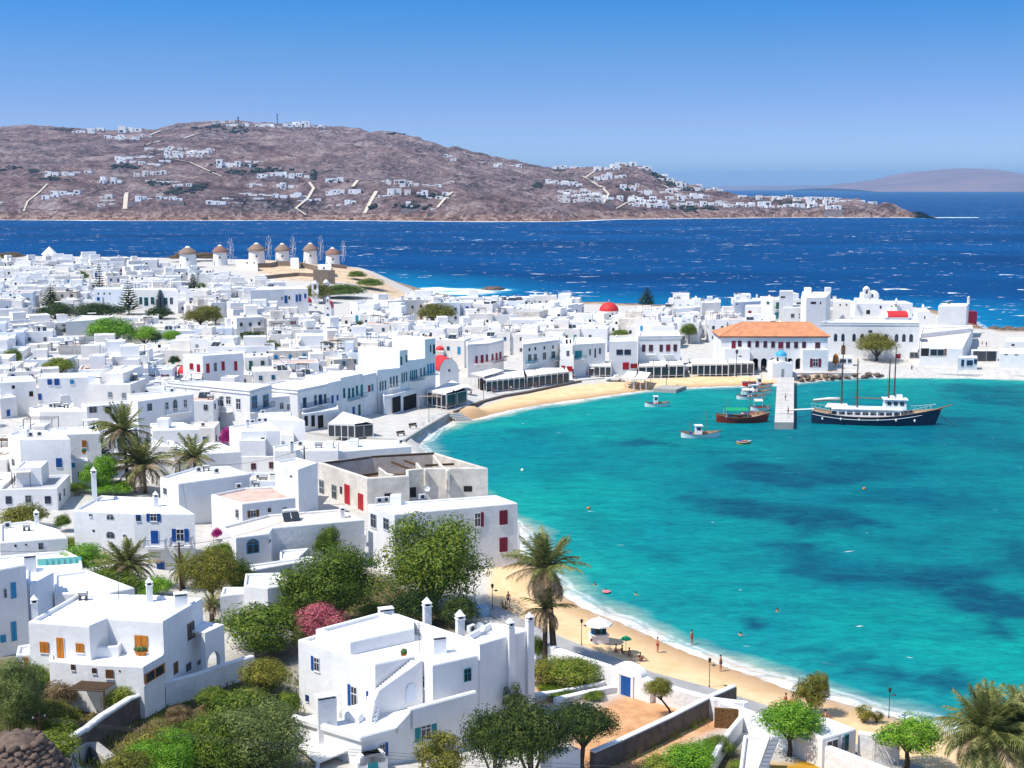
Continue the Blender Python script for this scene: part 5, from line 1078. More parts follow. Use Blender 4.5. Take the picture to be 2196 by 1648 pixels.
# wings standing forward
for nm,(xa,ya,xb,yb_,zt_)in(('right_wing',(1770,880,2070,885,None)),('left_wing',(845,870,1145,870,None))):
 A_=at_y(*tp('K',xa,ya),fy);B_=at_y(*tp('K',xb,yb_),fy);b=MB();poly=ccw([(A_.x,fy),(B_.x,fy),(B_.x,fy+3.2),(A_.x,fy+3.2)]);shell(b,poly,g.z-1,A_.z,.5,.25);b.prism(inset(poly,.2),A_.z-.7,A_.z-.5);b.build('wing',['whitewash'],hall)
wp_=ccw([(at_y(*tp('K',1770,880),fy).x,fy),(at_y(*tp('K',2070,880),fy).x,fy),(at_y(*tp('K',2070,880),fy).x,fy+3),(at_y(*tp('K',1770,880),fy).x,fy+3)])
def hall_w(x,y,w_,h_,st,pol):
 hh_=wall_hit(pol,*tp('K',x,y));
 if hh_:opening(hall,hh_[0],hh_[1],w_/5.49/F*hh_[3],h_/5.49/F*hh_[3],st)
hpc=ccw(hp_)
hall_w(1915,1035,64,100,'open:maroon',wp_)
for(x,y,w_,h_,st)in((951,825,56,96,'door:maroon'),(1023,810,42,70,'panes:maroon'),(1134,815,40,70,'panes:maroon'),(1228,815,42,70,'panes:maroon'),(1323,818,42,72,'panes:maroon'),(1415,820,42,72,'panes:maroon'),
       (1505,828,58,76,'shut:maroon'),(1590,825,44,72,'panes:maroon'),(1686,825,44,72,'panes:maroon'),(1780,825,44,72,'panes:maroon'),(1940,838,58,86,'pane:maroon')):hall_w(x,y,w_,h_,st,hpc)
# tiled hip roof: ridges of tiles as real relief, each slope its own part
node_mat('orange_tile',(0.66,0.29,0.15),.85,.1,var=.30,vscale=.6,bump=.4,bscale=6);node_mat('ridge_tile',(0.70,0.30,0.13),.85,.1,var=.2,vscale=1)
zrg=at_y(*tp('K',1300,560),fy+3+D_/2).z;ov=.5;X0,X1,Y0,Y1=xl-ov,xr+ov,fy+3-ov,fy+3+D_+ov;rx0=at_y(*tp('K',1040,560),fy+9.5).x;rx1=at_y(*tp('K',1835,570),fy+9.5).x;ym=(Y0+Y1)/2
def slope(nm,lo_a,lo_b,hi_a,hi_b,n):
 """corrugated slope between a lower edge and an upper edge: rows of half-round tiles"""
 b=MB();lo_a,lo_b,hi_a,hi_b=map(Vector,(lo_a,lo_b,hi_a,hi_b));nrm=(lo_b-lo_a).cross(hi_a-lo_a).normalized();nrm=nrm if nrm.z>0 else-nrm;m_=n*4;rows=[]
 for i in range(m_+1):
  s=i/m_;ph=(i%4)/4;hgt=.11*math.sin(ph*math.pi)if ph<1 else 0;off=nrm*(hgt+.02);lo=lo_a.lerp(lo_b,s);e=(lo_b-lo_a);
  # run straight up the slope until the hip
  x=s;ua=(hi_a-lo_a).dot(e)/e.length_squared;ub=(hi_b-lo_a).dot(e)/e.length_squared;k=1.0
  if s<ua:k=s/max(ua,1e-6)
  elif s>ub:k=(1-s)/max(1-ub,1e-6)
  up=(hi_a-lo_a)-e*ua;rows.append((lo+off,lo+up*k+off*(1 if k>0 else 0)))
 vs=[p for r in rows for p in r];b.add(vs,[(2*i,2*i+2,2*i+3,2*i+1)for i in range(m_)],0,True);return b.build(nm,['orange_tile'],hall)
slope('tiled_slope',(X0,Y0,ez),(X1,Y0,ez),(rx0,ym,zrg),(rx1,ym,zrg),58)
slope('tiled_slope',(X1,Y0,ez),(X1,Y1,ez),(rx1,ym,zrg),(rx1,ym+.01,zrg),18);slope('tiled_slope',(X0,Y1,ez),(X0,Y0,ez),(rx0,ym+.01,zrg),(rx0,ym,zrg),18);slope('tiled_slope',(X1,Y1,ez),(X0,Y1,ez),(rx1,ym,zrg),(rx0,ym,zrg),58)
b=MB()
for p,q in(((rx0,ym,zrg),(rx1,ym,zrg)),((X0,Y0,ez),(rx0,ym,zrg)),((X1,Y0,ez),(rx1,ym,zrg))):b.tube((p[0],p[1],p[2]+.08),(q[0],q[1],q[2]+.08),.14,n=6)
b.build('ridge',['ridge_tile'],hall);b=MB();b.box(((X0+X1)/2,(Y0+Y1)/2,ez-.22),(X1-X0-.1,Y1-Y0-.1,.2));b.build('eaves',['paint_maroon'],hall)
FOOT.append((np.array(hp_),(xl+xr)/2,fy+9));THINGS.append(hall)
# ------------------------------------------------------------------ the long hall with arched windows
bh=HP('M',[(45,500),(1088,505),(1075,478),(190,465)],'long white hall with a row of dark arched windows behind the quay tree',vb=tp('M',0,880)[1],cornice=True,near=True,group=None,name='public_hall',cat='hall',
wins=[(206,660,34,78,'arch:navy'),(284,660,34,78,'arch:navy'),(401,660,34,78,'arch:navy'),(487,664,42,84,'arch:navy'),(571,660,38,78,'arch:navy'),(652,660,36,78,'arch:navy'),(739,664,42,78,'arch:navy'),(850,664,36,78,'arch:navy'),(927,664,36,78,'arch:navy'),(1004,666,38,80,'arch:navy'),
  (287,790,46,90,'door:brown'),(572,598,40,30,'pane:grey'),(870,858,50,46,'door:maroon'),(1035,848,90,62,'pane:grey')])
HP('M',[(330,712),(560,715),(540,700),(340,700)],'white two-storey porch block on the front of the long arched hall',vb=tp('M',0,870)[1],wins=[(485,775,50,44,'hole')],near=True)
HP('M',[(235,865),(395,868),(390,850),(240,852)],'white quayside refreshment stand with glazed front',vb=tp('M',0,960)[1],wins=[(285,910,60,40,'pane:navy'),(355,910,40,40,'pane:grey')],near=True,cat='kiosk',name='kiosk',group=None)
# whitewashed church with a lumpy body and dome
g=ground(*tp('M',600,470));dep=proj(g)[2];S=dep/F/4.924;ch=thing('church',(g.x,g.y+8,g.z),'lumpy whitewashed church with a smooth white dome on the point','church')
def MX(x,y,yy):p=at_y(*tp('M',x,y),yy);return p
def mblock(xa,ya,xb,dy,y0,nm='wall',tap=1.0):
 A_=MX(xa,ya,y0);B_=MX(xb,ya,y0);b=MB();b.box(((A_.x+B_.x)/2,y0+dy/2,g.z-1),(abs(B_.x-A_.x),dy,A_.z-g.z+1),0,0,tap);return b.build(nm,['whitewash'],ch)
yc=g.y+12;mblock(415,300,1022,11,yc);mblock(320,385,430,8,yc-1,'buttress',.7);mblock(440,262,730,9,yc+1,'shoulder',.84);mblock(505,195,670,7,yc+2,'tower',.9);mblock(770,345,880,4,yc-2.5,'porch',.55)
c=MX(603,225,yc+5);r_=62*S*1.05;b=MB();b.lathe((c.x,c.y,c.z-.8),[(r_,0),(r_,.9)]+[(r_*math.cos(k/8*1.5708),.9+r_*.95*math.sin(k/8*1.5708))for k in range(1,8)]+[(.02,.9+r_*.95)],24);b.build('dome',['whitewash'],ch)
c=MX(530,200,yc+3);b=MB();b.box((c.x,c.y,c.z-1),(2.2,1.6,3.0));b.lathe((c.x,c.y,c.z+2),[(1.1,0),(.8,.5),(.05,.9)],12);b.build('belfry',['whitewash'],ch)
for(x,y)in((590,220),(533,178)):p=MX(x,y,yc+1.95);opening(ch,tuple(p),(0,-1),.7,1.4,'archhole',off=.4)
for(x,y,w_,h_)in((550,392,40,44),(682,340,20,30),(797,340,18,26),(843,320,14,24)):p=MX(x,y,yc);opening(ch,tuple(p),(0,-1),w_*S,h_*S,'hole',off=.03)
for(x,y)in((420,262),(848,268),(1130,330)):c=MX(x,y,yc-1);b=MB();b.box((c.x,c.y,c.z-1.2),(.8,.8,1.2));b.box((c.x,c.y,c.z),(.8,.8,.9),0,0,.05);b.build('pinnacle',['whitewash'],ch)
FOOT.append((np.array([(g.x-20,g.y+4),(g.x+20,g.y+4),(g.x+20,g.y+24),(g.x-20,g.y+24)]),g.x,g.y+12))
THINGS.append(ch)
# red vault and pink roofs in front of the church
b=MB();A_=at_z(*tp('M',755,445),12.4);Bq=at_z(*tp('M',950,440),12.4);L_=(Bq-A_).length
rv_=thing('chapel',(A_.x+L_/2,A_.y,5),'white chapel with a wide crimson barrel roof on the long arched hall side','chapel','domed chapels among the houses')
b=MB();b.box((A_.x+L_/2,A_.y+2.5,4),(L_*1.35,6.0,8.3));b.build('wall',['whitewash'],rv_)
b=MB();vs=[];n=10
for xx in(A_.x,A_.x+L_):vs+=[(xx+(.8 if i>4 else 0)*(1 if xx==A_.x else-1)*0,A_.y+2.5-2.9*math.cos(math.pi*i/n),12.3+1.7*math.sin(math.pi*i/n))for i in range(n+1)]
b.add(vs,[(i,n+1+i,n+2+i,i+1)for i in range(n)],0,True);b.add(vs[:n+1],[tuple(range(n+1))],1);b.add(vs[n+1:],[tuple(range(n,-1,-1))],1);b.build('barrel_roof',['red_dome','whitewash'],rv_)
for s in(0,1):
 b=MB();vs=[(A_.x-.5+s*(L_+1.0),A_.y+2.5-3.2*math.cos(math.pi*i/n),12.1+2.1*math.sin(math.pi*i/n))for i in range(n+1)];vs+=[(x+.5*(1-2*s),y,z)for x,y,z in vs]
 b.add(vs,[(i,i+1,n+2+i,n+1+i)for i in range(n)]+[tuple(range(n+1)),tuple(range(2*n+1,n,-1))]);b.build('gable',['whitewash'],rv_)
THINGS.append(rv_)
# ------------------------------------------------------------------ the little blue-domed chapel at the pier
g=ground(*tp('K',1525,1222));dep=proj(g)[2];S=dep/F/5.49
cw,cdp=235*S,7.0;zt=g.z+(1222-1050)*S
cc=thing('chapel',(g.x,g.y+3,g.z),'tiny chapel with a sky-blue dome at the head of the stone pier','chapel')
b=MB();b.box((g.x,g.y+cdp/2,g.z-1),(cw,cdp,zt-g.z+1),0);
b.add([(g.x-cw/2,g.y,zt),(g.x+cw/2,g.y,zt),(g.x,g.y,zt+30*S),(g.x-cw/2,g.y+cdp,zt),(g.x+cw/2,g.y+cdp,zt),(g.x,g.y+cdp,zt+30*S)],[(0,1,2),(5,4,3),(1,4,5,2),(0,2,5,3)]);b.build('nave',['whitewash'],cc)
b=MB();b.lathe((g.x+.2,g.y+3.6,zt-.2),[(72*S,0),(72*S,78*S+.2),(76*S,80*S+.2)],24);b.build('drum',['whitewash'],cc)
b=MB();r_=68*S;z_=zt+78*S;b.lathe((g.x+.2,g.y+3.6,z_),[(r_*math.cos(k/8*1.5708),r_*.95*math.sin(k/8*1.5708))for k in range(8)]+[(.02,r_*.95)],28);b.build('dome',['blue_dome'],cc)
for a in(-.75,.75):opening(cc,(g.x+.2+math.sin(a)*72*S,g.y+3.6-math.cos(a)*72*S,zt+42*S),(math.sin(a),-math.cos(a)),.55,1.2,'archhole')
for s in(-1,1):
 b=MB();b.box((g.x+s*cw*.46,g.y+.5,zt-.3),(.5,.8,1.0));b.build('pinnacle',['whitewash'],cc)
opening(cc,(g.x,g.y,g.z+1.5),(0,-1),.75,2.1,'door:grey')
chap=g.copy()
FOOT.append((np.array([(g.x-4,g.y),(g.x+4,g.y),(g.x+4,g.y+8),(g.x-4,g.y+8)]),g.x,g.y))
# ------------------------------------------------------------------ promenade, walls and garden by the near beach
def strip(t,left,right,dz,mat,name,kind='structure',z=None,thick=.18):
 b=MB();L_=[]
 for(a,c)in zip(left,right):
  p,q=(ground(*tp(t,*a)),ground(*tp(t,*c)))if z is None else(at_z(*tp(t,*a),z),at_z(*tp(t,*c),z));L_.append((p,q))
 for i in range(len(L_)-1):
  (p,q),(r_,s)=L_[i],L_[i+1];zz=lambda o:(z if z is not None else o.z)+dz
  b.add([(p.x,p.y,zz(p)),(q.x,q.y,zz(q)),(s.x,s.y,zz(s)),(r_.x,r_.y,zz(r_)),(p.x,p.y,zz(p)-thick),(q.x,q.y,zz(q)-thick),(s.x,s.y,zz(s)-thick),(r_.x,r_.y,zz(r_)-thick)],[(0,1,2,3),(0,3,7,4),(1,5,6,2),(0,4,5,1),(3,2,6,7)])
 return b.build(name,[mat],None,kind=kind)
node_mat('paving',(0.40,0.39,0.385),.9,.1,var=.22,vscale=.5,bump=.3);node_mat('paving_light',(0.58,0.56,0.53),.9,.1,var=.18,vscale=.4,bump=.2)
node_mat('rough_wash',(0.78,0.78,0.79),.95,.1,var=.14,vscale=.8,bump=1.0,bscale=1.6)
FAR=[(1045,1292),(1120,1330),(1190,1363),(1250,1388),(1320,1413),(1400,1445),(1480,1466),(1540,1482),(1640,1514),(1760,1570),(1900,1622),(2100,1690)]
NEAR=[(1030,1312),(1100,1347),(1180,1384),(1245,1408),(1310,1432),(1390,1462),(1472,1484),(1530,1499),(1625,1534),(1740,1590),(1880,1644),(2080,1712)]
strip('P',FAR,NEAR,.12,'paving','promenade')
BW=[(1150,1410),(1190,1430),(1245,1450),(1305,1470),(1325,1482)];BW2=[(1392,1500),(1450,1518),(1530,1541),(1625,1577),(1740,1634),(1890,1694),(2050,1754)]
def wall_px(t,pts,h,th,mat,label,z0=-2.2,name='garden_wall',rd=.12,cat='wall',zc=None):
 P_=[ground(*tp(t,*p))if zc is None else at_z(*tp(t,*p),zc)for p in pts];b=MB();hs_=h if hasattr(h,'__len__')else[h]*len(P_)
 wallrun(b,P_,[p.z+z0 for p in P_],[p.z+q for p,q in zip(P_,hs_)],th,0,rd);return b.build(name,[mat],None,label=label,cat=cat)
wall_px('P',BW,2.1,.7,'rough_wash','rough whitewashed beach wall running left from the blue garden door to the palms',name='beach_wall')
wall_px('P',BW2,2.0,.7,'rough_wash','long rough whitewashed beach wall running right from the blue garden door',name='beach_wall')
# sloping whitewashed face of the wall towards the garden
gA=ground(1312,1478);gB=ground(1390,1504);p=(gA+gB)/2;e_=(gB-gA);rz_=math.atan2(e_.y,e_.x);W_=e_.length
gate=thing('garden_gate',(p.x,p.y,p.z-.3),'white arched beach gateway with a bright blue wooden door','gate')
b=MB();zb_=p.z-1.5;n=14;ex,nr_=Vector((math.cos(rz_),math.sin(rz_),0)),Vector((math.sin(rz_),-math.cos(rz_),0));out=[(-W_*.62,0),(W_*.62,0),(W_*.62,3.5),(W_*.5,3.6)]
for i in range(n+1):a=math.pi*i/n;out.append((W_*.40*math.cos(a),3.75+.95*math.sin(a)))
out+=[(-W_*.5,3.6),(-W_*.62,3.5)]
f_=[tuple(Vector((p.x,p.y,zb_+z))+ex*x+nr_*.45)for x,z in out];bk=[tuple(Vector((p.x,p.y,zb_+z))+ex*x-nr_*.45)for x,z in out];m_=len(out)
b.add(f_+bk,[tuple(range(m_)),tuple(range(2*m_-1,m_-1,-1))]+[(i,m_+i,m_+(i+1)%m_,(i+1)%m_)for i in range(m_)]);b.build('gateway',['whitewash'],gate)
q=Vector((p.x,p.y,p.z+.78))+nr_*.46-ex*.1;opening(gate,tuple(q),(nr_.x,nr_.y),1.35,2.35,'door:blue',True,.02)
b=MB();
for s in(-.82,.82):b.box(tuple(q+ex*s+nr_*.05-Vector((0,0,1.3))),(.22,.2,2.6),rz_)
b.box(tuple(q+nr_*.05+Vector((0,0,1.25))),(1.9,.2,.2),rz_);b.build('door_surround',['whitewash'],gate)
# garden walls and raised beds
wall_px('N',[(150,925),(330,905),(640,850),(790,805),(900,790)],.75,.45,'whitewash','low white bed wall leading to the blue garden door',name='garden_wall')
wall_px('N',[(330,960),(560,905),(760,865),(980,835)],.7,.6,'whitewash','broad white kerb wall edging the bare earth plot',name='garden_wall')
wall_px('N',[(620,1500),(850,1400),(1200,1230),(1560,1040),(1735,960)],1.9,.5,'stone_dark','straight dark stone wall with a pale top on the right of the bare earth plot',name='stone_wall',z0=-1.2)
wall_px('N',[(620,1500),(850,1400),(1200,1230),(1560,1040),(1730,962)],2.05,.56,'rough_wash','pale flat coping along the straight dark stone wall',name='wall_coping',z0=1.88,rd=.05)
wall_px('N',[(1575,1080),(1820,1110),(1830,1120)],2.2,.5,'whitewash','white wall with rounded top behind the brushwood panel',name='garden_wall')
wall_px('N',[(1820,1120),(1700,1270),(1600,1420),(1560,1500)],1.4,.5,'whitewash','white wall descending beside the skylight roof',name='garden_wall')
node_mat('brushwood',(0.22,0.12,0.05),1,0,var=.6,vscale=6,bump=1.0,bscale=12)
wall_px('N',[(1580,1135),(1790,1150)],1.9,.25,'brushwood','brown brushwood screen panel under the white wall',name='brushwood_screen',z0=-.8,cat='screen')
# flat roofs at the lower right: skylight roof, glazed white house, orange lawn
HP('Q',[(-20,1200),(195,1205),(90,1500),(-60,1500)],'flat pink-grey roof with a slanting strip of skylight panes at the lower right',h=3.0,near=True,roof='roof_cream',group=None)
fr_=THINGS[-1]
for k in range(8):
 a_=at_z(*tp('Q',205-k*13,1222+k*33),fr_['_z']+.05);c_=at_z(*tp('Q',262-k*13,1222+k*33),fr_['_z']+.05);d_=at_z(*tp('Q',262-(k+.8)*13,1222+(k+.8)*33),fr_['_z']+.05);f_=at_z(*tp('Q',205-(k+.8)*13,1222+(k+.8)*33),fr_['_z']+.05)
 b=MB();b.prism(ccw([tuple(q[:2])for q in(a_,c_,d_,f_)]),fr_['_z']-.1,fr_['_z']+.06);b.build('skylight_pane',['grey_metal'],fr_)
HP('Q',[(605,1230),(870,1150),(640,1060),(420,1060),(520,1180)],'low white beach house with a dark picture window and slatted door',h=2.7,wins=[(678,1300,90,120,'pane:white'),(760,1270,16,120,'panes:white'),(792,1262,30,130,'panes:teal')],near=True,group=None)
wall_px('Q',[(880,1400),(1000,1420),(1200,1430)],2.6,.6,'rough_wash','rubbly whitewashed wall beside the low beach house and orange lawn',name='garden_wall')
node_mat('brick_clay',(0.40,0.17,0.10),.95,.1,var=.4,vscale=3)
bp_=ground(*tp('Q',960,1370));root=thing('brick_steps',tuple(bp_),'small stepped brick planter against the white wall by the orange lawn','planter');rq=random.Random(4)
BRK=MB();BRK.box((0,0,0),(.24,.12,.085));bme=BRK.mesh('brick',['brick_clay'])
for(ox,wdt,ht)in((-.6,7,10),(1.4,6,5)):
 for r_ in range(ht):
  for c_ in range(int(wdt*(1-r_/(ht+3)))):
   put('brick',bme,root,(ox+(c_+.5*(r_%2))*.26+rq.uniform(-.01,.01),rq.uniform(-.03,.03),.0+r_*.1),rq.uniform(-.05,.05))
# ------------------------------------------------------------------ stone wall, pergola and drystone heap, lower left
wall_px('C',[(420,1580),(570,1470),(690,1370),(880,1240),(1110,1140)],[2.0,2.1,2.1,2.0,1.9],.55,'stone_dark','dark drystone wall with a pale top climbing from the lower left',name='stone_wall',z0=-1.5)
wall_px('C',[(420,1580),(570,1470),(690,1370),(880,1240),(1110,1140)],[2.15,2.25,2.25,2.15,2.05],.65,'rough_wash','pale rounded coping on the climbing drystone wall',name='wall_coping',z0=1.9,rd=.12)
wall_px('C',[(1105,1142),(1300,1090),(1500,1010),(1700,940)],[2.3,2.3,2.2,2.1],.6,'rough_wash','whitewashed garden wall continuing right from the drystone wall to the arched porch',name='garden_wall',z0=-1.5)
wall_px('C',[(380,1600),(560,1500),(640,1500),(760,1600)],[1.3,1.3,1.3,1.3],.9,'concrete','grey cement-topped wall hump at the bottom edge',name='garden_wall',z0=-1.5)
rs=random.Random(11);g=ground(*tp('C',110,1545));root=thing('drystone_heap',tuple(g),'rounded heap of dark red-brown drystones at the bottom left corner','stone heap')
rock_me=[]
for k in range(4):
 b=MB();b.ico((0,0,0),(.34,.27,.2),2,0,.16,rs);me_=b.mesh('stone',['stone_brown'])if 'stone_brown' in MAT else None
 if me_ is None:node_mat('stone_brown',(0.20,0.145,0.115),1,.05,var=.5,vscale=2.2,bump=.6);me_=b.mesh('stone',['stone_brown'])
 rock_me.append(me_)
for lay in range(9):
 for k in range(30-lay*2):
  a=k/(30-lay*2)*2*math.pi;r_=2.9-lay*.18+rs.uniform(-.1,.1)
  put('stone',rock_me[rs.randrange(4)],root,(math.cos(a)*r_*1.15,math.sin(a)*r_,lay*.30-.6),rs.uniform(0,6),(rs.uniform(.9,1.4),)*3)
b=MB();b.lathe((g.x,g.y,g.z-1),[(2.7,0),(2.2,2),(1.2,3.0),(.02,3.3)],16);b.build('fill',['stone_brown'],root)
# timber pergola
pc=[ground(*tp('C',x,y))for x,y in((472,1170),(690,1120),(608,1150),(560,1085))];zz_=pc[0].z+2.6;root=thing('pergola',tuple(pc[0]),'dark timber pergola with a slatted roof in front of the orange-doored villa','pergola')
pr=[at_z(*tp('C',x,y),zz_)for x,y in((470,1035),(700,1045),(790,985),(590,960))]
for q in pr:
 b=MB();b.box((q.x,q.y,T(q.x,q.y)-.2),(.14,.14,zz_-T(q.x,q.y)+.2));b.build('post',['timber'],root)
for i in range(22):
 s=i/21;a_=pr[0].lerp(pr[1],s);c_=pr[3].lerp(pr[2],s);b=MB();e_=c_-a_;b.box(((a_.x+c_.x)/2,(a_.y+c_.y)/2,zz_+.1),(e_.length,.09,.07),math.atan2(e_.y,e_.x));b.build('slat',['timber'],root)
for a_,c_ in((pr[0],pr[1]),(pr[3],pr[2])):b=MB();b.tube(a_+Vector((0,0,.02)),c_+Vector((0,0,.02)),.08,n=6);b.build('beam',['timber'],root)
# roof pergola on the tall plain cube house
g=at_z(*tp('A',300,480),12.2);root=thing('roof_pergola',tuple(g),'black metal pergola on the roof of the plain cube house','pergola');
for i,(x,y)in enumerate(((-2.2,0),(2.2,0),(2.2,3),(-2.2,3))):
 b=MB();b.tube((g.x+x,g.y+y,g.z-.4),(g.x+x,g.y+y,g.z+2.2),.06,n=6);b.build('post',['dark_metal'],root)
for i in range(9):b=MB();b.box((g.x-2.2+i*.55,g.y+1.5,g.z+2.2),(.08,3.2,.08));b.build('slat',['dark_metal'],root)
# ------------------------------------------------------------------ quay at the far side: wall, paving, steps, pier, rocks
QP_L=[(640,945),(700,935),(790,925),(850,935),(870,946)];
b=MB();QE=[(866,946),(905,920),(962,888),(1000,872),(1035,860),(1080,848),(1130,840),(1190,828),(1240,818),(1300,812)]
QI=[(660,930),(760,905),(850,868),(930,850),(985,832),(1040,826),(1100,822),(1150,815),(1210,806),(1290,803)]
strip('P',QE,QI,.22,'paving_light','quay_paving',thick=2.6)
strip('P',[(1290,812),(1400,806),(1500,800),(1640,797)],[(1290,795),(1400,786),(1500,782),(1640,782)],.2,'paving_light','quay_paving',thick=.5)
strip('P',[(1700,803),(1760,802),(1860,803),(1960,803),(2080,805),(2196,808),(2400,815)],[(1700,778),(1760,770),(1860,765),(1960,762),(2080,764),(2196,775),(2400,785)],.25,'paving_light','quay_paving',thick=2.8)
wall_px('P',[(866,948),(905,923),(962,890)],.45,.6,'concrete','sloping concrete sea wall at the end of the old quay',name='sea_wall',z0=-2.6,rd=.04)
wall_px('P',[(975,886),(1035,864),(1080,852),(1130,844),(1190,831),(1245,820)],.5,.7,'stone_dark','low dark stone kerb wall between the quay and the far beach',name='stone_wall',z0=-1.0,rd=.05)
root=thing('stone_steps',tuple(ground(985,888)),'stone steps leading from the quay down to the far beach','steps')
for k in range(5):p=at_z(975+5*k,886+3.2*k,1.6-.3*k);b=MB();b.box((p.x,p.y,1.4-.3*k-.4),(3.2,.6,.5),.5);b.build('step',['paving_light'],root)
# pier
P0,P1,P2,P3=(at_z(u,v,1.5)for u,v in((1661,906),(1702,906),(1703,810),(1667,810)));root=thing('pier',(P0.x,P0.y,0),'narrow grey stone pier running out from the blue-domed chapel','pier')
b=MB();b.prism(ccw([tuple(q[:2])for q in(P0,P1,P2,P3)]),-1.5,1.42);b.build('pier_body',['concrete'],root)
npl=30
for k in range(npl):
 a_=P0.lerp(P3,k/npl);c_=P1.lerp(P2,k/npl);a2=P0.lerp(P3,(k+.94)/npl);c2=P1.lerp(P2,(k+.94)/npl)
 for s0,s1 in((0,.33),(.335,.66),(.665,1)):b=MB();b.prism(ccw([tuple(q[:2])for q in(a_.lerp(c_,s0),a_.lerp(c_,s1),a2.lerp(c2,s1),a2.lerp(c2,s0))]),1.4,1.5+.015*((k*7)%3));b.build('paving_slab',['paving_light'],root)
sj=[at_z(u,v,.9)for u,v in((1400,833),(1450,836),(1472,828),(1420,826))];b=MB();b.prism(ccw([tuple(q[:2])for q in sj]),-1,.9);b.build('landing_stage',['concrete'],None,label='small flat concrete landing stage with a lamp at the far beach',cat='jetty')
# boulders
rk=thing('shore_rocks',tuple(ground(1760,808)),'row of brown boulders along the shore right of the blue-domed chapel','rocks');gz=rk.location
for k in range(110):
 s=rs.random();u=1712+s*185;v=818-s*12-rs.random()*12;p=at_z(u,v,.5);sc_=rs.uniform(1.2,3.2);put('boulder',rock_me[rs.randrange(4)],rk,(p.x-gz.x,p.y-gz.y,rs.uniform(.2,1.0)-gz.z),rs.uniform(0,6),(sc_,sc_,sc_))
for(u0,u1,v0,v1,nn,s0,lab)in((2120,2196,705,712,30,3,'rocks at the edge of the point by the white surf'),(1035,1075,620,623,10,5,'dark wave-washed rock in the surf behind the town'),(1620,1668,806,816,30,1.6,'low rocks left of the blue-domed chapel')):
 p0=at_z(u0,v0,0);r2=thing('shore_rocks',tuple(p0),lab,'rocks')
 for k in range(nn):p=at_z(rs.uniform(u0,u1),rs.uniform(v0,v1),0);sc_=s0*rs.uniform(.7,1.6);put('boulder',rock_me[rs.randrange(4)],r2,(p.x-p0.x,p.y-p0.y,.3*s0*rs.uniform(-.2,.5)),rs.uniform(0,6),(sc_*1.5,sc_,sc_))
# ------------------------------------------------------------------ lamps, benches, poles and wires
lamp_parts={}
def lamp(u,v,hgt,label,far=False):
 g=ground(u,v);root=thing('street_lamp',tuple(g),label,'lamp','black lamps along the beach promenade')
 if 'p' not in lamp_parts:
  b=MB();b.tube((0,0,0),(0,0,.3),.12,.09,8);b.tube((0,0,.3),(0,0,3.9),.06,.045,8);lamp_parts['p']=b.mesh('pole',['dark_metal'])
  b=MB();b.lathe((0,0,3.9),[(.05,0),(.16,.06),(.24,.5),(.30,.55),(.12,.72),(.03,.82)],10);lamp_parts['l']=b.mesh('lantern',['dark_metal'])
  b=MB();b.tube((0,0,3.55),(.55,0,3.6),.03,n=5);b.lathe((.62,0,3.42),[(.28,0),(.25,.1),(.05,.26)],10);lamp_parts['h']=b.mesh('spotlight',['dark_metal'])
 s=hgt/4.6
 for k,nm in(('p','pole'),('l','lantern'),('h','spotlight')):put(nm,lamp_parts[k],root,sc_=(s,s,s))
lamp(1247,1384,2.9,'black lamp left of the beach kiosk');lamp(1521,1474,3.0,'black lamp beside the long white beach wall');lamp(1056,1310,3.2,'black lamp half hidden by the round tree at the beach');lamp(1906,1540,3.0,'black lamp rising behind the bright green tree, lower right')
for(u,v,h_,lab)in((1037,858,4.5,'slim lamp on the quay before the long taverna awnings'),(1429,828,5.5,'lamp on the small landing stage'),(920,905,4.0,'lamp post with a planter on the open quay'),(973,876,4,'lamp post where the quay meets the far beach'),(1579,808,7,'tall lamp before the glazed waterfront restaurants'),(1210,822,4,'lamp at the end of the taverna awnings')):lamp(u,v,h_,lab)
def bench(u,v,lab,rz=.6):
 g=ground(u,v,.25);root=thing('bench',(g.x,g.y,g.z),lab,'bench','benches on the quay');b=MB();b.box((g.x,g.y,g.z+.42),(1.8,.5,.08),rz);b.build('seat',['timber'],root)
 b=MB();b.box((g.x-math.sin(rz)*.22,g.y+math.cos(rz)*.22,g.z+.55),(1.8,.06,.4),rz);b.build('backrest',['timber'],root)
 for s in(-.7,.7):b=MB();b.box((g.x+s*math.cos(rz),g.y+s*math.sin(rz),g.z),(.08,.45,.42),rz);b.build('leg',['dark_metal'],root)
bench(860,935,'dark bench nearest the sloping sea wall');bench(886,918,'dark bench second along the open quay');bench(1120,832,'bench on the quay before the taverna awnings');bench(1190,822,'bench at the far end of the stone kerb wall')
def pole(u,v,hpx,lab,r=.14,name='utility_pole'):
 g=ground(u,v);dep=proj(g)[2];H=hpx/F*dep;root=thing(name,tuple(g),lab,'pole','wooden utility poles');b=MB();b.tube((g.x,g.y,g.z),(g.x,g.y,g.z+H),r,r*.75,8);b.build('mast',['timber'],root)
 b=MB();b.box((g.x,g.y,g.z+H-.5),(1.1,.1,.1),.5);b.build('crossarm',['timber'],root)
 for s in(-.45,0,.45):b=MB();b.lathe((g.x+s*math.cos(.5),g.y+s*math.sin(.5),g.z+H-.4),[(.05,0),(.07,.08),(.03,.16)],6);b.build('insulator',['whitewash'],root)
 return g+Vector((0,0,H-.35))
tA=pole(388,1290,130,'thick dark wooden pole behind the orange-doored villa, before the blue balconies');tB=pole(388,1090,105,'tall wooden pole below the palms in front of the broad duct-roofed house');tC=pole(655,1085,130,'wooden pole before the roofless derelict building');tD=pole(87,1605,80,'short grey pole in the foreground scrub at the lower left')
tE=pole(1558,705,62,'bare mast on the skyline behind the terraces of the point',.16);tF=pole(907,1648,40,'rusty iron pipe post at the bottom edge before the large villa',.14,'pipe_post');tG=pole(17,850,48,'wooden pole at the left edge among the rooftops')
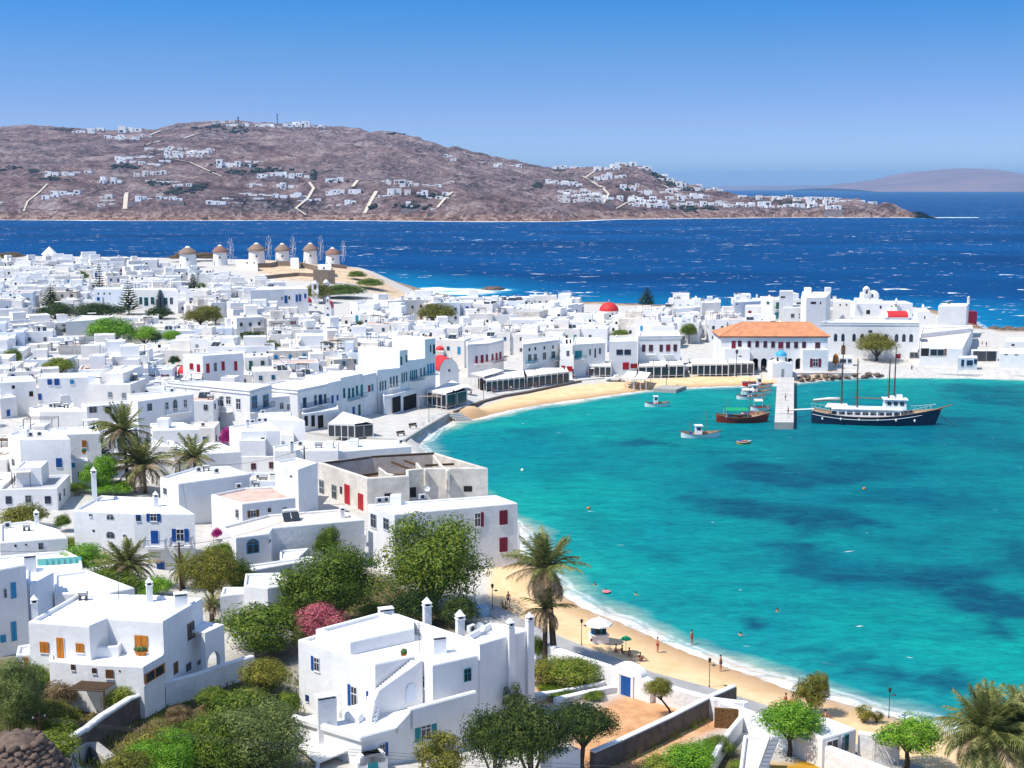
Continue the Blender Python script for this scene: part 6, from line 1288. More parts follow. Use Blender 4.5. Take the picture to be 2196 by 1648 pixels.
def wire(a,c,sag,lab,r=.022):
 pts=[Vector(a).lerp(Vector(c),i/16)-Vector((0,0,sag*4*(i/16)*(1-i/16)))for i in range(17)];b=MB();b.path(pts,[r]*17,4);b.build('overhead_wire',['dark_metal'],None,label=lab,cat='wire')
wire(tB,tC,1.2,'overhead wire between the poles below the palms and by the derelict building');wire(tB,tB+Vector((14,-48,-2.2)),1.4,'overhead wire dropping from the duct-roofed house pole');wire(tA,tA+Vector((-42,6,-1.0)),1.0,'overhead wire from the thick pole to the left edge');wire(tA,tA+Vector((12,22,-1)),.8,'overhead wire from the thick pole into the leafy trees')
wire(at_z(480,1353,9.0),at_z(640,1358,9.0),.3,'pale wire stretched between the two villas');
for k,(dy,lab)in enumerate(((0,'upper wire crossing the foreground scrub'),(9,'middle wire crossing the foreground scrub'),(20,'lower wire crossing the foreground scrub'))):wire(tD-Vector((0,0,.1*k)),at_y(1400,1648+dy,84-k),.5,lab,.012)
# ------------------------------------------------------------------ kiosk on the beach
g=ground(1284,1378);root=thing('beach_kiosk',tuple(g),'small white beach kiosk stacked with bottles under a white parasol','kiosk');b=MB();b.box((g.x,g.y,g.z),(1.9,1.5,.95),.25,0,.93);b.box((g.x,g.y,g.z+.95),(2.0,1.6,.07),.25);b.build('counter',['whitewash'],root)
b=MB();b.box((g.x-.75,g.y-.72,g.z+.35),(.45,.05,.35),.25);b.build('red_notice',['paint_red'],root)
for i,(dx,dy,c_)in enumerate([(x*.17-.8,y*.3-.4,c)for x,c in zip(range(10),['paint_sky','paint_sky','paint_sky','paint_red','paint_green','paint_green','paint_teal','paint_green','paint_navy','paint_green'])for y in range(3)]):
 b=MB();b.lathe((g.x+dx,g.y+dy+.1*(i%2),g.z+1.02),[(.07,0),(.075,.45+.1*(i%3)),(.03,.6+.1*(i%3)),(.03,.8)],8);b.build('bottle',[c_],root)
b=MB();b.tube((g.x,g.y,g.z+.9),(g.x,g.y,g.z+2.7),.04,n=6);b.build('parasol_pole',['grey_metal'],root);b=MB();b.lathe((g.x,g.y,g.z+2.15),[(1.55,-.12),(1.5,.02),(.9,.38),(.3,.62),(.03,.8)],8,0,False);b.build('parasol',['canvas'],root)
# ------------------------------------------------------------------ waterfront tavernas: glazed pavilions and awnings
def awning(t,pts,z,label,front=2.4,posts=6,glazed=True,slope_=.5,colr='canvas',low=0.0):
 """pts: awning roof outline traced (front-left, front-right, back-right, back-left); z height above ground"""
 px=[tp(t,*p)for p in pts];p0=ground(px[0][0],px[0][1],z);zz=p0.z;P_=[at_z(u,v,zz+(0 if i<2 else slope_))for i,(u,v)in enumerate(px)]
 root=thing('taverna_pavilion',(p0.x,p0.y,p0.z-z),label,'pavilion','waterfront taverna pavilions');gz_=p0.z-z
 nst=max(2,int((P_[1]-P_[0]).length/3.2))
 for i in range(nst):
  a_,c_=P_[0].lerp(P_[1],i/nst+.006),P_[0].lerp(P_[1],(i+1)/nst-.006);d_,f_=P_[3].lerp(P_[2],i/nst+.006),P_[3].lerp(P_[2],(i+1)/nst-.006);b=MB();m1,m2=a_.lerp(d_,.5)-Vector((0,0,.12)),c_.lerp(f_,.5)-Vector((0,0,.12))
  up=Vector((0,0,.06));b.add([a_,c_,m2,m1,f_,d_,a_-up,c_-up,m2-up,m1-up,f_-up,d_-up,a_-up*5,c_-up*5],[(0,1,2,3),(3,2,4,5),(7,6,9,8),(8,9,11,10),(0,12,13,1),(1,7,8,2),(2,8,10,4),(0,3,9,6),(3,5,11,9),(4,10,11,5)]);b.build('awning',[colr],root)
 for i in range(posts+1):
  for A_,B_ in((P_[0],P_[1]),(P_[3],P_[2])):
   q=A_.lerp(B_,i/posts);b=MB();b.box((q.x,q.y,gz_-.2),(.14,.14,q.z-gz_+.15));b.build('post',['whitewash'],root)
 if glazed:
  e=(P_[1]-P_[0]);e.z=0;L_=e.length;e.normalize();nr=Vector((e.y,-e.x,0))
  for i in range(posts):
   q=P_[0].lerp(P_[1],(i+.5)/posts);opening(root,(q.x-nr.x*.05,q.y-nr.y*.05,gz_+(z-.3)/2+.2),(nr.x,nr.y),L_/posts*.93,z-.75,'plain:white')
  side=(P_[2]-P_[1]);side.z=0;Ls=side.length;side.normalize();ns=Vector((side.y,-side.x,0));
  for i in range(2):q=P_[1].lerp(P_[2],(i+.5)/2);opening(root,(q.x,q.y,gz_+z/2),(ns.x,ns.y),Ls/2*.9,z-.7,'plain:white')
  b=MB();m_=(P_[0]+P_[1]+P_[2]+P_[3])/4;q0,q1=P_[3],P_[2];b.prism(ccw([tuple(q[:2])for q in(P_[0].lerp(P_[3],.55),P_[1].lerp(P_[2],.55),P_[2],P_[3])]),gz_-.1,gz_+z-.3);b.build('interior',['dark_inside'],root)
 else:
  rq2=random.Random(int(p0.x*10));
  for i in range(max(3,posts)):
   for s in(.3,.7):
    q=P_[0].lerp(P_[1],(i+.5)/max(3,posts)).lerp(P_[3].lerp(P_[2],(i+.5)/max(3,posts)),s);tb_=thing('cafe_table',(q.x,q.y,gz_),'small café table %s %s, under the %s'%('first second third fourth'.split()[i],'front row' if s<.5 else 'back row',' '.join(label.split()[:6])),'table','café tables under the awnings')
    b=MB();b.box((0,0,.72),(.8,.8,.05));b.tube((0,0,0),(0,0,.72),.05,n=6);o=b.build('table_top',['timber_pale'],None);o.parent=tb_
 FOOT.append((np.array([tuple(q[:2])for q in P_]),m_.x if glazed else p0.x,m_.y if glazed else p0.y));return root
awning('E',[(1195,735),(1385,742),(1520,712),(1300,652)],3.1,'white café pavilion with glass sides nearest on the old quay',posts=4)
awning('E',[(1915,500),(2050,520),(2200,470),(2090,425)],3.6,'white-roofed pavilion hung with clothes below the red-roofed chapel',posts=4)
awning('J',[(370,865),(700,830),(690,775),(300,820)],3.2,'long taverna awning, left part, on the curved quay',posts=7);awning('J',[(720,828),(1080,785),(1060,755),(690,755)],3.2,'long taverna awning, right part, on the curved quay',posts=7)
awning('J',[(240,800),(350,830),(520,775),(430,760)],3.4,'flat pale canopy left of the long taverna awnings',posts=3,glazed=False)
awning('J',[(1245,735),(1440,738),(1440,700),(1250,700)],3.0,'short striped awning below the turquoise balcony',posts=4)
awning('J',[(1675,740),(2065,730),(2040,665),(1680,680)],3.2,'glazed restaurant below the mansion with maroon windows',posts=6);awning('K',[(460,1050),(890,1045),(850,985),(430,985)],3.3,'glazed restaurant left of the orange-roofed hall, left half',posts=6);awning('K',[(895,1040),(1190,1030),(1140,970),(860,975)],3.4,'glazed restaurant left of the orange-roofed hall, right half',posts=4)
awning('J',[(1530,835),(1630,845),(1660,790),(1580,780)],2.8,'slanted beach canopy beside the parked pickup',posts=2,glazed=False);awning('J',[(1640,848),(1740,850),(1780,795),(1680,785)],2.8,'slanted beach canopy right of its twin by the landing stage',posts=2,glazed=False)
b=MB();g=ground(*tp('E',1850,600));
HP('E',[(1600,535),(1665,530),(1910,460),(1900,415),(1560,500)],'white balustraded terrace over the quay arcade',h=4.2,wins=[(1690,600,60,110,'hole'),(1800,580,120,100,'hole')],near=True)
HP('E',[(1005,670),(1270,630),(1265,595),(1000,635)],'white arcade gallery under the dark balconies',h=3.6,wins=[(1085,720,26,80,'hole'),(1140,725,40,90,'hole'),(1035,720,26,70,'hole')],near=True)
root=thing('market_frame',tuple(ground(*tp('E',1850,640))),'bare pinkish awning frame of poles on the open quay','frame');g=root.location.copy()
for(x,y)in((0,0),(5,-1),(2.4,4),(7,3)):b=MB();b.tube((g.x+x,g.y+y,g.z),(g.x+x,g.y+y,g.z+3),.06,n=6);b.build('post',['roof_pink'],root)
for(a_,c_)in(((0,0),(5,-1)),((2.4,4),(7,3)),((0,0),(7,3)),((5,-1),(2.4,4))):b=MB();b.tube((g.x+a_[0],g.y+a_[1],g.z+3),(g.x+c_[0],g.y+c_[1],g.z+3),.05,n=6);b.build('rail',['roof_pink'],root)
# ------------------------------------------------------------------ boats
def hull(b,L,Bm,fb,sheer_bow,sheer_st,dr=.5,mi=0,mdeck=1,n=18,stern=.55,flare=1.12,deck_in=.12):
 """hull along +X (bow), waterline at z=0"""
 rows=[]
 for i in range(n+1):
  s=i/n;x=-L/2+L*s;w=Bm/2*(1-abs(2*s-.9)**2.6*(1.0 if s>.45 else(1-stern)));w=Bm/2*max(0.02,(1-max(0,(s-.5)/.5)**2.2)*(stern+(1-stern)*min(1,s/.38)**.7))
  zt=fb+sheer_bow*max(0,(s-.4)/.6)**2+sheer_st*max(0,(.35-s)/.35)**2
  xo=L*.05*max(0,(s-.8)/.2)**2
  rows.append([(x-xo*1.2,-w*.55,-dr),(x,-w*.92,0),(x+xo,-w*flare,zt),(x+xo,-w*flare+deck_in*min(1,w),zt),(x+xo,-w*flare+deck_in*min(1,w),zt-.35*min(fb,1)),
     (x+xo,w*flare-deck_in*min(1,w),zt-.35*min(fb,1)),(x+xo,w*flare-deck_in*min(1,w),zt),(x+xo,w*flare,zt),(x,w*.92,0),(x-xo*1.2,w*.55,-dr)])
 m_=10;vs=[p for r in rows for p in r];
 for i in range(n):
  for j in range(m_-1):b.add([vs[i*m_+j],vs[(i+1)*m_+j],vs[(i+1)*m_+j+1],vs[i*m_+j+1]],[(3,2,1,0)],mi if j in(0,1,7,8)else mdeck,False)
 b.add(rows[0],[tuple(range(m_-1,-1,-1))],mi);return rows
def boat_root(u,v,rz,label,cat='boat',name='boat',group='boats in the bay'):
 p=at_z(u,v,0);return thing(name,(p.x,p.y,0),label,cat,group,rz)
def part(b,nm,mats,root):
 o=bpy.data.objects.new(nm,b.mesh(nm,mats));col.objects.link(o);o.parent=root;return o
node_mat('hull_navy',(0.008,0.02,0.055),.35,.5);node_mat('hull_red',(0.22,0.022,0.012),.5,.4,var=.3,vscale=2);node_mat('hull_white',(0.78,0.8,0.82),.4,.4);node_mat('varnish',(0.30,0.12,0.035),.4,.4,var=.2,vscale=3);node_mat('deck_wood',(0.42,0.30,0.19),.7,.2,var=.2,vscale=3)
node_mat('hull_yellow',(0.55,0.27,0.04),.5,.3);node_mat('green_tarp',(0.01,0.30,0.13),.7,.2);node_mat('rope',(0.5,0.48,0.42),.9,.1)
# large motor sailer
bl=at_z(1740,905,0);br=at_z(2005,912,0);Lb=(br-bl).length;ctr=(bl+br)/2
ms=thing('motor_sailer',(ctr.x,ctr.y,0),'large navy-hulled two-masted motor sailer with a white deckhouse, right of the pier','ship',None,math.atan2(br.y-bl.y,br.x-bl.x))
b=MB();hull(b,Lb,6.6,1.9,1.7,.9,.8,0,1,26,.62,1.1,.2);part(b,'hull',['hull_navy','deck_wood'],ms)
b=MB()
for s in(-1,1):
 for i in range(25):
  f=lambda q:(-Lb/2+Lb*q,s*3.3*max(.02,(1-max(0,(q-.5)/.5)**2.2)*(.62+.38*min(1,q/.38)**.7))*1.07,1.25+1.6*max(0,(q-.4)/.6)**2+.8*max(0,(.35-q)/.35)**2)
  b.tube(f(i/25),f((i+1)/25),.07,n=4,cap=False)
part(b,'rubbing_strake',['hull_white'],ms)
b=MB();b.box((-1.5,0,1.5),(Lb*.55,4.4,1.75));b.box((-1.5,0,3.25),(Lb*.57,4.8,.12));dh=part(b,'deckhouse',['hull_white'],ms)
for i in range(9):
 for s in(-1,1):b=MB();b.box((-8.3+i*1.62,s*2.22,2.15),(1.15,.04,.7));part(b,'window',['window_glass'],ms)
b=MB();b.box((Lb*.17,0,3.3),(4.6,3.4,2.1),0,0,.93);b.box((Lb*.17,0,5.4),(5.2,3.9,.12));b.box((Lb*.17-.6,0,5.5),(1.0,1.2,.6));b.box((Lb*.17+1,0.6,5.5),(1.2,1.0,.8));part(b,'wheelhouse',['hull_white'],ms)
for i in range(3):b=MB();b.box((Lb*.17-1.3+i*1.3,-1.72,4.3),(.8,.05,.75));part(b,'window',['window_glass'],ms)
b=MB();b.box((-7.5,0,3.4),(5.0,2.0,.7),0,0,.8);part(b,'dinghy_cover',['canvas'],ms)
for(x,z1,lean)in((-Lb*.26,17.5,-.1),(-Lb*.13,14,.6),(Lb*.12,14,-.1),(Lb*.165,16.5,.0)):b=MB();b.tube((x,0,1.6),(x-lean*.4,0,z1),.19,.09,8);part(b,'mast',['timber'],ms)
b=MB();b.tube((-Lb*.26,0,5.0),(-Lb*.50,0,4.4),.10,n=6);part(b,'boom',['varnish'],ms);b=MB();b.tube((Lb*.10,0,5.4),(-Lb*.16,0,5.5),.10,n=6);part(b,'boom',['varnish'],ms)
b=MB();b.path([(-Lb*.27,0,5.2),(-Lb*.36,0,5.15),(-Lb*.49,0,4.8)],[.25,.28,.15],8);part(b,'furled_sail',['canvas'],ms)
b=MB();b.tube((Lb*.50,0,3.3),(Lb*.63,0,4.5),.16,.08,8);part(b,'bowsprit',['varnish'],ms)
b=MB()
for(x0,z0,x1,z1)in((-Lb*.26,17,-Lb*.48,2.6),(-Lb*.26,17,Lb*.12,14),(Lb*.165,16,Lb*.63,4.5),(Lb*.12,13.8,-Lb*.13,3.3)):b.tube((x0,0,z0),(x1,0,z1),.025,n=3,cap=False)
for x in(-Lb*.26,-Lb*.13,Lb*.12,Lb*.165):
 for s in(-1,1):b.tube((x,0,13.5),(x-.8,s*3.1,1.9),.025,n=3,cap=False)
part(b,'rigging',['dark_metal'],ms)
b=MB()
for s in(-1,1):
 for i in range(26):
  f=lambda q:(-Lb/2+Lb*q,s*3.3*max(.02,(1-max(0,(q-.5)/.5)**2.2)*(.62+.38*min(1,q/.38)**.7))*1.05,1.9+1.7*max(0,(q-.4)/.6)**2+.9*max(0,(.35-q)/.35)**2)
  a_,c_=Vector(f(i/26)),Vector(f((i+1)/26));b.tube(a_+Vector((0,0,.9)),c_+Vector((0,0,.9)),.03,n=4,cap=False);b.tube(a_,a_+Vector((0,0,.9)),.025,n=4,cap=False)
part(b,'railing',['hull_white'],ms);b=MB();b.tube((-Lb/2+.5,0,2.8),(-Lb/2-7,.5,2.2),.22,n=4);part(b,'gangway',['hull_white'],ms)
for k in range(12):b=MB();b.lathe((-Lb*.42+k*1.9,-3.45+.02*k,1.0),[(.03,0),(.2,.15),(.2,.5),(.03,.65)],8);part(b,'fender',['canvas'],ms)if k%2==0 else None
a_=Vector(ms.matrix_basis@Vector((Lb*.5,0,2.5)));a_=Vector((br.x+.5,br.y,2.8));c_=at_z(2087,918,0.0);wire(a_,c_,1.2,'mooring line from the bow of the motor sailer',.06);wire(Vector((bl.x+1,bl.y,2)),Vector((P1.x,P1.y+6,1.6)),.4,'mooring line from the motor sailer to the pier',.05)
# red caique
def caique(u0,u1,v,label,hm,canopy=None,mast=7.0,Bm=3.6,fb=.9,cabin=False):
 a_,c_=at_z(u0,v,0),at_z(u1,v,0);L_=(c_-a_).length;m_=(a_+c_)/2;r_=thing('boat',(m_.x,m_.y,0),label,'boat','boats in the bay',math.atan2(c_.y-a_.y,c_.x-a_.x)+(math.pi if u1<u0 else 0));r_.rotation_euler.z=math.atan2(c_.y-a_.y,c_.x-a_.x)
 b=MB();hull(b,L_,Bm,fb,L_*.07,L_*.05,.4,0,1,18,.35,1.12,.12);part(b,'hull',[hm,'deck_wood'],r_)
 b=MB()
 for s in(-1,1):
  for i in range(16):
   f=lambda q:(-L_/2+L_*q+L_*.05*max(0,(q-.8)/.2)**2,s*Bm/2*max(.02,(1-max(0,(q-.5)/.5)**2.2)*(.35+.65*min(1,q/.38)**.7))*1.12,fb+L_*.07*max(0,(q-.4)/.6)**2+L_*.05*max(0,(.35-q)/.35)**2+.03);b.tube(f(i/16),f((i+1)/16),.06,n=4,cap=False)
 part(b,'gunwale',['varnish' if hm!='hull_yellow' else 'hull_white'],r_)
 if mast:
  for x,z_ in((L_*.14,mast),(-L_*.28,mast*.55)):b=MB();b.tube((x,0,.4),(x,0,z_),.07,.04,6);part(b,'mast',['varnish'],r_)
  b=MB();b.tube((L_*.14,0,mast*.95),(L_*.5,0,fb+1),.02,n=3);b.tube((L_*.14,0,mast*.95),(-L_*.45,0,fb+.6),.02,n=3);part(b,'rigging',['dark_metal'],r_)
 if canopy:
  b=MB();n_=6;vs=[]
  for x in(-L_*.34,L_*.10):vs+=[(x,Bm*.42*math.cos(math.pi*i/n_),fb+1.5+.35*math.sin(math.pi*i/n_))for i in range(n_+1)]
  b.add(vs,[(i,i+1,n_+2+i,n_+1+i)for i in range(n_)]);b.add([(x,y,z-.05)for x,y,z in vs],[(n_+1+i,n_+2+i,i+1,i)for i in range(n_)]);part(b,'canopy',[canopy],r_)
  for x in(-L_*.33,L_*.09):
   for s in(-1,1):b=MB();b.tube((x,s*Bm*.4,fb-.2),(x,s*Bm*.4,fb+1.5),.03,n=5);part(b,'canopy_post',['hull_white'],r_)
 if cabin:
  b=MB();b.box((-L_*.05,0,fb-.1),(L_*.17,Bm*.55,1.7),0,0,.94);b.box((-L_*.05,0,fb+1.6),(L_*.22,Bm*.66,.08));part(b,'wheelhouse',['hull_white'],r_)
  for s in(-1,1):b=MB();b.box((-L_*.05,s*Bm*.275,fb+.8),(L_*.10,.04,.5));part(b,'window',['window_glass'],r_)
 for k in range(3):b=MB();b.box((-L_*.25+k*L_*.2,.3*(-1)**k,fb-.3),(.7,.9,.5),k);part(b,'locker',[['paint_blue','paint_red','timber_pale'][k]],r_)
 return r_
caique(1536,1645,905,'red-brown wooden caique with a green awning, moored left of the pier','hull_red','green_tarp',9.5,4.4,1.2)
caique(1461,1542,938,'white fishing caique with a small wheelhouse and orange rail, in mid bay','hull_white',None,5.5,3.2,.8,True)
caique(1383,1434,872,'small white motor boat anchored off the far beach','hull_white',None,0,2.4,.75,True)
caique(1580,1609,952,'little ochre rowing dinghy floating alone in the bay','hull_yellow',None,0,1.6,.4)
for k,(u0,u1,v,lab)in enumerate(((1580,1640,856,'white moored boat with blue dodger nearest in the cluster by the pier'),(1590,1652,846,'white moored boat, second row of the cluster by the pier'),(1600,1650,838,'white moored boat, third row of the cluster by the pier'),(1605,1655,831,'white moored boat nearest the beach in the cluster by the pier'),(1610,1650,880,'white boat moored between the red caique and the pier'),(1590,1640,893,'small white boat tied just behind the red caique'))):
 caique(u0,u1,v,lab,'hull_white','canvas' if k in(0,4)else None,4.0 if k%2==0 else 0,2.4,.7,k in(0,1,3))
r_=caique(1592,1620,828,'upturned bright red dinghy on the beach beside the pier','paint_red',None,0,2.4,.9)
for(u,v,lab)in((1262,1092,'tiny orange buoy near the seagrass'),(1120,1010,'white buoy off the derelict building'),(1853,1050,'orange buoy above the middle seagrass bed')):
 p=at_z(u,v,0);b=MB();b.ico((p.x,p.y,.12),.28,2);b.build('buoy',['paint_orange' if 'orange' in lab else 'whitewash'],None,label=lab,cat='buoy',group='mooring buoys')
# parked pickup and van
def vehicle(u,v,label,rz,pick=True):
 g=ground(u,v);r_=thing('pickup_truck' if pick else 'parked_car',tuple(g),label,'pickup' if pick else 'car','vehicles on the quay',rz)
 b=MB();L_=4.6;prof=[(-2.3,.45),(-2.3,1.0),(-.3,1.02),(-.05,1.6),(1.0,1.62),(1.45,1.05),(2.25,.92),(2.3,.45)]if pick else[(-2.0,.4),(-2.05,1.0),(-1.8,1.55),(.6,1.6),(1.3,1.05),(2.0,.9),(2.05,.4)]
 w=.85;vs=[(x,-w*(1 if z<1.1 else .86),z)for x,z in prof]+[(x,w*(1 if z<1.1 else .86),z)for x,z in prof];m_=len(prof);b.add(vs,[tuple(range(m_)),tuple(range(2*m_-1,m_-1,-1))]+[(i,m_+i,m_+(i+1)%m_,(i+1)%m_)for i in range(m_)]);part(b,'body',['hull_white'],r_)
 for s in(-1,1):b=MB();b.box((.4 if pick else-.5,s*.76,1.1),(1.1 if pick else 1.9,.04,.4));part(b,'side_window',['window_glass'],r_)
 b=MB();b.box((1.22,0,1.12),(.12,1.35,.42));part(b,'windscreen',['window_glass'],r_)
 for x in(-1.4,1.4):
  for s in(-1,1):b=MB();b.tube((x,s*.72,.34),(x,s*.9,.34),.34,n=16);b.tube((x,s*.9,.34),(x,s*.92,.34),.17,n=10,mi=1);part(b,'wheel',['dark_metal','grey_metal'],r_)
 for s in(-1,1):b=MB();b.box((2.27 if pick else 2.0,s*.6,.7),(.08,.28,.16));part(b,'headlight',['pale_glass'],r_)
vehicle(1318,818,'white pickup truck parked on the far beach front by the slanted canopies',.1);vehicle(1648,797,'white car parked under the arches of the orange-roofed hall',1.6,False)
# ------------------------------------------------------------------ people: one continuous body each, by skin modifier
node_mat('skin_tan',(0.42,0.22,0.13),.7,.3);node_mat('hair_dark',(0.03,0.02,0.015),.8,.2);node_mat('swim_red',(0.4,0.02,0.03),.7,.2);node_mat('swim_navy',(0.02,0.03,0.09),.7,.2);node_mat('shirt_white',(0.7,0.7,0.7),.8,.1)
BM_={}
def body_mesh(pose):
 if pose in BM_:return BM_[pose]
 if pose=='stand':J=dict(pel=(0,0,.92),wai=(0,0,1.1),che=(0,0,1.32),nek=(0,0,1.47),hd0=(0,0,1.55),hd1=(0,-.01,1.67),sl=(-.17,0,1.40),sr=(.17,0,1.40),el=(-.24,.02,1.13),er=(.25,.0,1.13),wl=(-.26,-.06,.9),wr=(.27,-.08,.9),hl=(-.09,0,.88),hr=(.09,0,.88),kl=(-.11,-.02,.48),kr=(.12,-.05,.48),al=(-.12,.03,.08),ar=(.13,.0,.08),tl=(-.13,-.13,.03),tr=(.15,-.15,.03))
 elif pose=='sit':J=dict(pel=(0,0,.14),wai=(0,.05,.32),che=(0,.08,.52),nek=(0,.06,.67),hd0=(0,.05,.74),hd1=(0,.03,.86),sl=(-.17,.08,.6),sr=(.17,.08,.6),el=(-.26,.2,.36),er=(.26,.2,.36),wl=(-.28,.28,.12),wr=(.28,.28,.12),hl=(-.09,-.02,.12),hr=(.09,-.02,.12),kl=(-.14,-.36,.42),kr=(.14,-.40,.34),al=(-.13,-.62,.08),ar=(.15,-.7,.08),tl=(-.13,-.78,.08),tr=(.15,-.85,.1))
 else:J=dict(pel=(0,.25,-.45),wai=(0,.15,-.3),che=(0,.05,-.1),nek=(0,0,.06),hd0=(0,-.02,.12),hd1=(0,-.04,.24),sl=(-.18,.0,.0),sr=(.18,.0,.0),el=(-.38,-.2,-.08),er=(.38,-.2,-.08),wl=(-.5,-.4,-.04),wr=(.5,-.4,-.04),hl=(-.09,.3,-.5),hr=(.09,.3,-.5),kl=(-.12,.5,-.8),kr=(.12,.55,-.75),al=(-.12,.8,-.9),ar=(.13,.9,-.85),tl=(-.12,.95,-.9),tr=(.13,1.0,-.85))
 R_=dict(pel=.125,wai=.105,che=.13,nek=.055,hd0=.075,hd1=.085,sl=.06,sr=.06,el=.042,er=.042,wl=.03,wr=.03,hl=.09,hr=.09,kl=.058,kr=.058,al=.038,ar=.038,tl=.035,tr=.035)
 ks=list(J);E=[('pel','wai'),('wai','che'),('che','nek'),('nek','hd0'),('hd0','hd1'),('che','sl'),('che','sr'),('sl','el'),('sr','er'),('el','wl'),('er','wr'),('pel','hl'),('pel','hr'),('hl','kl'),('hr','kr'),('kl','al'),('kr','ar'),('al','tl'),('ar','tr')]
 me_=bpy.data.meshes.new('sk');me_.from_pydata([J[k]for k in ks],[(ks.index(a),ks.index(c))for a,c in E],[]);o=bpy.data.objects.new('sk',me_);col.objects.link(o)
 md=o.modifiers.new('s','SKIN');
 if not me_.skin_vertices:me_.skin_vertices.new()if hasattr(me_.skin_vertices,'new')else None
 sv=me_.skin_vertices[0].data
 for i,k in enumerate(ks):sv[i].radius=(R_[k]*(1.25 if k in('che','pel','wai')else 1),R_[k]);sv[i].use_root=(k=='pel')
 md.use_smooth_shade=True;o.modifiers.new('u','SUBSURF').levels=1
 dg=bpy.context.evaluated_depsgraph_get();out=bpy.data.meshes.new_from_object(o.evaluated_get(dg));out.name='body';out.materials.clear();out.materials.append(MAT['skin_tan']);bpy.data.objects.remove(o);BM_[pose]=(out,J);return BM_[pose]
def person(u,v,pose,rz,label,wear='swim_red',z=None,top=None,s=1.0,hair=True):
 g=ground(u,v)if z is None else at_z(u,v,z);me_,J=body_mesh(pose);r_=thing('person',tuple(g),label,'person',None,rz);r_.scale=(s,s,s);put('body',me_,r_)
 h=J['hd1'];b=MB();b.ico((h[0],h[1]+.025,h[2]+.03),(.098,.105,.10),2);part(b,'hair',['hair_dark'],r_)
 b=MB();b.ico((h[0],h[1]-.09,h[2]-.01),(.018,.03,.022),1)
 for sx in(-1,1):b.ico((h[0]+sx*.035,h[1]-.075,h[2]+.02),(.014,.012,.010),1,1)
 part(b,'face',['skin_tan','hair_dark'],r_)
 if pose!='swim':
  p_,w_=Vector(J['pel']),Vector(J['wai']);b=MB();b.path([p_-Vector((0,0,.12))if pose=='stand' else p_,p_,p_.lerp(w_,.6)],[.15,.165,.145],10);part(b,'shorts',[wear],r_)
  if top:c_=Vector(J['che']);b=MB();b.path([w_,c_,c_+Vector((0,0,.09))],[.15,.18,.12],10);part(b,'shirt',[top],r_)
  b=MB()
  for k in('wl','wr'):
   w_=Vector(J[k])
   for q in range(5):d=Vector((.012*(q-2),-.02,-.075 if q else-.04));b.tube(w_,w_+d+Vector((.02*(q-2)*.3,0,0)),.010,.007,4)
  part(b,'fingers',['skin_tan'],r_)
 return r_
person(1483,1384,'stand',.8,'tanned bather in dark red shorts wading at the water edge','swim_red')
person(1588,1362,'swim',2.5,'swimmer beyond the wading bather, above the wide wash of surf',z=.05);person(1666,1310,'swim',1.2,'swimmer near the small dark seagrass patch',z=.05)
person(1300,1268,'swim',.5,'swimmer with pink float, middle of the three near the palm',z=.05);person(1363,1275,'swim',2.0,'swimmer farthest right of the three near the palm',z=.05);person(1275,1254,'swim',1.0,'swimmer closest to the palm crown',z=.05)
for(u,v,pose,rz,lab,w_,tp_2)in((1335,1402,'sit',1.0,'sunbather sitting just left of the green parasol','swim_navy',None),(1350,1408,'sit',.4,'sunbather sitting right of the green parasol','swim_red',None),(1374,1418,'sit',2.0,'sunbather in red sitting behind the gateway arch','swim_red','swim_red'),(1322,1400,'sit',1.4,'sunbather leaning back left of the group behind the gateway','swim_navy',None),
  (1078,1304,'sit',.6,'person sitting on the sand beside the hidden lamp','swim_navy',None),(1090,1300,'stand',.2,'person standing on the sand left of the big palm','swim_navy',None),(1085,1308,'sit',1.6,'person crouching beside the standing one left of the palm','swim_red',None),(1021,1308,'sit',2.6,'person in a red top resting at the white blue-lined trough','swim_navy','swim_red'),
  (1686,1507,'sit',1.0,'sunbather in red lying on the sand behind the bright green tree','swim_red','swim_red'),(1700,1510,'sit',2.6,'second reddish sunbather behind the bright green tree','swim_red',None),(1770,1543,'sit',2.0,'person resting on the promenade below the tall olive tamarisk','swim_navy',None),
  (1636,797,'stand',.4,'man standing before the arcade of the orange-roofed hall','swim_navy','shirt_white'),(2115,745,'stand',.4,'person standing on the open yard of the point','swim_navy','swim_navy'),(2106,744,'stand',1.4,'second person on the open yard of the point','swim_navy','swim_navy'),(1473,805,'stand',.3,'person in shorts on the beach before the glazed restaurant','swim_navy','swim_red'),
  (1955,797,'stand',.3,'dark-dressed person on the far quay','swim_navy','swim_navy'),(967,870,'stand',.3,'person walking where the quay meets the far beach','swim_navy','shirt_white'),(706,935,'stand',.3,'person beside the nearest café pavilion','swim_navy','swim_navy'),(1172,829,'stand',.3,'person in dark clothes on the curved quay','swim_navy','swim_navy'),(1128,836,'stand',.3,'person in red top on the curved quay','swim_navy','swim_red')):
 person(u,v,pose,rz,lab,w_,None,tp_2)
p=at_z(1300,1270,.0);b=MB();b.lathe((p.x,p.y-.3,.02),[(.35,0),(.5,.1),(.55,.15),(.5,.2),(.35,.15)],14);node_mat('pink_float',(.8,.2,.22),.5,.3);b.build('swim_ring',['pink_float'],None,label='pink swimming ring with a swimmer near the palm',cat='swim ring')
g=ground(1342,1400);root=thing('parasol',tuple(g),'small green beach parasol behind the white gateway','parasol');b=MB();b.tube(tuple(g),(g.x,g.y,g.z+2.0),.03,n=6);b.build('pole',['grey_metal'],root);b=MB();b.lathe((g.x,g.y,g.z+1.5),[(.65,0),(.4,.2),(.03,.35)],8,0,False);b.build('canopy',['green_tarp'],root)
g=ground(1022,1318);b=MB();b.box((g.x,g.y,g.z-.3),(2.6,1.6,1.2),.2);b.build('trough',['blue_wash'],None,label='white and blue trough block beside the beach promenade',cat='trough')
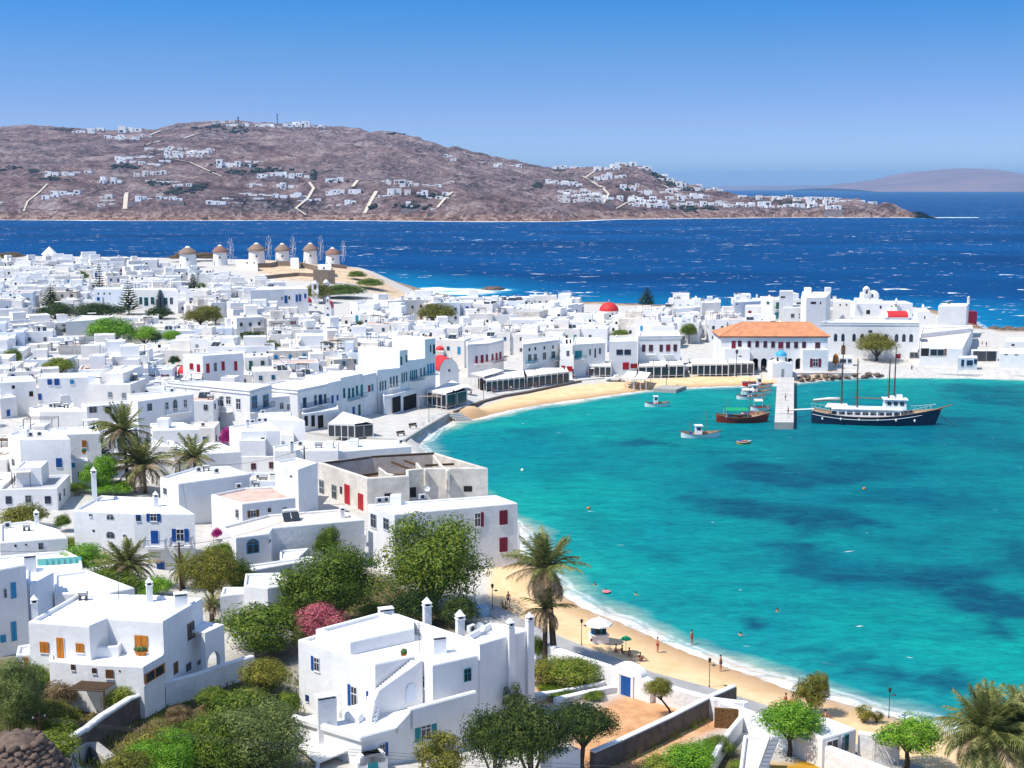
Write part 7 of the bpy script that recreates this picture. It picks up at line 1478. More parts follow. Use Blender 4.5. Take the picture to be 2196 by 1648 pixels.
g=ground(*tp('M',205,965));root=thing('parasol',tuple(g),'folded orange parasol beside the quayside stand','parasol');b=MB();b.lathe(tuple(g),[(.1,0),(.1,.6),(.9,.9),(.7,2.8),(.1,3.6)],8);b.build('canopy',['paint_orange'],root)
for(u,v,lab)in((1190,815,'white parasol at the right end of the taverna awnings'),(1268,806,'white parasol before the short striped awning'),(1296,803,'white parasol left of the white pickup'),(965,862,'white parasol beside the pavilion hung with clothes'),(1000,848,'white parasol left of the long taverna awning'),(1480,801,'white parasol between the two glazed restaurants')):
 g=ground(u,v,.2);r_=thing('parasol',tuple(g),lab,'parasol','white taverna parasols');b=MB();b.tube(tuple(g),(g.x,g.y,g.z+2.3),.04,n=6);b.build('pole',['grey_metal'],r_);b=MB();b.lathe((g.x,g.y,g.z+2.0),[(1.5,0),(.8,.4),(.03,.65)],8,0,False);b.build('canopy',['canvas'],r_)
for k,(u,v,rz,w_,t_,lab)in enumerate(((1010,852,1,'swim_navy','swim_navy','person in navy left of the long taverna awning'),(1060,848,2,'swim_navy','swim_red','person in red strolling before the long taverna awning'),(1096,842,0,'swim_navy','shirt_white','person in white shirt before the long taverna awning'),(1150,834,1,'swim_red','swim_navy','person near the middle of the taverna awnings'),(1232,815,2,'swim_navy','shirt_white','person in white near the red doors'),(1258,810,1,'swim_navy','swim_red','person in red before the short striped awning'),(960,880,1,'swim_navy','swim_navy','person standing near the top of the stone steps'),(1684,860,1,'swim_navy','shirt_white','person walking on the pier'),(1690,890,2,'swim_navy','swim_red','person in red near the end of the pier'),(1545,1440,1,'swim_navy',None,'bather strolling on the sand right of the long beach lamp'),(1410,1400,2,'swim_red',None,'bather on the sand between the gateway and the surf'))):
 person(u,v,'stand',rz,lab,w_,None if v<850 or v>895 or u<1600 else 1.55,t_)
# ------------------------------------------------------------------ foliage
def leaf_mat(name,c1,c2,c3,scale=1.4):
 m,n,l,b=principled(name);g=N(n,'ShaderNodeNewGeometry');t=n.new('ShaderNodeTexNoise');t.inputs['Scale'].default_value=scale;t.inputs['Detail'].default_value=4;l.new(g.outputs['Position'],t.inputs['Vector'])
 oi=n.new('ShaderNodeObjectInfo');r=ramp(n,[(0.32,c1),(0.5,c2),(0.68,c3)]);l.new(math_n(n,l,'ADD',t.outputs['Fac'],math_n(n,l,'MULTIPLY',math_n(n,l,'SUBTRACT',oi.outputs['Random'],.5),.10)),r.inputs['Fac'])
 l.new(r.outputs[0],b.inputs['Base Color']);b.inputs['Roughness'].default_value=.55;b.inputs['Specular IOR Level'].default_value=.25
 tr_=n.new('ShaderNodeBsdfTranslucent');l.new(r.outputs[0],tr_.inputs['Color']);ms_=n.new('ShaderNodeMixShader');ms_.inputs[0].default_value=.35;l.new(b.outputs[0],ms_.inputs[1]);l.new(tr_.outputs[0],ms_.inputs[2]);l.new(ms_.outputs[0],n['Material Output'].inputs['Surface'])
leaf_mat('leaf_green',(0.045,0.095,0.008),(0.115,0.185,0.016),(0.28,0.33,0.035));leaf_mat('leaf_bright',(0.08,0.22,0.012),(0.17,0.36,0.02),(0.34,0.52,0.05));leaf_mat('leaf_olive',(0.085,0.095,0.012),(0.19,0.195,0.025),(0.37,0.33,0.05))
leaf_mat('leaf_dark',(0.016,0.040,0.008),(0.04,0.074,0.012),(0.12,0.16,0.025));leaf_mat('leaf_grey',(0.09,0.13,0.035),(0.18,0.23,0.06),(0.31,0.35,0.12));leaf_mat('leaf_lime',(0.10,0.15,0.015),(0.20,0.26,0.025),(0.34,0.36,0.05));leaf_mat('leaf_dry',(0.13,0.09,0.04),(0.24,0.17,0.08),(0.38,0.29,0.15))
leaf_mat('petal_pink',(0.45,0.09,0.13),(0.62,0.17,0.22),(0.12,0.16,0.05),2.2);leaf_mat('petal_magenta',(0.30,0.01,0.14),(0.48,0.02,0.25),(0.60,0.06,0.34),3)
leaf_mat('frond_green',(0.09,0.12,0.03),(0.19,0.22,0.055),(0.42,0.38,0.15),2.5);leaf_mat('frond_dry',(0.20,0.14,0.07),(0.36,0.26,0.15),(0.55,0.43,0.27),2.5)
node_mat('bark',(0.10,0.075,0.055),1,.05,var=.4,vscale=3,bump=.8,bscale=8)
def crown_mesh(seed,nblob,nleaf,leaf,shape='round',flat=1.0):
 """unit crown: 1 wide, 1 tall, base at z=0; leaf-sized faces on many clumps with gaps"""
 rg=random.Random(seed);vs=[];fs=[];blobs=[]
 for k in range(nblob):
  for _ in range(30):
   x,y,z=rg.uniform(-1,1),rg.uniform(-1,1),rg.uniform(-1,1);d=x*x+y*y+z*z
   if .12<d<1 and not(shape=='dome' and z<-.35):break
  br=rg.uniform(.13,.26)*(1.15 if shape=='dome' else 1);kx=.5-br*.55
  blobs.append((x*kx,y*kx,.5+z*kx*flat,br))
 per=nleaf//nblob
 for(bx,by,bz,br)in blobs:
  sq=rg.uniform(.6,.9)
  for i in range(int(per*(br/.19)**2)):
   th=rg.uniform(0,2*math.pi);cz=rg.uniform(-.75,1);sz=math.sqrt(1-cz*cz);rr=br*(rg.uniform(.8,1.08)if rg.random()<.72 else rg.uniform(.3,.8));n=Vector((sz*math.cos(th),sz*math.sin(th),cz))
   p=Vector((bx,by,bz))+Vector((n.x*rr,n.y*rr,n.z*rr*sq));nn=(n+Vector((rg.uniform(-.4,.4),rg.uniform(-.4,.4),rg.uniform(-.3,.5)))).normalized();a=nn.orthogonal().normalized();a.rotate(Matrix.Rotation(rg.uniform(0,6.28),3,nn));c_=nn.cross(a);s=leaf*rg.uniform(.6,1.3)
   k=len(vs);vs+=[p-a*s,p-c_*s*.45,p+a*s,p+c_*s*.45];fs.append((k,k+1,k+2,k+3))
 return[tuple(v)for v in vs],fs
CR={}
def crown(kind,mat):
 key=(kind,mat)
 if key in CR:return CR[key]
 sp_={'big1':(1,50,22000,.0155,'round'),'big2':(2,54,22000,.015,'round'),'mid1':(3,32,7000,.025,'round'),'mid2':(4,34,7000,.024,'dome'),'small':(5,16,1500,.05,'round'),'bush':(6,26,5200,.026,'dome',.9),'bush2':(7,34,7000,.023,'dome',.8),'pine':(8,46,11000,.018,'dome',.6),'wisp':(9,18,2200,.035,'round')}[kind]
 if kind not in CR:CR[kind]=crown_mesh(*sp_)
 vs,fs=CR[kind];me_=bpy.data.meshes.new('crown');me_.from_pydata(vs,[],fs);me_.materials.append(MAT[mat]);CR[key]=me_;return me_
PARK=[];KT=[]
def tree(u,vb,wpx,top,kind,mat,label,cat='tree',trunk=.3,lean=0.0,name=None,depth=1.0,group=None,tr=None,z=None):
 """tree standing at pixel (u, vb), crown wpx wide, its top at pixel row `top`"""
 g=ground(u,vb)if z is None else at_z(u,vb,z);dep=proj(g)[2];w=wpx/F*dep;H=(vb-top)/F*dep/.985;ch=H*(1-trunk);rg=random.Random(int(u*3+vb))
 r_=thing(name or('tree' if cat=='tree' else cat),tuple(g),label,cat,group);cx_,cz_=lean*w,H*trunk
 c=put('crown' if cat=='tree' else 'foliage',crown(kind,mat),r_,(cx_,0,cz_),rg.uniform(0,6.28),(w,w*depth,ch))
 if trunk>.02:
  b=MB();r0=tr or max(.10,min(.4,w*.04));pts=[(0,0,-.3),(cx_*.25+rg.uniform(-.1,.1),0,cz_*.5),(cx_*.8,0,cz_*1.05),(cx_,0,cz_+ch*.45)];b.path(pts,[r0*1.2,r0,r0*.75,r0*.4],8)
  for k in range(5):
   a=k*1.3+rg.random();b.path([(cx_*.8,0,cz_*1.0),(cx_+math.cos(a)*w*.16,math.sin(a)*w*.16,cz_+ch*.28),(cx_+math.cos(a)*w*.32,math.sin(a)*w*.32,cz_+ch*.5)],[r0*.6,r0*.4,r0*.18],6)
  part(b,'trunk',['bark'],r_)
 PARK.append((g.x,g.y,w*.5))
 if g.y>215:KT.append((u-wpx*.5,u+wpx*.5,top,vb-(vb-top)*.18,g.y))
 return r_
def bush(u,vb,wpx,top,mat,label,kind='bush',depth=1.0,**kw):return tree(u,vb,wpx,top,kind,mat,label,'shrub',0.0,depth=depth,**kw)
# near trees
tree(930,1305,240,1092,'big1','leaf_green','big round dense green tree in front of the house with dark red shutters',trunk=.03)
tree(728,1350,215,1160,'big2','leaf_green','broad leafy tree between the pink oleander and the big round tree',trunk=.15);tree(640,1345,110,1195,'mid1','leaf_green','left half of the leafy tree pair behind the pink oleander',trunk=.1);tree(700,1230,58,1118,'mid1','leaf_green','narrow leafy top rising above the broad leafy tree',trunk=.3)
tree(455,1300,128,1168,'big2','leaf_olive','rounded olive-brown tree right of the thick wooden pole',trunk=.2);bush(520,1300,60,1190,'leaf_green','green creeper patch at the right of the olive-brown tree')
bush(560,1400,190,1290,'leaf_green','wide green shrub mass right of the orange-doored villa','bush2');bush(620,1345,90,1290,'leaf_dark','dark shrub below the leafy tree pair');bush(575,1415,90,1345,'leaf_green','rounded shrub above the whitewashed garden wall')
bush(688,1400,116,1284,'petal_pink','pink flowering oleander at the back corner of the large villa','bush2',name='oleander');bush(645,1410,40,1335,'leaf_grey','grey twiggy shrub left of the large villa')
bush(880,1350,190,1262,'leaf_dark','long dark hedge behind the chimneys of the large villa','bush2',depth=.5);bush(985,1345,90,1275,'leaf_dark','dark hedge end beside the beach promenade');bush(800,1330,70,1290,'leaf_lime','lime green shrub behind the large villa roof')
tree(40,1590,130,1400,'big2','leaf_grey','grey-green olive tree at the left edge below the villa',trunk=.1);tree(92,1500,92,1422,'mid2','leaf_green','low umbrella-shaped green tree before the orange-doored villa',trunk=.25)
bush(120,1530,90,1460,'leaf_dry','dry brown scrub between the olive tree and the pergola');bush(262,1535,80,1462,'leaf_lime','green shrub behind the timber pergola');bush(110,1570,110,1495,'leaf_olive','olive scrub under the timber pergola');bush(140,1560,70,1520,'leaf_green','green shrub right below the timber pergola')
bush(110,1640,130,1560,'leaf_lime','yellow-green scrub in the lower left');bush(125,1590,80,1535,'leaf_green','green scrub beside the short grey pole');bush(340,1655,150,1560,'leaf_olive','yellowish scrub bank right of the climbing drystone wall','bush2');bush(275,1690,130,1610,'leaf_olive','olive scrub bank at the bottom edge','bush2')
bush(385,1560,60,1510,'leaf_dry','dry flowering bush against the whitewashed wall');bush(375,1465,40,1440,'leaf_dry','dry flower clump on top of the garden wall');bush(425,1455,36,1432,'leaf_olive','olive flower clump on the garden wall before the arched porch')
tree(530,1610,150,1480,'mid2','leaf_green','dense green tree in the garden right of the climbing wall',trunk=.05);tree(450,1660,200,1530,'big2','leaf_green','wide green tree crown at the bottom centre left',trunk=.02);tree(555,1665,215,1500,'big1','leaf_grey','large olive tree with silvery leaves left of the large villa porch',trunk=.05);tree(360,1670,170,1570,'big1','leaf_bright','bright green shrub tree at the bottom',trunk=.02)
tree(566,1508,100,1415,'mid2','leaf_olive','small forked tree on the lawn left of the large villa',trunk=.35);bush(617,1540,60,1480,'leaf_green','low green bush beside the large villa left wall');bush(575,1485,80,1432,'leaf_green','green bush below the whitewashed garden wall end');bush(460,1520,80,1470,'leaf_green','green bush in the middle of the lower garden')
tree(1060,1700,130,1478,'pine','leaf_dark','dark pine close to the shaded side of the large villa',trunk=.1);tree(1140,1700,170,1462,'pine','leaf_dark','ragged dark pine in the middle of the pine group',trunk=.1);tree(1248,1668,158,1488,'pine','leaf_dark','spreading dark pine with a leaning trunk beside the bare earth plot',trunk=.38,lean=.02);tree(1100,1560,60,1455,'wisp','leaf_dark','thin pine top sticking out above the pine group',trunk=.2)
tree(950,1690,120,1560,'mid1','leaf_olive','yellow-green feathery tree before the large villa corner',trunk=.15)
tree(1445,1541,62,1452,'mid2','leaf_olive','small round clipped tree leaning over the bare earth plot',trunk=.45,lean=-.55,tr=.1)
bush(1218,1470,140,1408,'leaf_lime','yellow-green rounded bush left of the beach gateway','bush2');bush(1165,1470,80,1415,'leaf_olive','olive bush at the foot of the tall palms');bush(1150,1420,40,1360,'leaf_green','green bush between the villa and the palms')
tree(1692,1622,135,1500,'mid2','leaf_bright','bright green tree with a forked trunk, left of the two at the lower right',trunk=.28);tree(1943,1650,142,1524,'mid1','leaf_bright','bright green tree, right of the two at the lower right',trunk=.3)
tree(1738,1532,78,1424,'mid1','leaf_olive','tall olive tamarisk at the edge of the beach',trunk=.1);tree(1853,1550,44,1504,'wisp','leaf_olive','small thin tamarisk on the beach at the right',trunk=.05);tree(1880,1550,30,1520,'wisp','leaf_olive','tiny tamarisk beside the thin one at the right',trunk=.05)
bush(1480,1655,130,1590,'leaf_bright','bright green garden bed behind the dark stone wall','bush2');bush(1540,1620,70,1575,'leaf_green','white-flowered green shrub below the brushwood panel');bush(1420,1665,100,1620,'leaf_lime','lime shrub in the bottom corner behind the dark stone wall');bush(1600,1665,90,1635,'leaf_green','green shrub at the foot of the skylight roof')
for u,v,w_,m_,q_ in((1180,1480,60,'leaf_green','farthest left, upper row'),(1250,1478,60,'leaf_lime','middle, upper row'),(1200,1495,80,'leaf_green','wide one in the lower row'),(1300,1470,40,'leaf_lime','nearest the blue door'),(1270,1498,60,'leaf_green','right one in the lower row')):bush(u,v,w_,v-16,m_,'low ground plants in the raised bed, '+q_,group='low plants in the raised beds')
# grasses along the dark wall
b=MB();rg=random.Random(5)
for k in range(1500):
 s=rg.random();g=ground(1300+s*270+rg.uniform(-6,10),1640-s*128+rg.uniform(-8,6))if k%15==0 else g;q=g+Vector((rg.uniform(-.8,.8),rg.uniform(-.5,.6),0));h_=rg.uniform(.3,1.0);d=Vector((rg.uniform(-.2,.2),rg.uniform(-.2,.2),h_))
 b.add([q+Vector((-.03,0,0)),q+Vector((.03,0,0)),q+d],[(0,1,2)])
b.build('grass',['leaf_lime'],None,label='tall yellow-green grasses along the dark stone wall',cat='grass',kind='stuff')
b=MB()
for k in range(5200):
 if k%13==0:g=ground(rg.uniform(-10,640),rg.uniform(1440,1660));mk=rg.random()
 q=g+Vector((rg.uniform(-1.2,1.2),rg.uniform(-1,1),-.05));h_=rg.uniform(.15,.55);d=Vector((rg.uniform(-.25,.25),rg.uniform(-.25,.25),h_));b.add([q+Vector((-.06,0,0)),q+Vector((.06,.02,0)),q+d+Vector((.05,0,0)),q+d],[(0,1,2,3)],int(mk*3))
b.build('undergrowth',['leaf_olive','leaf_dry','leaf_green'],None,label='low dry undergrowth covering the slope at the lower left',cat='undergrowth',kind='stuff')
# palms
FM={}
def frond(kind):
 if kind in FM:return FM[kind]
 droop,L_,mat,up={'up':(.25,1.0,'frond_green',1.15),'arch':(.75,1.05,'frond_green',.62),'low':(1.15,1.0,'frond_green',.1),'dry':(1.3,.85,'frond_dry',-.35),'mid':(.6,1.0,'frond_dry',.3)}[kind]
 rg=random.Random(len(FM)+3);b=MB();pts=[];a=up;x=z=0;n=12
 for i in range(n+1):
  pts.append(Vector((x,0,z)));x+=math.cos(a)*L_/n;z+=math.sin(a)*L_/n;a-=droop/n*(1+i/n)
 for i in range(n):b.tube(pts[i],pts[i+1],.012*(1-i/n)+.003,n=4,cap=False)
 for i in range(1,n):
  for sub_ in(0,.5):
   p=pts[i].lerp(pts[i+1],sub_);t=(pts[i+1]-pts[i]).normalized();ll=.25*math.sin(math.pi*min(1,(i+sub_)/n*.9+.12))+.05
   for s in(-1,1):
    d=(Vector((0,s,0))*.75+t*.75+Vector((0,0,rg.uniform(-.45,.05)))).normalized()*ll*rg.uniform(.8,1.15);w_=t*.02;b.add([p-w_,p+w_,p+d+Vector((0,0,-.04))],[(0,1,2)])
 FM[kind]=b.mesh('frond',[mat]);return FM[kind]
def palm(u,vb,vc,wpx,label,lean=(0,0),n=46,mix_='udm',wind=0.0,dryf=.3,trunkr=.28):
 """palm: foot at (u, vb), heart of the crown at pixel row vc, crown wpx wide"""
 g=ground(u,vb);dep=proj(g)[2];H=(vb-vc)/F*dep/.985;Lf=wpx/F*dep*.56;r_=thing('palm_tree',tuple(g),label,'palm','palm trees');rg=random.Random(int(u))
 top=Vector((lean[0],lean[1],H));b=MB();k=14;pts=[Vector((top.x*(i/k)**1.5,top.y*(i/k)**1.5,H*i/k-(.4 if i==0 else 0)))for i in range(k+1)];b.path(pts,[trunkr*(1.25 if i==0 else 1+.08*(i%2))*(1-.25*i/k)for i in range(k+1)],10);b.ico(tuple(top-Vector((0,0,.2))),(trunkr*1.6,trunkr*1.6,trunkr*2.4),2,0,.2,rg);part(b,'trunk',['bark'],r_)
 for i in range(n):
  q=(i+.5)/n;az=i*2.39996+rg.uniform(-.2,.2);kd='up' if q<.28 else('arch' if q<.55 else('low' if q<1-dryf else('dry' if rg.random()<.6 else 'mid')))
  if wind and rg.random()<wind:az=math.pi+rg.uniform(-.7,.7)if rg.random()<.6 else az
  s=Lf*rg.uniform(.85,1.12);o=put('frond',frond(kd),r_,tuple(top),rot=(rg.uniform(-.2,.2),rg.uniform(-.25,.25),az),sc_=(s,s,s))
 PARK.append((g.x,g.y,3));return r_
palm(1188,1425,1218,165,'tallest palm with brownish fronds standing against the bay',(-.9,0),58,dryf=.45,trunkr=.34);palm(1168,1425,1306,118,'shorter palm beside the tallest one against the bay',(.1,0),28,dryf=.5)
palm(2112,1720,1575,210,'huge bushy palm at the bottom right corner',(0,0),120,dryf=.12,trunkr=.5);palm(2200,1720,1560,190,'second bushy palm cut by the right edge',(0,0),96,dryf=.12,trunkr=.5)
palm(275,1055,925,118,'tallest wind-blown palm among the houses at the left',(-.4,0),60,wind=.5,dryf=.3);palm(312,1058,1000,140,'wind-blown palm in front of the tallest one at the left',(-.2,0),56,wind=.4,dryf=.35);palm(420,1068,982,105,'smaller grey-green palm by the low house under the bougainvillea',(0,0),40,wind=.4,dryf=.2)
palm(275,1262,1215,132,'short green palm before the corner house with blue balconies',(0,0),56,dryf=.15);palm(392,1262,1220,80,'small palm beside the thick wooden pole',(0,0),34,dryf=.15);palm(455,1335,1300,60,'low yellowish palm tuft behind the arched porch',(0,0),30,dryf=.4)
tree(212,1060,80,965,'mid1','leaf_bright','bright green tree below the two wind-blown palms',trunk=.1);bush(165,1058,60,1035,'leaf_green','green shrub left of the slim tall chimney');bush(240,1062,90,1030,'leaf_bright','green shrub under the wind-blown palms')
bush(50,1135,105,1078,'leaf_olive','brown-olive bush behind the chimneyed house at the left edge');bush(135,1140,36,1100,'leaf_green','narrow dark green bush left of the corner house with blue balconies')
bush(185,1240,110,1160,'leaf_bright','bright green climber beside the turquoise glass strip');bush(240,1275,130,1215,'leaf_green','green shrubbery under the short green palm','bush2');bush(330,1280,80,1235,'leaf_bright','bright shrubs right of the short green palm');bush(150,1190,70,1150,'leaf_lime','lime creeper behind the turquoise glass strip')
bush(485,965,30,914,'petal_magenta','vivid magenta bougainvillea on the white house wall',name='bougainvillea');bush(465,1160,24,1130,'petal_magenta','small magenta bougainvillea by the round-headed blue window',name='bougainvillea');bush(480,1230,90,1160,'leaf_green','green creeper with red blooms left of the round-headed window')
# town trees
tree(935,695,85,652,'mid2','leaf_olive','olive green tree in the middle of the town roofs, centre',trunk=.05);tree(238,742,105,682,'mid2','leaf_bright','largest bright green tree among the left roofs',trunk=.05);tree(312,742,62,700,'mid2','leaf_bright','middle bright green tree among the left roofs',trunk=.05);tree(370,738,46,708,'mid2','leaf_bright','smallest bright green tree among the left roofs',trunk=.05)
tree(125,806,68,768,'mid2','leaf_lime','round yellow-green tree above the row of blue shutters',trunk=.05);tree(430,700,78,650,'mid1','leaf_olive','olive tree left of the roofs below the windmill slope',trunk=.1);tree(462,695,36,655,'small','leaf_olive','small olive tree beside the larger one below the windmill slope',trunk=.1)
tree(545,735,56,708,'small','leaf_dark','dark spiky tree among the roofs, centre left',trunk=.1);tree(160,720,66,690,'small','leaf_dark','dark shrub tree beside the white house with a shaded wall',trunk=.05);tree(120,690,80,650,'mid2','leaf_dark','dark tree mass below the pale skyline pine at the left',trunk=.05);tree(215,690,120,650,'mid2','leaf_dark','dark low tree mass left of the tall dark pine',trunk=.05)
tree(345,685,60,658,'small','leaf_dark','low dark tree right of the tall dark pine',trunk=.05);tree(1880,775,82,716,'mid2','leaf_olive','round olive tree on the quay before the long arched hall',trunk=.15);tree(1380,735,1,734,'small','leaf_green','tiny tree',trunk=.1)if False else None
bush(1330,725,40,706,'leaf_green','green roof terrace vines behind the waterfront houses');bush(375,785,26,762,'leaf_dark','dark shrub behind the bright red chapel dome')
bush(680,650,70,605,'leaf_olive','olive scrub on the slope behind the small red dome');bush(740,640,90,608,'leaf_green','green scrub on the slope below the last windmill');bush(795,620,60,596,'leaf_green','green scrub near the seaward end of the slope');bush(765,600,40,580,'leaf_green','scrub patch just below the last windmill');bush(700,640,60,618,'leaf_olive','olive scrub above the white belfries')
bush(395,562,62,540,'leaf_dry','brown thicket between the first two windmills, left');bush(440,560,56,541,'leaf_dry','brown thicket between the first two windmills, right');bush(20,560,60,540,'leaf_dry','brown thicket at the far left skyline');bush(1470,640,26,628,'leaf_green','green roof plants on the skyline')if False else None
def norfolk(u,vb,wpx,top,label,mat='leaf_dark',dens=1.0):
 g=ground(u,vb);dep=proj(g)[2];w=wpx/F*dep;H=(vb-top)/F*dep;r_=thing('pine_tree',tuple(g),label,'pine','Norfolk pines of the town');rg=random.Random(int(u));b=MB();b.tube((0,0,-.5),(0,0,H),.25,.05,8);part(b,'trunk',['bark'],r_)
 b=MB();nt_=13
 for k in range(nt_):
  z=H*(.14+.84*k/nt_);R_=w/2*(1-(k/nt_)**1.25)+.25
  for j in range(10):
   az=j*.6283+k*.5+rg.uniform(-.15,.15);d=Vector((math.cos(az),math.sin(az),0));L_=R_*rg.uniform(.8,1.1);s_=d.cross(Vector((0,0,1)))
   for q in range(int(22*dens)):
    t=(q+.5)/(22*dens);p=d*L_*t+Vector((0,0,z-.10*L_*t+.22*L_*t*t));hw=.26*L_*(1-t*.6)+.14;v1=s_*hw*rg.uniform(.6,1.2);v2=Vector((0,0,.16))+d*.22
    b.add([p-v1,p+v2*.8,p+v1,p-v2*.5],[(0,1,2,3)])
 part(b,'crown',[mat],r_);PARK.append((g.x,g.y,w*.35))
norfolk(277,675,54,598,'tall dark Norfolk pine before the pale school-like house');norfolk(215,640,42,562,'grey Norfolk pine left of the tall dark one, higher on the slope',dens=.7);norfolk(110,665,50,608,'open-branched Norfolk pine above the dark tree mass at the left',dens=.6);norfolk(345,672,34,618,'slim Norfolk pine right of the tall dark one',dens=.8);norfolk(415,630,40,586,'sparse Norfolk pine below the second windmill',dens=.6)
norfolk(1387,660,42,612,'solitary Norfolk pine on the skyline above the far town',dens=1.0);norfolk(205,1010,70,900,'dark Norfolk pine squeezed beside the tallest wind-blown palm',dens=1.0)
# ------------------------------------------------------------------ the rest of the town: houses fitted between the ones already standing
SW,SH=549,412;cover=np.zeros((SH,SW),bool);ysc,xsc=np.mgrid[0:SH,0:SW]
def fill_poly(pts):
 """screen mask (quarter-size) of a convex-ish outline"""
 P_=[(a/4,c/4)for a,c in pts];x0,x1=int(max(0,min(p[0]for p in P_))),int(min(SW-1,max(p[0]for p in P_)));y0,y1=int(max(0,min(p[1]for p in P_))),int(min(SH-1,max(p[1]for p in P_)))
 if x1<x0 or y1<y0:return None
 X_,Y_=xsc[y0:y1+1,x0:x1+1]+.5,ysc[y0:y1+1,x0:x1+1]+.5;ins=np.ones(X_.shape,bool);n=len(P_)
 for i in range(n):a,c=P_[i],P_[(i+1)%n];ins&=((c[0]-a[0])*(Y_-a[1])-(c[1]-a[1])*(X_-a[0]))>=-0.01
 return(y0,y1,x0,x1,ins)
def hull2(pts):
 pts=sorted(set((round(a,2),round(c,2))for a,c in pts))
 def half(ps):
  h=[]
  for p in ps:
   while len(h)>1 and(h[-1][0]-h[-2][0])*(p[1]-h[-2][1])-(h[-1][1]-h[-2][1])*(p[0]-h[-2][0])<=0:h.pop()
   h.append(p)
  return h[:-1]
 return half(pts)+half(pts[::-1])
def screen_hull(poly,z0,z1):return hull2([proj((p[0],p[1],z))[:2]for p in poly for z in(z0,z1)])
TOWN=[(-420,1330),(-10,1240),(60,1215),(210,1160),(420,1120),(560,1100),(645,1085),(645,960),(690,905),(760,862),(860,838),(930,812),(985,790),(1060,768),(1200,762),(1400,752),(1500,740),(1640,735),(1780,700),(1960,700),(1985,684),(1650,678),(1300,672),(1100,672),(1000,670),(930,658),(800,650),(640,645),(560,632),(470,618),(400,588),(300,578),(0,576),(-420,576)]
TW=np.array([tuple(ground(u,v)[:2])for u,v in TOWN])
keep=[] # boxes on screen of traced houses that nothing new may hide
for o in THINGS:
 ks=[c for c in o.children if c.name.startswith('wall')or c.name.startswith('dome')]
 if not ks:continue
 vs=[];w=world_of(o)
 for c in ks:vs+=[(v_.co.x+w[0],v_.co.y+w[1],v_.co.z+w[2])for v_ in c.data.vertices]
 g=max(T(w[0],w[1]),.5);pr_=[proj((x,y,max(z,g+.2)))for x,y,z in vs];wn=[proj((w[0]+c.location.x,w[1]+c.location.y,w[2]+c.location.z-c.scale.z*.5))[1]for c in o.children if 'window' in c.name or 'door' in c.name]
 u0,u1=min(p[0]for p in pr_),max(p[0]for p in pr_);v0,v1=min(p[1]for p in pr_),max(p[1]for p in pr_);keep.append((u0,u1,v0-2,(v1+5 if o.get('category')=='chapel' else max(wn+[v0+(v1-v0)*.45])),min(p[1]for p in[(x,y)for x,y,z in vs])))
for(u0,u1,v0,v1,y)in((650,850,590,640,560),(255,300,598,664,480),(195,240,562,620,560),(320,366,618,660,480),(90,130,610,655,480),(400,430,586,618,560),(1262,1348,645,672,560),(620,740,640,668,540),(390,740,520,572,640),(205,240,860,1040,200),(225,470,870,1060,205),(1360,1412,612,650,560),(1840,1930,618,680,520))+tuple(KT):keep.append((u0,u1,v0,v1,y))
rt=random.Random(21);cands=[];GL=[];y=172.0
footA=[(np.array(f[0]),f[1],f[2],max(math.hypot(p[0]-f[1],p[1]-f[2])for p in f[0]))for f in FOOT]
rejected=0
while y<800:
 x=-0.42*y-14+rt.uniform(0,6)
 while x<.34*y:
  px_,py_=x+rt.uniform(-1.2,1.2),y+rt.uniform(-2.2,2.2);w=rt.uniform(5.0,10.5)*(1.0 if y<480 else 1.12);d=rt.uniform(5.5,9.5);x+=w*.5+3.5
  q=np.array([[px_,py_]])
  if poly_sd(q,TW)[0]<2.5:continue
  if any(math.hypot(px_-a,py_-c)<r_+3.0 for a,c,r_ in PARK):continue
  g=T(px_,py_);yaw=.35*mnoise.noise((px_*.02,py_*.02,1))*2+rt.uniform(-.12,.12)+(.25 if px_<-40 else-.1);h=rt.choice([3.3,3.6,3.9,5.2,6.2,6.6,7.0,7.2])*(1 if y>330 else .93)
  co,si=math.cos(yaw),math.sin(yaw);poly=[(px_+a*co-c*si,py_+a*si+c*co)for a,c in((-w/2,-d/2),(w/2,-d/2),(w/2,d/2),(-w/2,d/2))]
  R0=math.hypot(w,d)/2;bad=False
  for fp,fx,fy_,fr_2 in footA:
   if math.hypot(px_-fx,py_-fy_)>R0+fr_2+1:continue
   if poly_sd(np.array(poly+[(px_,py_)]),np.array(ccw([tuple(p)for p in fp])))[:].max()>.3:bad=True;break
  if bad:continue
  hl_=screen_hull(poly,g,g+h);us_=[p[0]for p in hl_];vs_=[p[1]for p in hl_];u0,u1,v0,v1=min(us_),max(us_),min(vs_),max(vs_)
  if u1<-20 or u0>2216:continue
  if py_>525 and px_>-75:h=min(h,3.6)
  if rt.random()<.035 and py_>240:GL.append((px_,py_,g));continue
  for _t in range(3):
   hit=any(u0<K[1]-2 and u1>K[0]+2 and v0<K[3]and v1>K[2]+4 and py_<K[4]+.5 for K in keep)
   if not hit or h<3.4:break
   h=3.3;hl_=screen_hull(poly,g,g+h);v0=min(p[1]for p in hl_)
  if hit:rejected+=1;continue
  cands.append([py_,px_,poly,g,h,w,d,yaw,hl_])
 y+=rt.uniform(6.9,8.6)
cands.sort(key=lambda c:c[0])
for o in THINGS:pass
for K in keep[:0]:pass
vis=[]
for c in cands:
 m_=fill_poly(c[8])
 if m_ is None:vis.append(0);continue
 y0,y1,x0,x1,ins=m_;sub_=cover[y0:y1+1,x0:x1+1];vis.append(int((ins&~sub_).sum()));sub_|=ins
order=sorted(range(len(cands)),key=lambda i:-vis[i]);NIND=162;single=set(i for i in order[:NIND]if vis[i]>3)
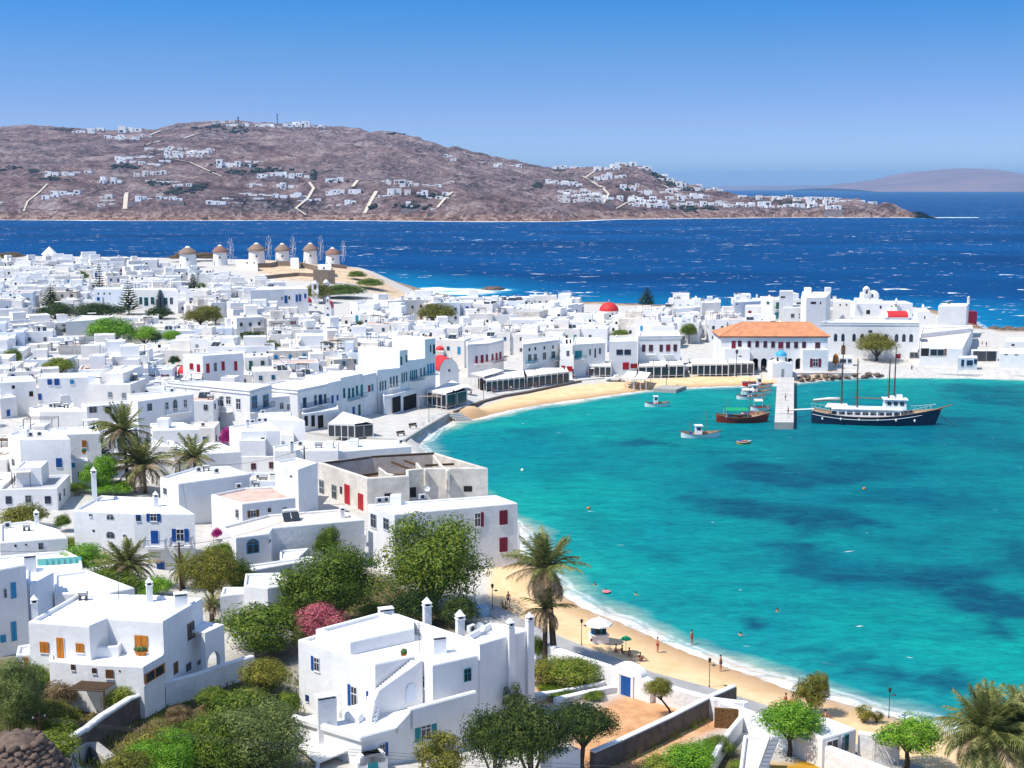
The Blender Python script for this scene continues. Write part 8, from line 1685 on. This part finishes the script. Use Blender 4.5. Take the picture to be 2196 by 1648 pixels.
LM=[('the six windmills',560,560),('the tall dark Norfolk pine',277,640),('the bright green trees',270,720),('the house with crimson shutters',460,770),('the neoclassical mansion',480,840),('the small red dome',655,655),('the central olive tree',935,670),('the big dull-red dome',1305,665),('the skyline pine',1387,630),
 ('the tallest quay house',930,740),('the maroon-balconied waterfront house',1050,745),('the mansion with maroon windows',1415,735),('the orange-roofed hall',1660,740),('the long arched hall',1870,720),('the conical white tower',107,550),('the row of blue shutters',120,815),('the wind-blown palms',290,960),
 ('the plain cube house with roof pergola',85,960),('the derelict roofless building',860,1010),('the magenta bougainvillea',485,935),('the corner house with blue balconies',340,1110),('the pink-roofed terrace house',560,1060),('the tall pole mast',1558,680)]
used_lab={};ORD=['nearest','second','third','fourth','fifth','sixth','seventh','eighth','ninth','tenth','eleventh','twelfth','thirteenth','fourteenth','fifteenth','sixteenth','seventeenth','eighteenth','nineteenth','twentieth']
def rel(u,v):
 k=min(range(len(LM)),key=lambda i:math.hypot(LM[i][1]-u,(LM[i][2]-v)*2.2));n_,a,c=LM[k];du,dv=u-a,(v-c)*2.2
 return k,(('right of' if du>0 else 'left of')if abs(du)>abs(dv)else('below' if dv>0 else 'behind')),math.hypot(du,dv)
rows_=[]
WCOL=['blue']*5+['sky','sky','teal','green','grey','grey','brown','maroon','red','navy','white']
far=MB();FM_=['whitewash','roof_white','dark_inside','paint_blue','paint_maroon','paint_teal','unit_white','whitewash_warm','roof_cream']
for i,c in enumerate(cands):
 if vis[i]<=0:continue
 py_,px_,poly,g,h,w,d,yaw,hl_=c;rg=random.Random(i*13+5);zr_=g+h;par=rg.choice([.15,.25,.35,.5]);wall=rg.choice(WALLS);roof=rg.choice(ROOFS);colr=rg.choice(WCOL);sty=rg.choice(['shut','pane','pane','open','panes']);two=h>5
 two_step=rg.random()<.35 and not(py_>525 and px_>-75);co,si=math.cos(yaw),math.sin(yaw)
 def L(a,e):return(px_+a*co-e*si,py_+a*si+e*co)
 wins=[]
 for fc,(nl,off,wd)in enumerate((((si,-co),-d/2,w),((co,si),w/2,d),((-co,-si),-w/2,d))):
  k=max(1,int(wd/2.6));
  for fl in range(2 if two else 1):
   for j in range(k):
    if rg.random()<(.22 if fc==0 else .4):continue
    a=(j+.5)/k*wd-wd/2;zz=g+1.5+fl*3.1+rg.uniform(-.1,.15)
    if zz>zr_-.8:continue
    p=L(a,off)if fc==0 else L(off,a);door=rg.random()<.16;wins.append((p,nl if fc==0 else((co,si)if fc==1 else(-co,-si)),zz if not door else zz-.35,.8 if not door else .95,1.05 if not door else 2.0,door))
 ups=None
 if two_step:uw,ud,uh=w*rg.uniform(.35,.6),d*rg.uniform(.4,.7),rg.uniform(1.8,2.9);ua,ue=rg.uniform(-.5,.5)*(w-uw),rg.uniform(0,.5)*(d-ud);ups=[L(ua-uw/2,ue-ud/2),L(ua+uw/2,ue-ud/2),L(ua+uw/2,ue+ud/2),L(ua-uw/2,ue+ud/2)]
 items=[]
 for _ in range(rg.choice([2,2,3,4,5])):items.append((rg.choice(['chimney','ac','tank','solar','antenna','ac','dish','stack','canopy']),L(rg.uniform(-.38,.38)*w,rg.uniform(-.38,.38)*d)))
 uc,vc=sum(p[0]for p in hl_)/len(hl_),sum(p[1]for p in hl_)/len(hl_)
 if i in single:
  root=thing('house',(px_,py_,g),'','house','white houses of the town');b=MB();shell(b,ccw(poly),g-.8,zr_,par,.28,.07);b.build('wall',[wall],root);b=MB();b.prism(inset(ccw(poly),.25),zr_-par-.14,zr_-par);b.build('roof',[roof],root)
  if ups:b=MB();shell(b,ccw(ups),zr_-par,zr_-par+uh,.2,.2,.06);b.prism(inset(ccw(ups),.18),zr_-par+uh-.35,zr_-par+uh-.2);b.build('upper_room',[wall],root)
  for(p,nl,zz,ww,wh,door)in wins:opening(root,(p[0],p[1],zz),nl,ww,wh,('door:'+colr)if door else(sty+':'+(colr if sty!='pane' or rg.random()<.6 else 'grey')))
  for(k,p)in items:roof_item(k,(p[0],p[1],zr_-par),root,yaw+rg.uniform(-.3,.3),.9)
  k,dr,dist=rel(uc,vc);names={'chimney':'a chimney','ac':'air conditioners','tank':'a water tank','solar':'solar panels','antenna':'an antenna','dish':'a satellite dish','stack':'a wide chimney','canopy':'a roof canopy'}
  rows_.append((root,k,dr,dist,('two-storey' if two else 'low'),(colr+(' shutters' if sty in('shut','open')else ' windows'))if wins else 'blank walls',names[items[0][0]]))
 else:
  wi=7 if 'warm' in wall else 0;shell(far,ccw(poly),g-.8,zr_,par,.28,.07,wi);far.prism(inset(ccw(poly),.25),zr_-par-.14,zr_-par,8 if rg.random()<.3 else 1)
  if ups:shell(far,ccw(ups),zr_-par,zr_-par+uh,.2,.2,.06,wi);far.prism(inset(ccw(ups),.18),zr_-par+uh-.35,zr_-par+uh-.2,1)
  for(p,nl,zz,ww,wh,door)in wins:far.box((p[0]+nl[0]*.0,p[1]+nl[1]*.0,zz-wh/2),(ww if abs(nl[1])>.5 else .12,.12 if abs(nl[1])>.5 else ww,wh),yaw if abs(nl[1])>.5 else yaw,{'blue':3,'sky':3,'navy':3,'maroon':4,'red':4,'teal':5}.get(colr,2)if sty=='shut' or door else 2)
  for(k,p)in items:far.box((p[0],p[1],zr_-par),(.7,.5,{'antenna':1.6,'chimney':1.4}.get(k,.8))if k!='antenna' else(.08,.08,2.0),yaw,6 if k!='solar' else 2)
if far.v:far.build('distant_houses',FM_,None,label='small white houses packed behind and between the others in the old town',cat='houses',kind='stuff')
# write a label for each: what it looks like and where it stands; repeats are told apart by their rank from the landmark
from collections import defaultdict
grp=defaultdict(list)
for r_ in rows_:grp[(r_[1],r_[2])].append(r_)
for(k,dr),L_ in grp.items():
 L_.sort(key=lambda r_:r_[3])
 for j,r_ in enumerate(L_):
  base='%s white house %s %s, with %s and %s'%(ORD[j]if j<len(ORD)else 'farthest',dr,LM[k][0],r_[5],r_[6]);base=' '.join(base.split()[:16])
  r_[0]['label']=base
open("/tmp/town.txt","w").write(str((len(cands),sum(v_>0 for v_ in vis),len(rows_),rejected)))
# ------------------------------------------------------------------ villas, tracks and scrub on the hill across the strait
node_mat('hill_stone',(0.30,0.25,0.24),1,0,var=.3,vscale=.2);node_mat('track',(0.62,0.54,0.44),1,0,var=.15,vscale=.05);node_mat('hill_wall',(0.86,0.86,0.86),.9,.1);node_mat('hill_scrub',(0.05,0.06,0.042),1,0,var=.4,vscale=.1)
def HZ(i,x,y):o={1:(0,240),2:(600,240),3:(1200,300)}[i];return(o[0]+x/3.137,o[1]+y/3.137)
HV=[(1,545,145,130,26),(1,640,125,90,22),(1,870,140,130,40),(1,760,185,110,26),(1,870,190,120,26),(1,1060,262,170,26),(1,1160,250,90,20),(1,1260,310,250,50),(1,1330,285,110,26),(1,900,325,220,30),(1,1000,365,120,30),(1,830,345,110,24),(1,390,440,160,36),(1,1010,435,190,44),(1,1560,375,200,42),(1,1840,445,210,32),(1,2010,450,120,30),(1,1860,520,320,34),
 (1,1930,590,230,36),(1,480,565,80,38),(1,385,570,80,40),(1,320,600,90,38),(1,740,490,110,44),(1,1050,600,260,30),(1,1130,480,120,24),(1,1210,505,110,24),(1,710,640,90,80),(1,1550,635,110,60),(1,1500,80,110,22),(1,1590,95,110,22),(1,1780,100,120,24),(1,1990,100,130,28),(1,2120,108,90,16),(1,1690,600,150,50),(1,1440,640,120,36),(1,40,625,100,24),(1,1840,110,60,20),
 (2,420,560,200,36),(2,790,565,130,44),(2,870,505,120,40),(2,760,495,70,34),(2,1060,590,120,50),(2,1030,510,110,26),(2,960,575,90,44),(2,940,650,170,46),(2,470,640,70,40),(2,345,645,50,30),(2,360,480,110,36),(2,1130,310,60,24),(2,1360,355,100,24),(2,1560,380,110,26),(2,1910,380,120,18),(2,1960,500,120,28),(2,1860,490,130,34),(2,2060,600,220,80),(2,100,105,120,28),(2,230,110,80,14),
 (3,60,195,150,20),(3,300,205,90,30),(3,390,190,70,36),(3,480,185,70,32),(3,560,205,70,30),(3,640,220,60,24),(3,340,270,180,40),(3,60,315,130,40),(3,150,420,260,80),(3,460,350,80,44),(3,560,370,90,34),(3,690,370,110,34),(3,560,455,150,70),(3,660,460,120,56),(3,500,430,70,60),(3,720,280,80,30),(3,820,330,90,44),(3,880,350,110,30),(3,780,410,90,30),(3,860,400,110,34),(3,960,400,100,30),
 (3,900,450,160,34),(3,1040,450,140,28),(3,1180,450,120,24),(3,1340,460,150,38),(3,1400,475,110,30),(3,1390,400,120,30),(3,1510,400,110,28),(3,1270,390,90,14),(3,1570,460,100,34),(3,1690,465,170,40),(3,1740,420,90,34),(3,1850,430,120,26),(3,1980,420,120,20),(3,2080,425,90,18),(3,1650,410,90,22),(3,930,320,70,22),(3,980,345,100,20),(3,1850,475,90,30),(3,760,250,60,22),(3,690,250,50,22)]
gl_=[]
for(x,y,g)in GL:
 s=rt.uniform(3.2,5.5);u,v,_d=proj((x,y,g+3));m_=rt.choice(['leaf_green','leaf_olive','leaf_dark','leaf_green']);r_=thing('tree',(x,y,g),'','tree','small courtyard trees');put('crown',crown(rt.choice(['mid2','small']),m_),r_,(0,0,1.6),rt.uniform(0,6),(s,s,s*.9));b=MB();b.tube((0,0,-.3),(0,0,3.2),.16,.1,6);part(b,'trunk',['bark'],r_);k,dr,dist=rel(u,v);gl_.append((r_,k,dr,dist))
gp=defaultdict(list)
for q in gl_:gp[(q[1],q[2])].append(q)
for(k,dr),L_ in gp.items():
 for j,q in enumerate(sorted(L_,key=lambda q:q[3])):q[0]['label']='%s small courtyard tree among the roofs %s %s'%(ORD[j],dr,LM[k][0])
HV+=[(t_,x+rt.choice([-1,1])*w_*rt.uniform(.6,1.0),y_+rt.uniform(-30,26),w_*.55,min(h_,30)*.9)for(t_,x,y_,w_,h_)in HV[::2]if y_>150 or t_>1]
rh=random.Random(77)
HLM=[('the hilltop mast',595,262),('the yellow-walled track',270,430),('the largest terraced villa',420,335),('the tall stone tower house',230,430),('the saddle',1200,362),('the small peak',975,325),('the rocky cape',1900,445),('the eastern summit',1340,360),('the mid-shore tracks',800,430),('the shoreline cliffs',1300,455),('the long white terrace row',600,405)]
hv_rows=[]
for(t_,x,y_,w_,h_)in HV:
 u,v=HZ(t_,x,y_);p=hill_at(u,v);dep=proj(p)[2];W_=1.25*w_/3.137/F*dep;H_=1.3*h_/3.137/F*dep;r_=thing('hillside_villa',tuple(p),'','villa','white villas on the far hillside');rg=random.Random(int(x*7+y_));nb=max(2,int(w_/34));tint='hill_wall' if rg.random()<.86 else 'whitewash_warm'
 nrow=max(1,round(h_/30));H_/=nrow
 b=MB();b.box((p.x+rg.uniform(-.1,.1)*W_,p.y+4,p.z-H_*.75-3),(W_*1.15,14,H_*.75+2));b.build('terrace',[rg.choice(['hill_stone','hill_stone','stone_dark'])],r_)
 for k_ in range(nb*nrow):
  k,rw=k_%nb,k_//nb;p=hill_at(u,v-rw*h_/nrow/3.137);cx_=rg.uniform(-.3,.3)*W_/nb+p.x-W_/2+W_*(k+.5)/nb;bw=W_/nb*rg.uniform(.75,1.02);bh_=H_*rg.uniform(.5,1.0)if nb>1 else H_;dy=rg.uniform(0,7);bz=p.z-1+rg.uniform(-1,1)*H_*.12
  b=MB();b.box((cx_,p.y+9+dy,bz-3),(bw,10,bh_+3));b.build('wall',[tint],r_)
  for q in range(rg.choice([1,2,3])):
   ww=bw*rg.uniform(.12,.34);xx=cx_+rg.uniform(-.32,.32)*bw;b=MB();b.box((xx,p.y+3.95+dy,bz+bh_*rg.choice([.12,.5])),(ww,.2,bh_*.28));b.build('opening',['window_glass'],r_)
 k=min(range(len(HLM)),key=lambda i:math.hypot(HLM[i][1]-u,(HLM[i][2]-v)*2));du,dv=u-HLM[k][1],(v-HLM[k][2])*2;dr=('right of' if du>0 else 'left of')if abs(du)>abs(dv)else('below' if dv>0 else 'above');hv_rows.append((r_,k,dr,math.hypot(du,dv),'long' if w_>150 else('tall' if h_>55 else 'small')))
grp=defaultdict(list)
for q in hv_rows:grp[(q[1],q[2])].append(q)
for(k,dr),L_ in grp.items():
 L_.sort(key=lambda q:q[3])
 for j,q in enumerate(L_):q[0]['label']='%s %s white hillside villa %s %s, across the strait'%(ORD[j]if j<len(ORD)else 'farthest',q[4],dr,HLM[k][0])
def hill_strip(pts,wpx,mat='track',nm='hill_track'):
 P_=[]
 for i in range(len(pts)-1):
  (u0,v0),(u1,v1)=pts[i],pts[i+1];n_=max(2,int(math.hypot(u1-u0,v1-v0)/3))
  for k in range(n_):P_.append(hill_at(u0+(u1-u0)*k/n_,v0+(v1-v0)*k/n_))
 P_.append(hill_at(*pts[-1]));b=MB();prev=None
 for i,p in enumerate(P_):
  e=(P_[min(i+1,len(P_)-1)]-P_[max(i-1,0)]);e.z=0;e=e.normalized()if e.length>.01 else Vector((1,0,0));nr=Vector((e.y,-e.x,0));w_=wpx/F*proj(p)[2]/2
  cur=(p+nr*w_+Vector((0,0,1.6)),p-nr*w_+Vector((0,0,1.6)))
  if prev:b.add([prev[0],cur[0],cur[1],prev[1]],[(0,1,2,3)])
  prev=cur
 b.build(nm,[mat],kind='structure')
for i_,pts,w_ in((1,[(960,232),(1080,200),(1230,185),(1330,150),(1420,135)],5),(1,[(1100,310),(1280,345),(1400,400),(1490,440)],4),(1,[(2060,700),(1990,655),(2070,590),(2110,520),(2080,480)],6),(1,[(160,675),(185,610),(260,550),(320,490)],4),(2,[(570,690),(610,610),(650,540)],8),(2,[(1060,650),(1110,590),(1160,545)],6),(2,[(490,510),(525,465)],7),(1,[(840,660),(850,550)],9),(3,[(170,260),(230,220),(320,190)],4),(3,[(210,285),(290,330),(330,370),(290,440)],5),(3,[(380,470),(470,420),(500,380)],4),(3,[(630,270),(700,310),(800,360)],4),(1,[(820,255),(960,270),(1100,300)],3),(1,[(1010,160),(1080,130)],5),(2,[(2040,440),(2120,480),(2190,520)],4)):
 hill_strip([HZ(i_,x,y_)for x,y_ in pts],w_)
for i_,pts in((1,[(400,610),(560,580),(660,535)]),(1,[(640,660),(300,665),(100,650)]),(2,[(250,430),(400,370),(560,345)]),(2,[(1090,640),(1300,600),(1400,570)]),(1,[(860,560),(1000,520),(1100,505)]),(2,[(200,690),(500,690),(640,685)]),(1,[(300,300),(600,295),(900,300)])):hill_strip([HZ(i_,x,y_)for x,y_ in pts],1.6,'hill_scrub','field_wall')
b=MB();
for(i_,x,y_,n_,sx,sy)in((1,1450,110,26,60,20),(1,1600,130,30,90,25),(1,1320,110,14,60,10),(1,860,370,26,120,20),(1,1060,480,30,90,24),(1,1330,510,24,80,20),(1,1560,360,30,140,16),(1,1600,410,24,110,18),(1,1800,395,30,160,14),(1,2110,430,14,24,30),(1,1190,545,30,110,26),(1,370,455,20,110,10),(1,230,400,8,40,10),(1,60,380,14,60,18),(2,360,470,20,60,12),(2,880,640,16,90,14),(2,1010,570,20,90,20),(2,640,640,10,24,18),(2,1740,500,16,40,20),(2,1960,470,14,60,10),(3,660,240,30,60,20),(3,760,300,34,60,22),(3,860,335,34,90,14),(3,440,330,24,60,16),(3,240,270,14,50,12),(3,860,470,26,60,20),(3,1000,465,14,60,10),(1,430,125,16,60,8),(2,770,150,12,60,6),(3,1550,430,14,60,12)):
 for _ in range(n_):
  u,v=HZ(i_,x+rh.gauss(0,sx*.5),y_+rh.gauss(0,sy*.5));p=hill_at(u,v);s=rh.uniform(1.6,4.2);b.ico((p.x,p.y,p.z+s*.3),(s*1.5,s,s*.7),1,0,.3,rh)
b.build('hillside_scrub',['hill_scrub'],None,label='dark green scrub and trees dotted between the hillside villas',cat='scrub',kind='stuff')
for(u,v0,v1,lab)in((595,268,245,'tall radio mast on the far hilltop'),(511,266,252,'shorter radio mast left of the tall one on the far hilltop')):
 p=hill_at(u,v0);dep=proj(p)[2];H_=(v0-v1)/F*dep;b=MB();b.tube(p,p+Vector((0,0,H_)),1.2,.7,6);
 for q in(.5,.75,.95):b.box((p.x,p.y,p.z+H_*q),(5,1.5,1.5))
 b.build('radio_mast',['dark_metal'],None,label=lab,cat='mast')
